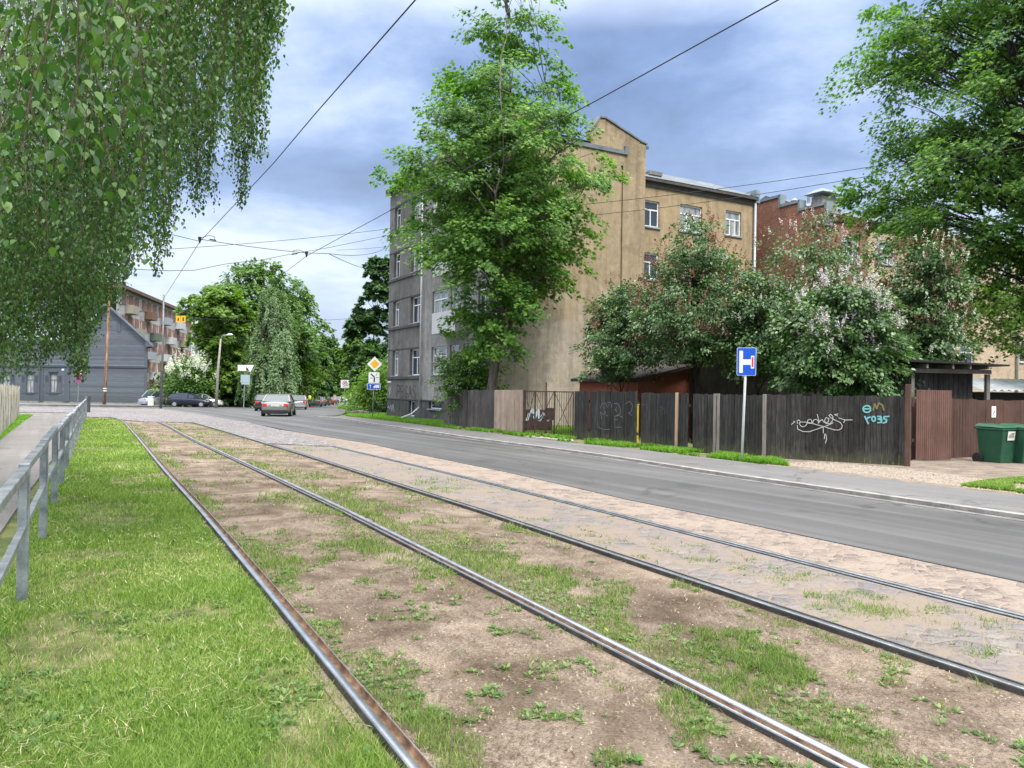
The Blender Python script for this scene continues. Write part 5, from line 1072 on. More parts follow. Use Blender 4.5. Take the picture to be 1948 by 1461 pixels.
fence('board_fence', 'weathered grey board panel between the far end and the pale new boards', (S1[0].lerp(S2[0], .02), S1[1]), S2, 18, P_grey)
fence('board_fence', 'pale new board panel left of the metal gate, the only light one', S2, S3, 20, P_new, tjit=.004)
fence('board_fence', 'narrow black board panel just right of the metal gate', S4, S5, 6, P_black)
f1, W1 = fence('board_fence', 'black board panel with faded white scribbles, left of the yellow pipe', S6, S7, 20, P_black)
f2, W2 = fence('board_fence', 'black board panel between the yellow pipe and the plain wooden post', S8, S9, 13, P_black)
fence('board_fence', 'black boards between the plain wooden post and the gap showing red brick', S10, S11, 4, P_black)
fence('board_fence', 'black boards just right of the gap showing red brick', S12, S13, 7, P_black)
fence('board_fence', 'black board panel directly behind the blue dead end sign', S14, S15, 14, P_black)
f3, W3 = fence('board_fence', 'longest black board panel with white scrawled tag and turquoise letters', S16, S17, 26, P_black, jit=.006)
def post(px, pb, pt, sz, mat, label, dy=0):
    p = G(px, pb); z = D(px, pt, p.y).z; mb = MB(); mb.box((p.x, p.y+dy, (p.z+z)/2), (sz, sz*.8, z-p.z), math.atan2(-1, 1.2), None); o = mb.build('fence_post', mat, None, bevel=.006)
    return tag(o, label, 'fence post')
post(1286.5, 858.5, 747, .085, P_post, 'plain unpainted wooden post in the black fence')
post(1359, 865.5, 749, .08, P_gpost, 'left one of two grey posts close together in the black fence'); post(1365.5, 866, 749, .07, P_gpost, 'right one of two grey posts close together in the black fence')
post(1453, 873.5, 750, .085, P_gpost, 'grey weathered post right of the blue dead end sign'); post(1726, 890, 731, .11, MT['brown'], 'brown painted post at the right end of the long black fence')
# tags on the fence
wht = plain('white_marker', (.48, .49, .48), .7); fad = plain('faded_chalk', (.085, .09, .095), .9); tur = plain('turquoise_spray', (.16, .42, .44), .7); yel_ = plain('olive_spray', (.16, .14, .05), .8)
def tagpx(wall, pts): return [(wall.s_of(a, b), wall.z_of(a, b)) for a, b in pts]
Z5 = lambda pts: [(1460+x/7.49, 760+y/7.49) for x, y in pts]
stk = [[(430, 340), (425, 305), (450, 290), (475, 320), (465, 335)], arcp(512, 300, 62, 88, 200, 340), arcp(605, 312, 32, 30, 0, 360), [(345, 355), (395, 315), (375, 310)], [(480, 320), (560, 322), (640, 340), (800, 385), (950, 430), (1020, 435), (1060, 410), (1070, 370), (1040, 325), (950, 285), (900, 255), (880, 225), (905, 212), (935, 240), (935, 290), (900, 340), (840, 345), (815, 300), (840, 255), (880, 275), (865, 325), (810, 325), (785, 285), (755, 300), (745, 325), (725, 260), (712, 210)],
       arcp(690, 325, 40, 42, 200, -20), [(430, 370), (435, 420), (510, 455), (600, 458), (700, 425), (800, 390), (860, 370), (940, 330)], [(960, 215), (1005, 235), (960, 215), (1010, 205)], [(1020, 262), (1110, 290), (1215, 290)], [(1110, 290), (1090, 330)], [(820, 490), (815, 560)], [(835, 490), (848, 560), (830, 620)], [(800, 390), (800, 480)], [(555, 370), (580, 325)]]
stk = [s if i not in (1, 5) else [(x, 2*300-y) if i == 1 else (x, 2*325-y) for x, y in s] for i, s in enumerate(stk)]
ribbons('graffiti', W3, [tagpx(W3, Z5(s)) for s in stk], .016, .022, wht, f3)
t5 = [arcp(1420, 135, 55, 48, 20, 330), [(1375, 135), (1475, 130)], [(1390, 240), (1440, 345)], [(1410, 285), (1440, 255), (1470, 250)], arcp(1515, 275, 25, 35, 0, 360), [(1570, 240), (1615, 240), (1625, 265), (1580, 278), (1630, 290), (1625, 325), (1575, 330)], [(1735, 240), (1665, 245), (1660, 275), (1700, 285), (1695, 320), (1650, 335)]]
ribbons('graffiti', W3, [tagpx(W3, Z5(s)) for s in t5], .035, .024, tur, f3)
ribbons('graffiti', W3, [tagpx(W3, Z5(s)) for s in ([(1510, 150), (1530, 60), (1560, 130), (1590, 50), (1640, 80), (1660, 150)],)], .04, .024, yel_, f3)
Z6 = lambda pts: [(1100+x/8.117, 740+y/8.117) for x, y in pts]
f6 = [[(350, 300), (370, 240), (420, 215), (450, 250), (460, 290)], [(460, 215), (500, 200), (530, 260), (510, 290)], [(560, 225), (620, 225), (660, 300), (660, 380), (600, 410)], [(600, 290), (580, 320), (610, 350)], [(350, 350), (375, 470)], [(345, 350), (400, 400), (430, 350), (440, 420), (460, 410)], [(575, 420), (575, 590), (680, 590)], [(575, 470), (610, 470)], [(575, 420), (640, 410), (700, 440)], [(310, 520), (320, 590), (400, 630), (500, 620)], [(740, 230), (800, 190), (850, 250), (830, 350), (790, 370), (840, 410)], [(400, 260), (395, 300)], [(480, 240), (490, 260)]]
ribbons('graffiti', W1, [tagpx(W1, Z6(s)) for s in f6], .018, .024, plain('faded_marker', (.16, .165, .17), .9), f1)
ribbons('graffiti', W2, [tagpx(W2, Z6(s)) for s in ([(1000, 240), (1050, 240), (1080, 310), (1050, 400), (1070, 520)], [(1270, 290), (1300, 270), (1310, 310), (1275, 330), (1310, 410)], [(1335, 290), (1350, 400)])], .014, .024, fad, f2)
# metal gate
ga, gb = S3, S4; gp = Wall((ga[0].x, ga[0].y), (gb[0].x-ga[0].x, gb[0].y-ga[0].y), (-(gb[0].y-ga[0].y)*-1, 0)); dd_ = gp.d; gp.n = Vector((dd_.y, -dd_.x, 0)); gp.n = gp.n if gp.n.y < 0 else -gp.n
RUST = pm('rusty_brown_metal', [(.045, .028, .024), (.085, .055, .045)], 6, .7, metal=.2, fine=.2)
gate = empty('metal_gate', ga[0], 'rusty brown barred metal gate with crossed braces, open to the courtyard view', 'gate')
Lq_ = (gb[0]-ga[0]).length; zt1 = gp.z_of(1045, 743.5); zlo = ga[0].z+.10
for i, (p0, p1) in enumerate(((1000, 1018), (1019, 1055), (1056, 1091))):
    a, b = gp.s_of(p0), gp.s_of(p1); mb = MB()
    for z in (zlo, zt1-.03): mb.bar(gp.pt(a, z), gp.pt(b, z), .03, .04)
    for u in (a, b): mb.bar(gp.pt(u, zlo), gp.pt(u, zt1), .045, .045)
    nb = (5, 8, 8)[i]
    for k in range(1, nb): u = a+(b-a)*k/nb; mb.bar(gp.pt(u, zlo+.02), gp.pt(u, zt1-.05), .016, .016)
    mb.bar(gp.pt(a, zt1-.05, .015), gp.pt(b, zlo+.1, .015), .016, .016); mb.bar(gp.pt(b, zt1-.05, .03), gp.pt(a, zlo+.1, .03), .016, .016)
    lf = mb.build('leaf', RUST, gate)
    if i == 1:
        mb = MB(); gp.box(mb, gp.s_of(1038), b-.03, gp.z_of(1045, 799), gp.z_of(1045, 776), -.02, -.004); mb.build('lock_plate', RUST, lf)
mb = MB(); u = gp.s_of(997.5); mb.bar(gp.pt(u, ga[0].z), gp.pt(u, zt1+.02), .09, .09); u = gp.s_of(1028); mb.bar(gp.pt(u, ga[0].z, -.3), gp.pt(u, gp.z_of(1028, 727), -.3), .05, .05); mb.build('gate_post', RUST, gate)
cp = D(1024, 800, 33.5); mb = MB(); mb.box((cp.x, cp.y, (tz(33)+D(1024, 779, 33.5).z)/2), (1.15, .5, D(1024, 779, 33.5).z-tz(33)), .2); mb2_ = mb.build('cabinet', RUST, None, bevel=.02); tag(mb2_, 'low brown metal cabinet sprayed white and blue behind the gate bars', 'cabinet')
wcab = Wall((cp.x-.56, cp.y-.37), (math.cos(.2), math.sin(.2)), (math.sin(.2), -math.cos(.2))); zc_ = tz(33)
ribbons('graffiti', wcab, [[(.05, zc_+.5), (.15, zc_+.75), (.3, zc_+.95), (.4, zc_+.6), (.55, zc_+.95), (.62, zc_+.5), (.8, zc_+.8), (1.0, zc_+.5)]], .11, .02, plain('pale_blue_spray', (.42, .52, .56), .7), mb2_)
ribbons('graffiti', wcab, [[(.1, zc_+.45), (.35, zc_+.75), (.5, zc_+.45), (.75, zc_+.7), (1.02, zc_+.62)]], .05, .024, plain('dark_blue_spray', (.03, .05, .08), .7), mb2_)
sl0 = strip_mesh('gate_threshold', [g2(1000, 833), g2(1092, 842), g2(1090, 838), g2(1004, 829)], .05, MT['concrete'])
yp_ = G(1214, 846); mb = MB(); yz = D(1214, 771, yp_.y).z
mb.tube([(yp_.x, yp_.y+.25, yp_.z+.15), (yp_.x, yp_.y+.25, yz)], .045, 10); mb.tube([(yp_.x, yp_.y+.25, yz), (yp_.x, yp_.y+.25, yz+.05)], .062, 10); mb.tube([(yp_.x, yp_.y+.25, yp_.z-.02), (yp_.x, yp_.y+.25, yp_.z+.15)], .06, 10)
tag(mb.build('gas_pipe', plain('yellow_paint', (.50, .38, .035), .5), None, smooth=False), 'yellow gas pipe standing in the gap of the black fence', 'pipe')
# brown part on the far right, with loose panel and notice
B0 = (G(1808, 874), None); br0 = G(1802, 873.5); br1 = G(1856, 872); br2 = Vector(ex((br0.x, br0.y), (br1.x, br1.y), 3.4)).to_3d(); br2.z = tz(br2.y)
pz = G(1731, 882); tp_ = D(1808, 758, br0.y).z
fence('board_fence', 'dark brown boards behind the loose brown panel, by the bins', ((G(1733, 877)), tp_), (br1, D(1856, 760, br1.y).z), 22, MT['brown'], jit=.01)
f4, W4 = fence('board_fence', 'dark brown boards with a paper notice behind the green bins', (br1, D(1856, 760, br1.y).z), (br2, D(1856, 760, br1.y).z), 9, MT['brown'], jit=.002)
mb = MB(); a = W4.s_of(1886); W4.box(mb, a, W4.s_of(1894), W4.z_of(1890, 794), W4.z_of(1890, 773), .014, .018); n_o = mb.build('notice', MT['white'], None); tag(n_o, 'small white paper notice fixed to the brown boards above the bins', 'notice')
ribbons('picture', W4, [[(W4.s_of(1889), W4.z_of(1890, 787)), (W4.s_of(1891.5), W4.z_of(1890, 782))]], .03, .0195, MT['black'], n_o)
mb = MB(); la, lb_ = G(1736, 878.5), G(1803, 878.5); dv = (lb_-la); nb = 17; hgt = D(1770, 743, la.y).z-la.z
for i in range(nb):
    p = la.lerp(lb_, (i+.5)/nb); mb.box((p.x+.05*1, p.y-.05, p.z+.04+hgt/2), (dv.length/nb-.008, .02, hgt-.05), math.atan2(dv.y, dv.x))
for z in (.3, .8): mb.bar(Vector((la.x, la.y, la.z+hgt*z))+Vector((0, .02, 0)), Vector((lb_.x, lb_.y, lb_.z+hgt*z))+Vector((0, .02, 0)), .03, .08)
tag(mb.build('door_panel', plankmat('reddish_brown_boards', [(.11, .06, .05), (.15, .085, .068)], None, .65, .12), None), 'loose reddish brown slatted door panel leaning by the shed', 'panel')
# sheds
def slab(mb, pts, th): mb.prism(pts, (0, 0, -th))
ps = D(1214, 740, 29.5); Ws = Wall((ps.x, ps.y), ND, -TD); ub = Ws.s_of(1402); zA, zB = Ws.z_of(1216, 727), Ws.z_of(1398, 674)
sh = empty('brick_shed', (ps.x, ps.y, tz(29)), 'red brick shed with sloping dark roof under the lilacs', 'shed')
BR_sh = brickmat('shed_brick', (.33, .085, .05), (.40, .12, .07), (.17, .10, .08), .55, (0, 0, math.atan2(ND.y, ND.x)), dirt=.2)
m1 = MB(); m1.prism([Ws.pt(0, -.6), Ws.pt(ub, -.6), Ws.pt(ub, zB), Ws.pt(0, zA)], Ws.n*-4); m1.build('wall', BR_sh, sh)
m1 = MB(); m1.prism([Ws.pt(-.3, zA+.02, .45), Ws.pt(ub+.1, zB+.04, .45), Ws.pt(ub+.1, zB+.16, .45), Ws.pt(-.3, zA+.14, .45)], Ws.n*-4.7); m1.build('roof', pm('roof_board', [(.03, .025, .024), (.07, .06, .055)], 3, .85), sh)
pt_ = D(1402, 740, 28.6); Wt = Wall((pt_.x, pt_.y), ND, -TD); ut = Wt.s_of(1706); zt2 = Wt.z_of(1550, 683)
st_ = empty('timber_shed', (pt_.x, pt_.y, tz(28)), 'long dark timber shed with low felt roof behind the lilac trunks', 'shed')
m1 = MB(); 
for i in range(40): Wt.box(m1, ut*i/40, ut*(i+1)/40-.01, -.6, zt2-.02, -.02-.008*(i % 2), 0)
Wt.box(m1, 0, ut, -.6, zt2-.05, -3, -.05); m1.build('wall', P_old, st_)
m1 = MB(); Wt.box(m1, -.2, ut+.3, zt2, zt2+.16, -3.3, .7); m1.build('roof', MT['dark'], st_)
pw_ = D(1700, 740, 23.0); Wx = Wall((pw_.x, pw_.y), (math.cos(R(8)), math.sin(R(8))), (math.sin(R(8)), -math.cos(R(8)))); ux0, ux1 = Wx.s_of(1700), Wx.s_of(1851); zx = Wx.z_of(1780, 700)
sx_ = empty('plank_shed', (pw_.x, pw_.y, tz(23)), 'old plank shed with overhanging rafters behind the brown fence', 'shed')
m1 = MB(); nn_ = 16
for i in range(nn_): Wx.box(m1, ux0+(ux1-ux0)*i/nn_, ux0+(ux1-ux0)*(i+1)/nn_-.012, -.4, zx+.1, -.03-.012*(i % 2), 0)
Wx.box(m1, ux0, ux1, -.4, zx, -2.5, -.06); m1.build('wall', P_old, sx_)
m1 = MB(); r0 = Wx.s_of(1722); r1 = Wx.s_of(1884); zf = Wx.z_of(1800, 690)
m1.prism([Wx.pt(r0-.6, zf-.02, .75), Wx.pt(r1, zf-.10, .75), Wx.pt(r1, zf-.05, .75), Wx.pt(r0-.6, zf+.04, .75)], Wx.n*-3.4); m1.build('roof', MT['dark'], sx_)
for px in (1735, 1783, 1815, 1848): m1 = MB(); u = Wx.s_of(px); Wx.box(m1, u-.03, u+.03, zf-.20, zf-.08, -.1, .68); m1.build('rafter', P_gpost, sx_)
m1 = MB(); Wx.box(m1, r0-.5, Wx.s_of(1868), zf-.33, zf-.205, .30, .38); m1.build('beam', P_gpost, sx_)
m1 = MB(); u = Wx.s_of(1862); Wx.box(m1, u-.055, u+.055, -.3, zf-.34, .28, .39); m1.build('post', P_gpost, sx_); m1 = MB(); u = Wx.s_of(1721); Wx.box(m1, u-.05, u+.05, -.3, zf-.34, .28, .38); m1.build('post', P_gpost, sx_)
# lean-to with a corrugated roof behind the bins
pl_ = D(1864, 740, 24.5); Wy = Wall((pl_.x, pl_.y), (math.cos(R(10)), math.sin(R(10))), (math.sin(R(10)), -math.cos(R(10)))); zy = Wy.z_of(1900, 743)
ly = empty('lean_to', (pl_.x, pl_.y, tz(24)), 'low lean-to with pale corrugated roof sheet behind the bins', 'shed')
m1 = MB(); nc = 90; V = []
for i in range(nc+1):
    u = i*.045; zz = .028*math.sin(u/.27*2*math.pi)
    V += [Wy.pt(u, zy+zz, .2), Wy.pt(u, zy+.42+zz, -1.9)]
m1.add(V, [(2*i, 2*i+2, 2*i+3, 2*i+1) for i in range(nc)]); m1.build('corrugated_roof', pm('corrugated_sheet', [(.36, .39, .42), (.50, .53, .56)], 2, .6, fine=.1), ly, smooth=True)
m1 = MB(); Wy.box(m1, 0, 4, -.4, zy-.05, -1.7, -.2); m1.build('wall', MT['dark'], ly)  # near-black box in the open gap under the roof, shade put into its colour
# pale picket fence at the left edge
q0, q1_ = G(36, 792), G(-8, 838); zt0_ = D(36, 735, q0.y).z; fr_ = empty('picket_fence', q1_, 'pale weathered picket fence along the footpath at the left edge', 'fence')
mb = MB(); qe = Vector(ex((q0.x, q0.y), (q1_.x, q1_.y), 9)).to_3d(); n = 100
for i in range(n):
    t = i/n; p = q0.lerp(qe, t); p.z = tz(p.y); h = (zt0_-q0.z)*rnd.uniform(.93, 1.03); wd = rnd.uniform(.07, .11)
    if rnd.random() < .06: continue
    mb.box((p.x, p.y, p.z+h/2), (.02, wd, h), math.atan2(qe.y-q0.y, qe.x-q0.x)-math.pi/2+rnd.uniform(-.05, .05))
mb.build('pickets', pm('pale_flaking_boards', [(.16, .13, .09), (.38, .36, .30), (.52, .50, .45)], 9, .9, stretch=(1, 1, .15), island=.3), fr_)
mb = MB()
for f in (.3, .75): mb.bar(q0+Vector((-.05, 0, (zt0_-q0.z)*f)), Vector((qe.x-.05, qe.y, tz(qe.y)+(zt0_-q0.z)*f)), .04, .08)
mb.build('rail', P_gpost, fr_)
# ------------------------------------------------------------ railing beside the footpath
rl = empty('pedestrian_railing', G(163, 791), 'galvanised steel railing with square posts between footpath and lawn', 'railing')
r0_ = railing_line[0]; Lr_ = (railing_line[1]-railing_line[0]).length; HR = D(42, 881, r0_.y).z
k = -3; sp_r = 2.55
def rp(s, h): q = r0_+rdir*s; return Vector((q.x, q.y, tz(q.y)+h-(0)))
while k*sp_r < Lr_-.3:
    s = k*sp_r; jog = .02*math.sin(k*2.1); h = HR+jog
    mb = MB(); mb.bar(rp(s, -.06), rp(s, h), .075, .075, up=(rdir.x, rdir.y, 0)); mb.build('post', MT['galv'], rl, bevel=.006)
    e = min((k+1)*sp_r, Lr_)
    mb = MB(); mb.bar(rp(s+.045, h-.03), rp(e-.07, h-.03+.01*math.sin(k)), .065, .06); mb.build('top_rail', MT['galv'], rl, bevel=.005)
    mb = MB(); mb.bar(rp(s+.045, h*.52), rp(e-.07, h*.52), .045, .045); mb.build('mid_rail', MT['galv'], rl)
    for f, nm in ((None, 'end_upright'),):
        q = s+(e-s)*f if f else e-.085
        mb = MB(); mb.bar(rp(q, -.06 if f else h*.52), rp(q, h-.06), .05, .045, up=(rdir.x, rdir.y, 0)); mb.build(nm, MT['galv'], rl)
    k += 1
mb = MB(); mb.bar(rp(Lr_, -.06), rp(Lr_, 1.13), .09, .09); mb.build('post', MT['galv'], rl)
bo = G(171, 778); mb = MB(); zt_b = D(168, 753, 52).z
p_ = D(168, 778, 52); mb.tube([(p_.x, 52, tz(52)-.05), (p_.x, 52, zt_b)], .13, 10); mb.tube([(p_.x-.05, 52, zt_b-.25), (p_.x-.05, 52, zt_b-.03)], .2, 10)
tag(mb.build('bollard', plain('dark_steel', (.05, .055, .065), .5), None), 'short dark steel post at the far end of the railing', 'bollard')

# ------------------------------------------------------------ signs and poles
def text_mesh(txt, size, mat, name, parent, M, bold=0):
    c = bpy.data.curves.new(name, 'FONT'); c.body = txt; c.size = size; c.align_x = 'CENTER'; c.align_y = 'CENTER'; c.extrude = .001; c.offset = bold
    o = bpy.data.objects.new(name, c); C.objects.link(o); dg = bpy.context.evaluated_depsgraph_get(); me = bpy.data.meshes.new_from_object(o.evaluated_get(dg))
    bpy.data.objects.remove(o); me.transform(M); me.materials.clear(); me.materials.append(mat); return link(name, me, parent)
class Board:
    """flat sign board frame: u right, v up, facing direction f"""
    def __init__(s, c, f): s.c = Vector(c); s.f = Vector((f[0], f[1], 0)).normalized(); s.u = Vector((-s.f.y, s.f.x, 0)); s.mat = Matrix(((s.u.x, 0, s.f.x, s.c.x), (s.u.y, 0, s.f.y, s.c.y), (0, 1, 0, s.c.z), (0, 0, 0, 1)))
    def pts(s, P, o=0): return [s.c+s.u*a+Vector((0, 0, b))+s.f*o for a, b in P]
    def plate(s, P, o, th, mat, name, parent, bevel=0): mb = MB(); mb.prism(s.pts(P, o), s.f*th); return mb.build(name, mat, parent)
def rrect(w_, h_, r, n=5):
    P = []
    for cx_, cy_, a in ((w_/2-r, h_/2-r, 0), (-w_/2+r, h_/2-r, 90), (-w_/2+r, -h_/2+r, 180), (w_/2-r, -h_/2+r, 270)):
        P += [(cx_+r*math.cos(R(a+90*i/n)), cy_+r*math.sin(R(a+90*i/n))) for i in range(n+1)]
    return P
SB = plain('sign_blue', (.006, .075, .50), .35); SR = plain('sign_red', (.62, .02, .03), .35); SW = plain('sign_white', (.72, .74, .75), .35); SY = plain('sign_yellow', (.78, .40, .02), .35); SK = plain('sign_black', (.015, .015, .017), .4); SG = plain('sign_back', (.34, .38, .40), .5, .4)
def facing(p): v = Vector((-p.x, -p.y, 0)).normalized(); return v
# blue dead end sign on the pavement edge
sp1 = G(1411, 880.5); top = D(1419, 688, sp1.y); sg = empty('road_sign', sp1, 'blue dead end road sign on a white post by the black fence', 'road sign')
mb = MB(); zt1s = D(1418, 712, sp1.y); mb.tube([sp1, (zt1s.x, sp1.y, zt1s.z), (top.x, sp1.y, D(1419, 668, sp1.y).z)], .030, 12); mb.build('post', SW, sg, smooth=True)
k_ = sp1.y/1463; b = Board((top.x, top.y-.045, top.z), facing(top)); w_, h_ = 35*k_, 53*k_
b.plate(rrect(w_, h_, .03), -.004, .010, SW, 'board', sg); b.plate(rrect(w_-.018, h_-.018, .025), .0065, .002, SB, 'face', sg)
b.plate([(-.155, -.27), (-.085, -.27), (-.085, .27), (-.155, .27)], .009, .0015, SW, 'symbol', sg) if False else None
sx = w_/35; 
for q in ((-13, -6.5, -21.5, 20.5), (-6.5, 8, -6, 4.2), (8, 14, -13, 11)): b.plate([(q[0]*sx, q[2]*sx), (q[1]*sx, q[2]*sx), (q[1]*sx, q[3]*sx), (q[0]*sx, q[3]*sx)], .009, .0015, SW, 'symbol', sg)
b.plate([(9.4*sx, -10.5*sx), (12.6*sx, -10.5*sx), (12.6*sx, 8.6*sx), (9.4*sx, 8.6*sx)], .011, .0015, SR, 'symbol', sg)
# priority road sign group
sp2 = G(708.5, 796.5); Y2 = sp2.y; k2 = Y2/1463; sg = empty('road_sign', sp2, 'yellow diamond priority sign above black arrow plate and blue lorry plate', 'road sign')
mb = MB(); mb.tube([sp2, D(711, 742, Y2), D(713, 682, Y2)], .038, 8); mb.build('post', MT['galv'], sg, smooth=True)
f_ = facing(sp2)
c = D(712.8, 692.5, Y2-.06); b = Board(c, f_); r1 = 14*k2; b.plate([(r1, 0), (0, r1), (-r1, 0), (0, -r1)], 0, .01, SW, 'board', sg); r2 = 8.9*k2; b.plate([(r2, 0), (0, r2), (-r2, 0), (0, -r2)], .011, .003, SY, 'face', sg)
c = D(711.5, 718.3, Y2-.06); b = Board(c, f_); a = 10.2*k2; b.plate(rrect(2*a, 2*a, .04), 0, .01, SW, 'board', sg)
mb = MB()
for p, q, w0 in (((.5, -8.5), (.5, 1), 2.6), ((.5, 1), (-6, 7.2), 2.4), ((3, 3), (5.6, 7.6), .9), ((3.6, -.2), (8.8, 0), .9), ((-2.6, -.8), (-7.5, -1.2), .9)):
    P0, P1 = b.pts([(p[0]*k2, p[1]*k2), (q[0]*k2, q[1]*k2)], .012); mb.bar(P0, P1, w0*k2, .004, up=f_)
mb.build('symbol', SK, sg)
c = D(711, 735.3, Y2-.06); b = Board(c, f_); b.plate(rrect(25*k2, 11.5*k2, .04), 0, .01, SW, 'board', sg); b.plate(rrect(23.5*k2, 10*k2, .03), .011, .003, SB, 'face', sg)
mb = MB(); P0, P1 = b.pts([(-6.5*k2, -3.4*k2), (-6.5*k2, 2*k2)], .016); mb.bar(P0, P1, 1.0*k2, .003, up=f_); mb.prism(b.pts([(-8.2*k2, 1.4*k2), (-4.8*k2, 1.4*k2), (-6.5*k2, 3.8*k2)], .015), b.f*.003)
mb.prism(b.pts([(3*k2, -2*k2), (10.3*k2, -2*k2), (10.3*k2, 3.2*k2), (3*k2, 3.2*k2)], .015), b.f*.003); mb.prism(b.pts([(-.6*k2, -2*k2), (2.6*k2, -2*k2), (2.6*k2, 1.8*k2), (1.0*k2, 1.8*k2), (-.6*k2, .2*k2)], .015), b.f*.003)
for xx in (1, 5, 8.6): mb.prism(b.pts([(xx*k2+1.0*k2*math.cos(t), -2.4*k2+1.0*k2*math.sin(t)) for t in np.linspace(0, 6.28, 9)[:-1]], .0195), b.f*.001)
mb.build('symbol', SW, sg)
# speed zone sign
Y3 = 85; sp3 = D(655.5, 772, Y3); sp3.z = tz(Y3); k3 = Y3/1463; sg = empty('road_sign', sp3, 'white square 30 zone sign on a thin post by the side street', 'road sign')
mb = MB(); mb.tube([sp3, D(656, 722, Y3)], .045, 8); mb.build('post', MT['galv'], sg)
b = Board(D(656.3, 730.6, Y3-.1), facing(sp3)); b.plate(rrect(15.8*k3, 15.4*k3, .03), 0, .01, SW, 'board', sg)
ring = [(4.7*k3*math.cos(t), 1.3*k3+4.7*k3*math.sin(t)) for t in np.linspace(0, 2*math.pi, 25)[:-1]]; b.plate(ring, .012, .003, SR, 'ring', sg); b.plate([(x*.74, 1.3*k3+(y-1.3*k3)*.74) for x, y in ring], .016, .003, SW, 'face', sg)
text_mesh('30', 5.6*k3, SK, 'speed_number', sg, b.mat @ Matrix.Translation((0, 1.3*k3, .021)), .01); text_mesh('ZONA', 3.0*k3, SK, 'zone_word', sg, b.mat @ Matrix.Translation((0, -5.6*k3, .013)))
# signs seen from the back on the far side of the crossing
Y4 = 78; sp4 = D(463.5, 772.5, Y4); sp4.z = tz(Y4); k4 = Y4/1463; sg = empty('road_sign', sp4, 'backs of a give way triangle and plates on a pole across the road', 'road sign')
mb = MB(); mb.tube([sp4, D(466.5, 695, Y4)], .05, 8); mb.build('post', MT['galv'], sg)
b = Board(D(465, 700, Y4-.1), facing(sp4)); b.plate([(-12*k4, -5.5*k4), (3*k4, -5.5*k4), (3*k4, 5.5*k4), (-12*k4, 5.5*k4)], 0, .01, SW, 'plate', sg)
b.plate([(-1*k4, 5.8*k4), (17*k4, 5.8*k4), (11*k4, -7*k4), (8*k4, -7*k4)], .014, .01, SW, 'triangle', sg); b.plate([(3*k4, 3.5*k4), (10*k4, -6.5*k4), (4*k4, -4*k4)], .026, .003, SK, 'shadow_plate', sg)
b = Board(D(466.5, 720.5, Y4-.1), facing(sp4)); b.plate(rrect(16.5*k4, 15*k4, .05), 0, .01, plain('pale_blue_back', (.30, .38, .42), .5), 'plate', sg); b.plate([(-7*k4, -11*k4), (8*k4, -11*k4), (8*k4, -8*k4), (-7*k4, -8*k4)], 0, .01, plain('pale_blue_back', (.32, .41, .46), .5), 'plate', sg)
# no stopping sign by the timber house
Y5 = 88; sp5 = D(148, 768.5, Y5); sp5.z = tz(Y5)+.1; k5 = Y5/1463; sg = empty('road_sign', sp5, 'round red and blue no stopping sign under the birch by the timber house', 'road sign')
mb = MB(); mb.tube([sp5, D(150.5, 700, Y5)], .045, 8); mb.build('post', MT['galv'], sg)
b = Board(D(150, 721.5, Y5-.1), facing(sp5)); cir = lambda r, n=24: [(r*math.cos(t), r*math.sin(t)) for t in np.linspace(0, 2*math.pi, n+1)[:-1]]
b.plate(cir(5.6*k5), 0, .01, SR, 'rim', sg); b.plate(cir(4.4*k5), .012, .003, plain('sign_violet_blue', (.12, .07, .55), .4), 'face', sg)
mb = MB()
for s in (-1, 1): P0, P1 = b.pts([(-3.4*k5*s, -3.4*k5), (3.4*k5*s, 3.4*k5)], .018+.003*(s+1)); mb.bar(P0, P1, 1.0*k5, .003, up=b.f)
mb.build('cross', SR, sg)
b = Board(D(152.5, 708.5, Y5-.1), facing(sp5)); b.plate([(-3.5*k5, -6*k5), (3.5*k5, -6*k5), (3.5*k5, 6*k5), (-3.5*k5, 6*k5)], 0, .01, SW, 'plate', sg)
mb = MB()
for z in (-4, 0, 4): P0, P1 = b.pts([(-3.3*k5, (z-1.2)*k5), (3.3*k5, (z+1.2)*k5)], .013); mb.bar(P0, P1, 1.8*k5, .003, up=b.f)
mb.build('stripes', SR, sg)
# wooden pole, leaning a little; tram pole; concrete lamp post
Y6 = 84; sp6 = D(198, 771, Y6); sp6.z = tz(Y6); mb = MB(); r6 = 3.1*Y6/1463
mb.tube([sp6, D(203, 680, Y6), D(207, 590, Y6), D(209, 540, Y6)], [r6, r6*.85, r6*.7, r6*.6], 12); po = empty('wooden_pole', sp6, 'leaning brown wooden utility pole in front of the timber house', 'pole'); mb.build('shaft', MT['wood_pole'], po, smooth=True)
mb = MB()
for y in (739, 743.5): c = D(199.8, y, Y6); mb.tube([c-Vector((0, 0, .05)), c+Vector((0, 0, .05))], r6*1.06, 12)
mb.build('band', MT['white'], po)
Y7 = 70; sp7 = D(306, 773, Y7); sp7.z = tz(Y7); mb = MB(); mb.tube([sp7, D(310, 650, Y7), D(311.5, 560, Y7)], [.12, .10, .07], 10); tag(mb.build('tram_pole', pm('grey_steel', [(.14, .14, .15), (.21, .21, .215)], 3, .5, metal=.3), None, smooth=True), 'slim grey steel pole carrying the tram wires before the flats', 'pole')
Y8 = 78; sp8 = D(411, 772.5, Y8); sp8.z = tz(Y8); lp = empty('lamp_post', sp8, 'concrete street lamp post with curved arm beside the lime tree', 'lamp post')
mb = MB(); mb.tube([sp8, D(415, 700, Y8), D(420, 645, Y8)], [.17, .12, .08], 8); mb.build('shaft', MT['concrete'], lp, smooth=True)
mb = MB(); mb.tube([D(420, 648, Y8), D(421, 641, Y8), D(425, 638, Y8), D(433, 637, Y8)], .05, 6); mb.build('arm', MT['galv'], lp)
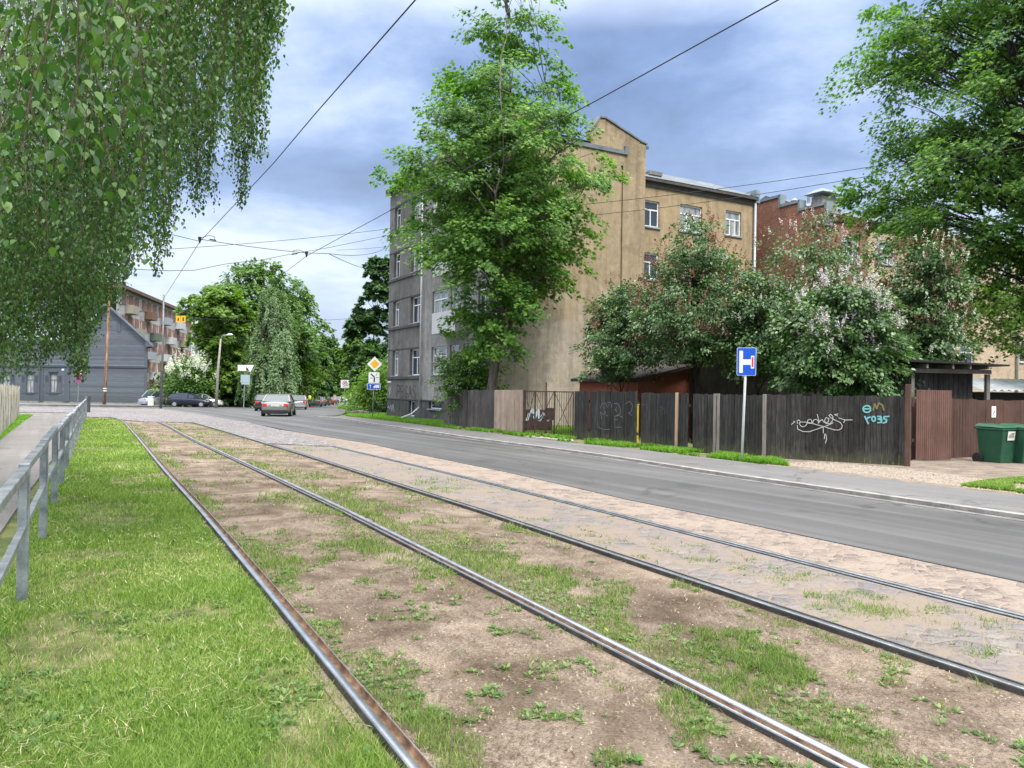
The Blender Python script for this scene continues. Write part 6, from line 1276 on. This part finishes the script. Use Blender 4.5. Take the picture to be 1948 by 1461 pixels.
mb = MB(); mb.tube([D(431, 637.5, Y8), D(435, 636.6, Y8), D(440, 636.2, Y8), D(443, 637, Y8)], [.05, .12, .11, .04], 8); mb.build('lamp_head', SW, lp, smooth=True)
# ------------------------------------------------------------ overhead wires
def wire(label, pts, r, name='overhead_wire', cat='wire', group='tram wires and span wires'):
    mb = MB(); mb.tube(pts, r, 6); o = mb.build(name, MT['wire'], None, smooth=True); return tag(o, label, cat, group)
ZW = 4.05
def wy(px, py): a, bq = ray(px, py); return ZW/bq
def wp(px, py): return D(px, py, wy(px, py))
c1 = [wp(790, 0), wp(600, 216), wp(520, 311), wp(380, 460), wp(345, 515), wp(315, 562)]; c1 = [c1[0]+(c1[0]-c1[2])*1.3]+c1+[D(300, 590, 48)]
wire('left overhead contact wire running down from the top centre', c1, .0085)
c2 = [wp(1480, 0), wp(1137, 190), wp(900, 315), wp(583, 487), wp(540, 520)]; c2 = [c2[0]+(c2[0]-c2[2])*1.3]+c2+[D(500, 556, 38), D(475, 578, 50)]
wire('right overhead contact wire crossing in front of the tall maple', c2, .0085)
h1 = wp(380, 459); h2 = wp(583, 486)
def sag(a, b, s, n=10): a, b = Vector(a), Vector(b); return [a.lerp(b, i/n)-Vector((0, 0, s*4*(i/n)*(1-i/n))) for i in range(n+1)]
hb = D(625, 482.5, h2.y+.6)
wire('span wire between the two contact wires above the crossing', sag(D(250, 428, 17), h1, .0, 4)+sag(h1+Vector((0, 0, .06)), h2+Vector((0, 0, .08)), .03)+[hb], .009)
wire('branch of the span wire rising to the grey building', sag(hb, D(748, 464, 49), .3), .010)
wire('branch of the span wire dropping towards the dark tree', sag(hb, D(745, 512, 56), .3), .010)
wire('long thin cable above the span wire, left part to the grey building', sag(D(250, 478, 40), D(748, 434, 51), .15), .014)
wire('slack cable sweeping from the birch up to the grey building', [D(250, 512, 30), D(320, 515, 30), D(370, 514, 31), D(430, 502, 32), D(500, 494, 34), D(550, 484, 36), D(620, 472, 40), D(748, 446, 51)], .012)
wire('upper of two thin cables from the ochre firewall into the right maple', sag(D(985, 400, 37.5), D(1990, 262, 24), .25), .011)
wire('lower of two thin cables crossing the maple and wing', sag(D(640, 476, 58), D(1094, 412, 38), .3)+sag(D(1094, 412, 38), D(1990, 272, 22), .25)[1:], .011)
wire('faint cable across the trees behind the crossing, upper', sag(D(350, 604, 75), D(690, 604, 90), .4), .02)
wire('faint cable across the trees behind the crossing, lower', sag(D(330, 641, 75), D(690, 643, 90), .3), .02)
for c, px, py, nm in ((h1, 380, 459, 'left'), (h2, 583, 486, 'right')):
    mb = MB(); q = Vector(c); s_ = c.y/1463
    mb.tube([q+Vector((0, 0, .12)), q+Vector((0, 0, .06)), q-Vector((0, 0, .06))], [.05, .045, .012], 8)
    e = 1 if nm == 'left' else -1; mb.tube([q+Vector((0, 0, .09)), q+Vector((.25*e, 0, .17)), q+Vector((.42*e, 0, .14)), q+Vector((.42*e, 0, .04))], .009, 5)
    mb.tube([q+Vector((.28*e, 0, .06)), q+Vector((.46*e, 0, .03))], .02, 6)
    tag(mb.build('wire_hanger', MT['wire'], None), 'black insulated hanger holding the %s contact wire' % nm, 'hanger', 'wire hangers')
for i, (px, lb) in enumerate(((339, 'left of two yellow plates hanging over the road before the flats'), (348.5, 'right of two yellow plates hanging over the road before the flats'))):
    Y9 = 70; k9 = Y9/1463; c = D(px, 607, Y9); b = Board(c, facing(c)); rt_ = empty('hanging_sign', c, lb, 'sign', 'yellow plates over the road')
    b.plate([(-4*k9, -6.3*k9), (4*k9, -6.3*k9), (4*k9, 6.3*k9), (-4*k9, 6.3*k9)], 0, .02, SY, 'board', rt_)
    P = [(-1.5, -4), (1.5, -4), (1, 0), (1.8, 1), (.8, 3.5), (-.8, 3.5), (-1.8, 1), (-1, 0)] if i else [(-1.6, -4), (1.2, -3), (1.4, 1), (0, 3.6), (-1.0, 1)]
    b.plate([(x*k9, y*k9) for x, y in P], .021, .004, SK, 'symbol', rt_)
    wire_o = MB(); wire_o.tube(sag(c+Vector((0, 0, 6.3*k9)), c+Vector((0, 0, 6.3*k9+.45)), 0, 2), .012, 5); wire_o.build('hanger_rod', MT['wire'], rt_)
wire('cable from the tram pole holding the yellow plates', sag(D(311, 590, 70), D(420, 596, 73), .1), .012)

# ------------------------------------------------------------ wheeled bins
def bin_(px, py, rot, label):
    p = G(px, py); root = empty('wheeled_bin', p, label, 'bin', 'green wheeled bins', rot); link.local = True
    H = (py-806)/1463*p.y; w2, d2 = .29, .36
    mb = MB(); bt = [(-.24, -.25), (.24, -.25), (.24, .31), (-.24, .31)]; tp = [(-w2, -d2), (w2, -d2), (w2, d2), (-w2, d2)]; zb_, zt_ = .04, H*.90
    mb.add([(x, y, zb_) for x, y in bt]+[(x, y, zt_) for x, y in tp], [(3, 2, 1, 0), (4, 5, 6, 7), (0, 1, 5, 4), (1, 2, 6, 5), (2, 3, 7, 6), (3, 0, 4, 7)])
    mb.box((0, 0, zt_-.03), (w2*2+.04, d2*2+.04, .05)); mb.build('body', MT['plastic_green'], root, bevel=.012)
    mb = MB(); mb.add([(-w2-.03, -d2-.04, zt_+.005), (w2+.03, -d2-.04, zt_+.005), (w2+.03, d2+.06, zt_+.03), (-w2-.03, d2+.06, zt_+.03), (-w2+.05, -d2+.06, zt_+.06), (w2-.05, -d2+.06, zt_+.06), (w2-.05, d2, zt_+.10), (-w2+.05, d2, zt_+.10)], [(3, 2, 1, 0), (4, 5, 6, 7), (0, 1, 5, 4), (1, 2, 6, 5), (2, 3, 7, 6), (3, 0, 4, 7)])
    mb.build('lid', MT['plastic_green'], root, bevel=.012)
    for s in (-1, 1):
        mb = MB(); mb.tube([(s*.27, .31, .13), (s*.33, .31, .13)], .13, 18); wh_ = mb.build('wheel', MT['tyre'], root); mb = MB(); mb.tube([(s*.331, .31, .13), (s*.336, .31, .13)], .07, 10); mb.build('hub', MT['black'], wh_)
    mb = MB(); mb.tube([(-.25, d2+.08, zt_-.02), (.25, d2+.08, zt_-.02)], .018, 8)
    for s in (-1, 1): mb.tube([(s*.2, d2, zt_-.04), (s*.2, d2+.08, zt_-.02)], .016, 6)
    mb.build('handle', MT['plastic_green'], root)
    mb = MB(); mb.add([(-.13, -d2*.985+.006, zt_-.30), (.13, -d2*.985+.006, zt_-.30), (.13, -d2-.012, zt_-.075), (-.13, -d2-.012, zt_-.075)], [(0, 1, 2, 3)]); st = mb.build('sticker', plain('paper_label', (.62, .60, .55), .7), root)
    mb = MB()
    for i, (a, b_) in enumerate(((-.02, .09), (-.08, .09), (-.1, .1), (-.1, .1))): z = zt_-.12-.035*i; yy = -d2-.016+(.3-(.3-.12+.0))*0-.0; mb.add([(a, -d2-.018+.02*i*.35, z-.012), (b_, -d2-.018+.02*i*.35, z-.012), (b_, -d2-.019+.02*i*.35, z), (a, -d2-.019+.02*i*.35, z)], [(0, 1, 2, 3)])
    mb.build('print', SK, st); link.local = False
    return root
bin_(1897, 882, R(22), 'green wheeled bin with white sticker beside the loose brown panel, left of the two'); bin_(1942, 883, R(16), 'green wheeled bin cut by the right edge of the photo')

# ------------------------------------------------------------ vehicles
GLS = plain('car_glass', (.05, .07, .085), .04, spec=.9); RUB = MT['tyre']; TRIMB = plain('black_trim', (.018, .018, .02), .5)
def paint(n, c, metal=.35): m, t, p = newmat('paint_'+n); v = coords(t); p.inputs['Base Color'].default_value = (*c, 1); t.links.new(mixc(t, 1.0, c, ramp(t, noise(t, v, 3, 3, .5), [(.3, .94), (.7, 1.04)]), 'MULTIPLY'), p.inputs['Base Color']); p.inputs['Metallic'].default_value = metal; p.inputs['Roughness'].default_value = .3; p.inputs['Coat Weight'].default_value = .5; return m
def car(loc, heading, col, label, kind='sedan', L=4.5, Wd=1.8, H=1.43, group=None, detail=True, name='car', cat='car', lights_on=False):
    """x forward, built at the origin and turned; heading measured clockwise from +Y"""
    root = empty(name, loc, label, cat, group, math.pi/2-heading); link.local = True
    hw = Wd/2; prof = {   # (x fraction from the rear, deck height, belt half width)
     'sedan': dict(deck=[(0, .62, .80), (.015, .80, .88), (.04, .92, .92), (.14, .98, .96), (.24, .95, 1), (.62, .92, 1), (.72, .88, .99), (.88, .80, .95), (.965, .68, .88), (1, .50, .74)], cab=[(.13, .97, .80), (.27, 1.38, .64), (.36, H, .66), (.52, H, .66), (.60, 1.36, .66), (.74, .90, .80)]),
     'hatch': dict(deck=[(0, .60, .82), (.012, .85, .90), (.03, .95, .94), (.2, .98, 1), (.60, .95, 1), (.74, .90, .98), (.90, .80, .94), (.97, .66, .86), (1, .48, .74)], cab=[(.02, .95, .82), (.10, 1.38, .68), (.22, H, .70), (.50, H, .70), (.58, 1.38, .68), (.75, .92, .82)]),
     'van': dict(deck=[(0, .70, .97), (.01, 1.0, .99), (.03, 1.05, 1), (.70, 1.05, 1), (.86, .98, .97), (.96, .82, .92), (1, .6, .82)], cab=[(.012, 1.05, .97), (.03, H*.97, .90), (.10, H, .90), (.60, H, .90), (.70, H*.95, .88), (.87, 1.0, .86)]),
    }[kind]
    dk = prof['deck']; V = []; Fc = []; gc = .17
    for fx, zd, fw in dk:
        x = (fx-.5)*L; w_ = hw*fw; zlo = gc+(.10 if fx in (0, 1) else 0)
        V += [(x, 0, zlo), (x, w_*.86, zlo), (x, w_*.97, zlo+.12), (x, w_, zd*.62), (x, w_*.97, zd-.10), (x, w_*.86, zd), (x, 0, zd+.015)]
        V += [(x, -w_*.86, zd), (x, -w_*.97, zd-.10), (x, -w_, zd*.62), (x, -w_*.97, zlo+.12), (x, -w_*.86, zlo)]
    m = 12
    for i in range(len(dk)-1):
        for j in range(m): Fc.append((i*m+j, i*m+(j+1) % m, (i+1)*m+(j+1) % m, (i+1)*m+j))
    Fc += [tuple(range(m)), tuple(reversed(range((len(dk)-1)*m, len(dk)*m)))]
    mb = MB(); mb.add(V, Fc); body = mb.build('body', col, root, smooth=False, bevel=0)
    for p in body.data.polygons: p.use_smooth = True
    mod = body.modifiers.new('smooth_shape', 'SUBSURF'); mod.levels = 1; mod.render_levels = 1
    cb = prof['cab']; V = []; Fc = []
    for fx, z, fw in cb:
        x = (fx-.5)*L; bz = np.interp(fx, [d[0] for d in dk], [d[1] for d in dk])-.02; bw = hw*.93; tw_ = hw*fw*1.0
        t = (z-bz)/(H-bz+.001); ww = bw*.97*(1-t)+tw_*1.12*t
        V += [(x, bw*.96, bz), (x, ww, max(z, bz+.01)), (x, -ww, max(z, bz+.01)), (x, -bw*.96, bz)]
    for i in range(len(cb)-1):
        for j in range(4): Fc.append((i*4+j, i*4+(j+1) % 4, (i+1)*4+(j+1) % 4, (i+1)*4+j))
    Fc += [(0, 1, 2, 3), tuple(reversed(range(len(V)-4, len(V))))]
    mb = MB(); mb.add(V, Fc); mb.build('window_glass', GLS, root)
    cv = np.array(V).reshape(-1, 4, 3)
    mb = MB(); e = .012                                                   # roof skin and pillars
    for i in range(1, len(cb)-2):
        a, b_ = cv[i], cv[i+1]; mb.add([(a[1][0], a[1][1]*1.02, a[1][2]-.03), (a[1][0], a[1][1]*.96, a[1][2]+e), (a[2][0], a[2][1]*.96, a[2][2]+e), (a[2][0], a[2][1]*1.02, a[2][2]-.03), (b_[1][0], b_[1][1]*1.02, b_[1][2]-.03), (b_[1][0], b_[1][1]*.96, b_[1][2]+e), (b_[2][0], b_[2][1]*.96, b_[2][2]+e), (b_[2][0], b_[2][1]*1.02, b_[2][2]-.03)], [(0, 1, 5, 4), (1, 2, 6, 5), (2, 3, 7, 6), (0, 4, 7, 3), (3, 2, 1, 0), (4, 5, 6, 7)])
    for s in (1, 2):
        for i, j in ((0, 1), (1, 2), (len(cb)-3, len(cb)-2), (len(cb)-2, len(cb)-1)):
            a = Vector(cv[i][s]) if i else Vector(cv[0][s]); b_ = Vector(cv[j][s]); mb.bar(a, b_, .08 if kind != 'van' else .12, .05)
        mid = cv[len(cb)//2]; q = Vector(mid[s]); lo_ = Vector(mid[0 if s == 1 else 3]); mb.bar(q, lo_, .08, .03)
    if kind == 'van':
        for s in (0, 3):
            o_ = 1 if s == 0 else -1
            lo0, lo1 = cv[1][s], cv[3][s]; hi0, hi1 = cv[1][1 if s == 0 else 2], cv[3][1 if s == 0 else 2]
            mb.add([tuple(np.array(p)+np.array((0, .012*o_, 0))) for p in (lo0, (lo1[0]-.25, lo1[1], lo1[2]), (hi1[0]-.25, hi1[1], hi1[2]), hi0)], [(0, 1, 2, 3)])
        a, b_ = cv[0], cv[1]; xx = -.014
        mb.add([(a[0][0]+xx, a[0][1], a[0][2]), (a[3][0]+xx, a[3][1], a[3][2]), (a[3][0]+xx+.02, a[3][1], a[3][2]+.1), (a[0][0]+xx+.02, a[0][1], a[0][2]+.1)], [(0, 1, 2, 3)])
    mb.build('roof', col, root)
    wr = .31 if H < 1.7 else .34
    for fx in (.20, .81):
        for s in (-1, 1):
            x = (fx-.5)*L; mb = MB(); mb.tube([(x, s*(hw-.20), wr), (x, s*(hw+.005), wr)], wr, 18); wh_ = mb.build('wheel', RUB, root)
            if detail: mb = MB(); mb.tube([(x, s*(hw+.006), wr), (x, s*(hw+.012), wr)], wr*.62, 12); mb.build('rim', MT['chrome'], wh_)
    x0 = -.5*L
    hl_ = .72 if kind != 'van' else .95
    for s in (-1, 1):
        mb = MB(); mb.box((x0+.045, s*hw*.70, hl_+.05), (.12, hw*.30, .15 if kind != 'van' else .3)); mb.build('tail_light', MT['lamp_red'], root, bevel=.015)
        mb = MB(); mb.box((L/2-.17, s*hw*.66, .62 if kind != 'van' else .72), (.16, hw*.36, .13)); mb.build('headlight', MT['chrome'], root, bevel=.015)
    if detail:
        mb = MB(); mb.box((x0+.02, 0, .36), (.12, Wd*.86, .18)); mb.box((L/2-.08, 0, .34), (.12, Wd*.78, .18)); mb.build('bumper', TRIMB if kind == 'sedan' else col, root, bevel=.02)
        mb = MB(); mb.box((x0-.004, 0, hl_+.0), (.02, .50, .11)); pl0 = mb.build('number_plate', SW, root)
        mb = MB()
        for i in range(6): mb.box((x0-.016, -.19+.075*i, hl_), (.003, .04, .06))
        mb.build('plate_print', plain('grey_print', (.25, .25, .26), .6), pl0)
        mb = MB(); mb.box((x0-.004, 0, hl_+.09), (.02, Wd*.45, .025)); mb.build('trim_strip', MT['chrome'], root)
        for s in (-1, 1): mb = MB(); mb.box(((.66-.5)*L, s*(hw+.06), 1.0), (.10, .16, .12)); mb.build('mirror', col, root, bevel=.02)
        mb = MB(); 
        for s in (-1, 1):
            for fx in (.34, .57): mb.box(((fx-.5)*L, s*(hw*.985), .62), (.012, .02, .5))
        mb.build('door_gap', TRIMB, root)
    link.local = False
    return root
PS = paint('silver', (.19, .185, .17)); 
car(G(531, 790.5), R(-10.5), PS, 'silver beige sedan seen from behind with red tail lights lit, driving away', 'sedan', 4.6, 1.86, 1.43, lights_on=True)
car(D(510, 778, 66).xy.to_3d()+Vector((0, 0, tz(66))), R(-10), paint('black', (.02, .022, .025)), 'dark car half hidden left of the silver sedan', 'hatch', 4.2, 1.75, 1.45)
car(D(566, 775, 78).xy.to_3d()+Vector((0, 0, tz(78))), R(-15), paint('light_silver', (.28, .29, .30)), 'pale silver car just right of and beyond the sedan', 'hatch', 4.2, 1.78, 1.42)
car(D(361, 774, 81).xy.to_3d()+Vector((0, 0, tz(81)+.02)), R(82), paint('navy', (.012, .014, .03)), 'dark navy hatchback seen from the side, parked across the road', 'hatch', 4.35, 1.8, 1.45)
car(D(386, 772, 85).xy.to_3d()+Vector((0, 0, tz(85))), R(75), paint('white', (.62, .64, .64), .0), 'white car hidden mostly behind the navy hatchback', 'hatch', 4.2, 1.75, 1.4)
car(D(303, 771, 86).xy.to_3d()+Vector((0, 0, tz(86))), R(215), paint('van_grey', (.36, .39, .42)), 'light grey van parked beside the timber house', 'van', 4.3, 1.8, 1.85, name='van', cat='van')
for i, (px, Y, c, nm, lb) in enumerate([(600, 108, (.20, .21, .22), 'sedan', 'grey parked car just beyond the road worker'), (609, 118, (.10, .105, .11), 'hatch', 'dark grey parked car, second beyond the road worker'), (617, 129, (.05, .07, .06), 'hatch', 'dark parked car left of the red one'), (626, 142, (.28, .02, .03), 'hatch', 'red parked car in the row along the side street'), (632, 156, (.16, .17, .18), 'sedan', 'grey parked car right of the red one'), (637, 172, (.06, .06, .065), 'hatch', 'dark parked car, second right of the red one'), (642, 190, (.4, .42, .43), 'hatch', 'pale parked car, third right of the red one'), (647, 212, (.55, .57, .57), 'hatch', 'white parked car, last but one before the street end'), (651, 238, (.5, .52, .53), 'hatch', 'white parked car at the far end of the parked row')]):
    car(D(px, 770, Y).xy.to_3d()+Vector((0, 0, tz(Y))), R(-12.5), paint('p%d' % i, c, .2), lb, nm, 4.3, 1.75, 1.45, 'cars parked along the side street', detail=False)
car(D(659, 765, 190).xy.to_3d()+Vector((0, 0, tz(190))), R(168), paint('blue_white', (.45, .50, .58)), 'pale blue white car approaching on the side street', 'van', 4.8, 1.85, 1.9)
car(D(675, 764, 205).xy.to_3d()+Vector((0, 0, tz(205))), R(-12), paint('van_yellow', (.62, .38, .015), 0), 'bright yellow delivery van driving away on the side street', 'van', 5.2, 2.0, 2.5, name='van', cat='van')

# ------------------------------------------------------------ road worker, tripod, bicycle, grit box
def person(loc, label, face):
    bm = bmesh.new(); J = dict(pel=(0, 0, .95, .14), wst=(0, 0, 1.12, .13), chs=(0, .02, 1.36, .16), nck=(0, .03, 1.50, .06), hd=(0, .05, 1.62, .10), top=(0, .05, 1.73, .08))
    pts = {k: bm.verts.new(v[:3]) for k, v in J.items()}; rad = {k: v[3] for k, v in J.items()}
    def ch(name, items, root):
        prev = pts[root]
        for i, (x, y, z, r) in enumerate(items): v = bm.verts.new((x, y, z)); pts['%s%d' % (name, i)] = v; rad['%s%d' % (name, i)] = r; bm.edges.new((prev, v)); prev = v
    for a, b_ in (('pel', 'wst'), ('wst', 'chs'), ('chs', 'nck'), ('nck', 'hd'), ('hd', 'top')): bm.edges.new((pts[a], pts[b_]))
    for s in (-1, 1):
        ch('leg%d' % s, [(s*.10, 0, .88, .10), (s*.12, .02, .48, .07), (s*.13, 0, .09, .05), (s*.13, .14, .03, .045)], 'pel')
        ch('arm%d' % s, [(s*.20, .02, 1.40, .07), (s*.27, .05, 1.15, .05), (s*.18, .28, 1.08, .04), (s*.14, .36, 1.10, .035)], 'chs')
    bm.verts.index_update(); order = list(bm.verts); me = bpy.data.meshes.new('body'); names = {v.index: k for k, v in pts.items()}
    bm.to_mesh(me); bm.free(); root = empty('person', loc, label, 'person', None, face); link.local = True; o = link('body', me, root, plain('work_trousers', (.04, .05, .09), .9))
    m = o.modifiers.new('skin', 'SKIN'); m.use_smooth_shade = True
    sv = me.skin_vertices[0].data
    for i in range(len(me.vertices)): r = rad[names[i]]; sv[i].radius = (r, r); sv[i].use_root = names[i] == 'pel'
    m = o.modifiers.new('sub', 'SUBSURF'); m.levels = 1; m.render_levels = 1
    mb = MB(); mb.tube([(0, .0, .92), (0, .0, 1.15), (0, .02, 1.36), (0, .02, 1.47)], [.175, .17, .205, .12], 14); mb.build('vest', plain('hi_vis_yellow', (.55, .72, .06), .7), root, smooth=True)
    mb = MB(); mb.tube([(0, .05, 1.60), (0, .05, 1.68), (0, .045, 1.74), (0, .04, 1.765)], [.095, .112, .08, .01], 12); mb.build('hair', plain('dark_hair', (.03, .02, .015), .8), root, smooth=True)
    link.local = False
wk = D(589, 770, 97); person(Vector((wk.x, 97, tz(97))), 'road worker in yellow hi-vis vest standing by the tripod', R(20))
tr = D(581, 770, 95); tb = Vector((tr.x, 95, tz(95))); root = empty('tripod', tb, 'wooden surveying tripod left of the worker in yellow', 'tripod')
for a in (90, 210, 330): mb = MB(); mb.tube([tb+Vector((.55*math.cos(R(a)), .55*math.sin(R(a)), 0)), tb+Vector((.05*math.cos(R(a)), .05*math.sin(R(a)), 1.35))], [.03, .045], 6); mb.build('leg', plain('orange_wood', (.45, .25, .06), .7), root)
mb = MB(); mb.tube([tb+Vector((0, 0, 1.33)), tb+Vector((0, 0, 1.42))], .11, 10); mb.tube([tb+Vector((0, 0, 1.42)), tb+Vector((0, 0, 1.66))], [.08, .09], 8); mb.build('instrument', plain('instrument_red', (.20, .07, .04), .5), root)
bk = D(727, 778, 53.5); bb = Vector((bk.x, 53.5, tz(53.5))); root = empty('bicycle', bb, 'dark bicycle parked beside the grey building corner', 'bicycle'); BK = plain('bike_black', (.04, .045, .05), .5)
for x in (-.55, .55): mb = MB(); mb.tube([bb+Vector((x+.34*math.cos(t), 0, .35+.34*math.sin(t))) for t in np.linspace(0, 2*math.pi, 21)], .018, 5); mb.build('wheel', RUB, root)
V_ = lambda x, z: bb+Vector((x, 0, z)); mb = MB()
for a, b_ in (((-.55, .35), (-.1, .32)), ((-.1, .32), (.35, .82)), ((-.25, .85), (-.1, .32)), ((-.25, .80), (.33, .85)), ((-.55, .35), (-.22, .75)), ((.55, .35), (.32, .95))): mb.tube([V_(*a), V_(*b_)], .02, 6)
mb.build('frame', BK, root); mb = MB(); mb.tube([V_(.32, .95)+Vector((0, -.26, .05)), V_(.30, .97), V_(.32, .95)+Vector((0, .26, .05))], .016, 6); mb.build('handlebar', BK, root); mb = MB(); mb.tube([V_(-.36, .90), V_(-.16, .89)], [.07, .03], 8); mb.build('saddle', BK, root)
gx = D(682, 783, 56); mb = MB(); 
rnd.seed(4); mb.tube([Vector((gx.x-.7, 56, tz(56)+.12)), Vector((gx.x, 56.05, tz(56)+.16)), Vector((gx.x+.8, 56, tz(56)+.14))], [.14, .19, .13], 9); tag(mb.build('log', MT['bark'], None, smooth=True), 'fallen log lying in weeds at the tip of the grass island', 'log')
pp = D(287, 771, 83); mb = MB(); mb.box((pp.x, 83, tz(83)+.5), (.5, .4, 1.0)); mb.box((pp.x, 83, tz(83)+1.03), (.6, .5, .06)); tag(mb.build('utility_box', MT['white'], None, bevel=.02), 'white utility box at the right corner of the timber house', 'utility box')
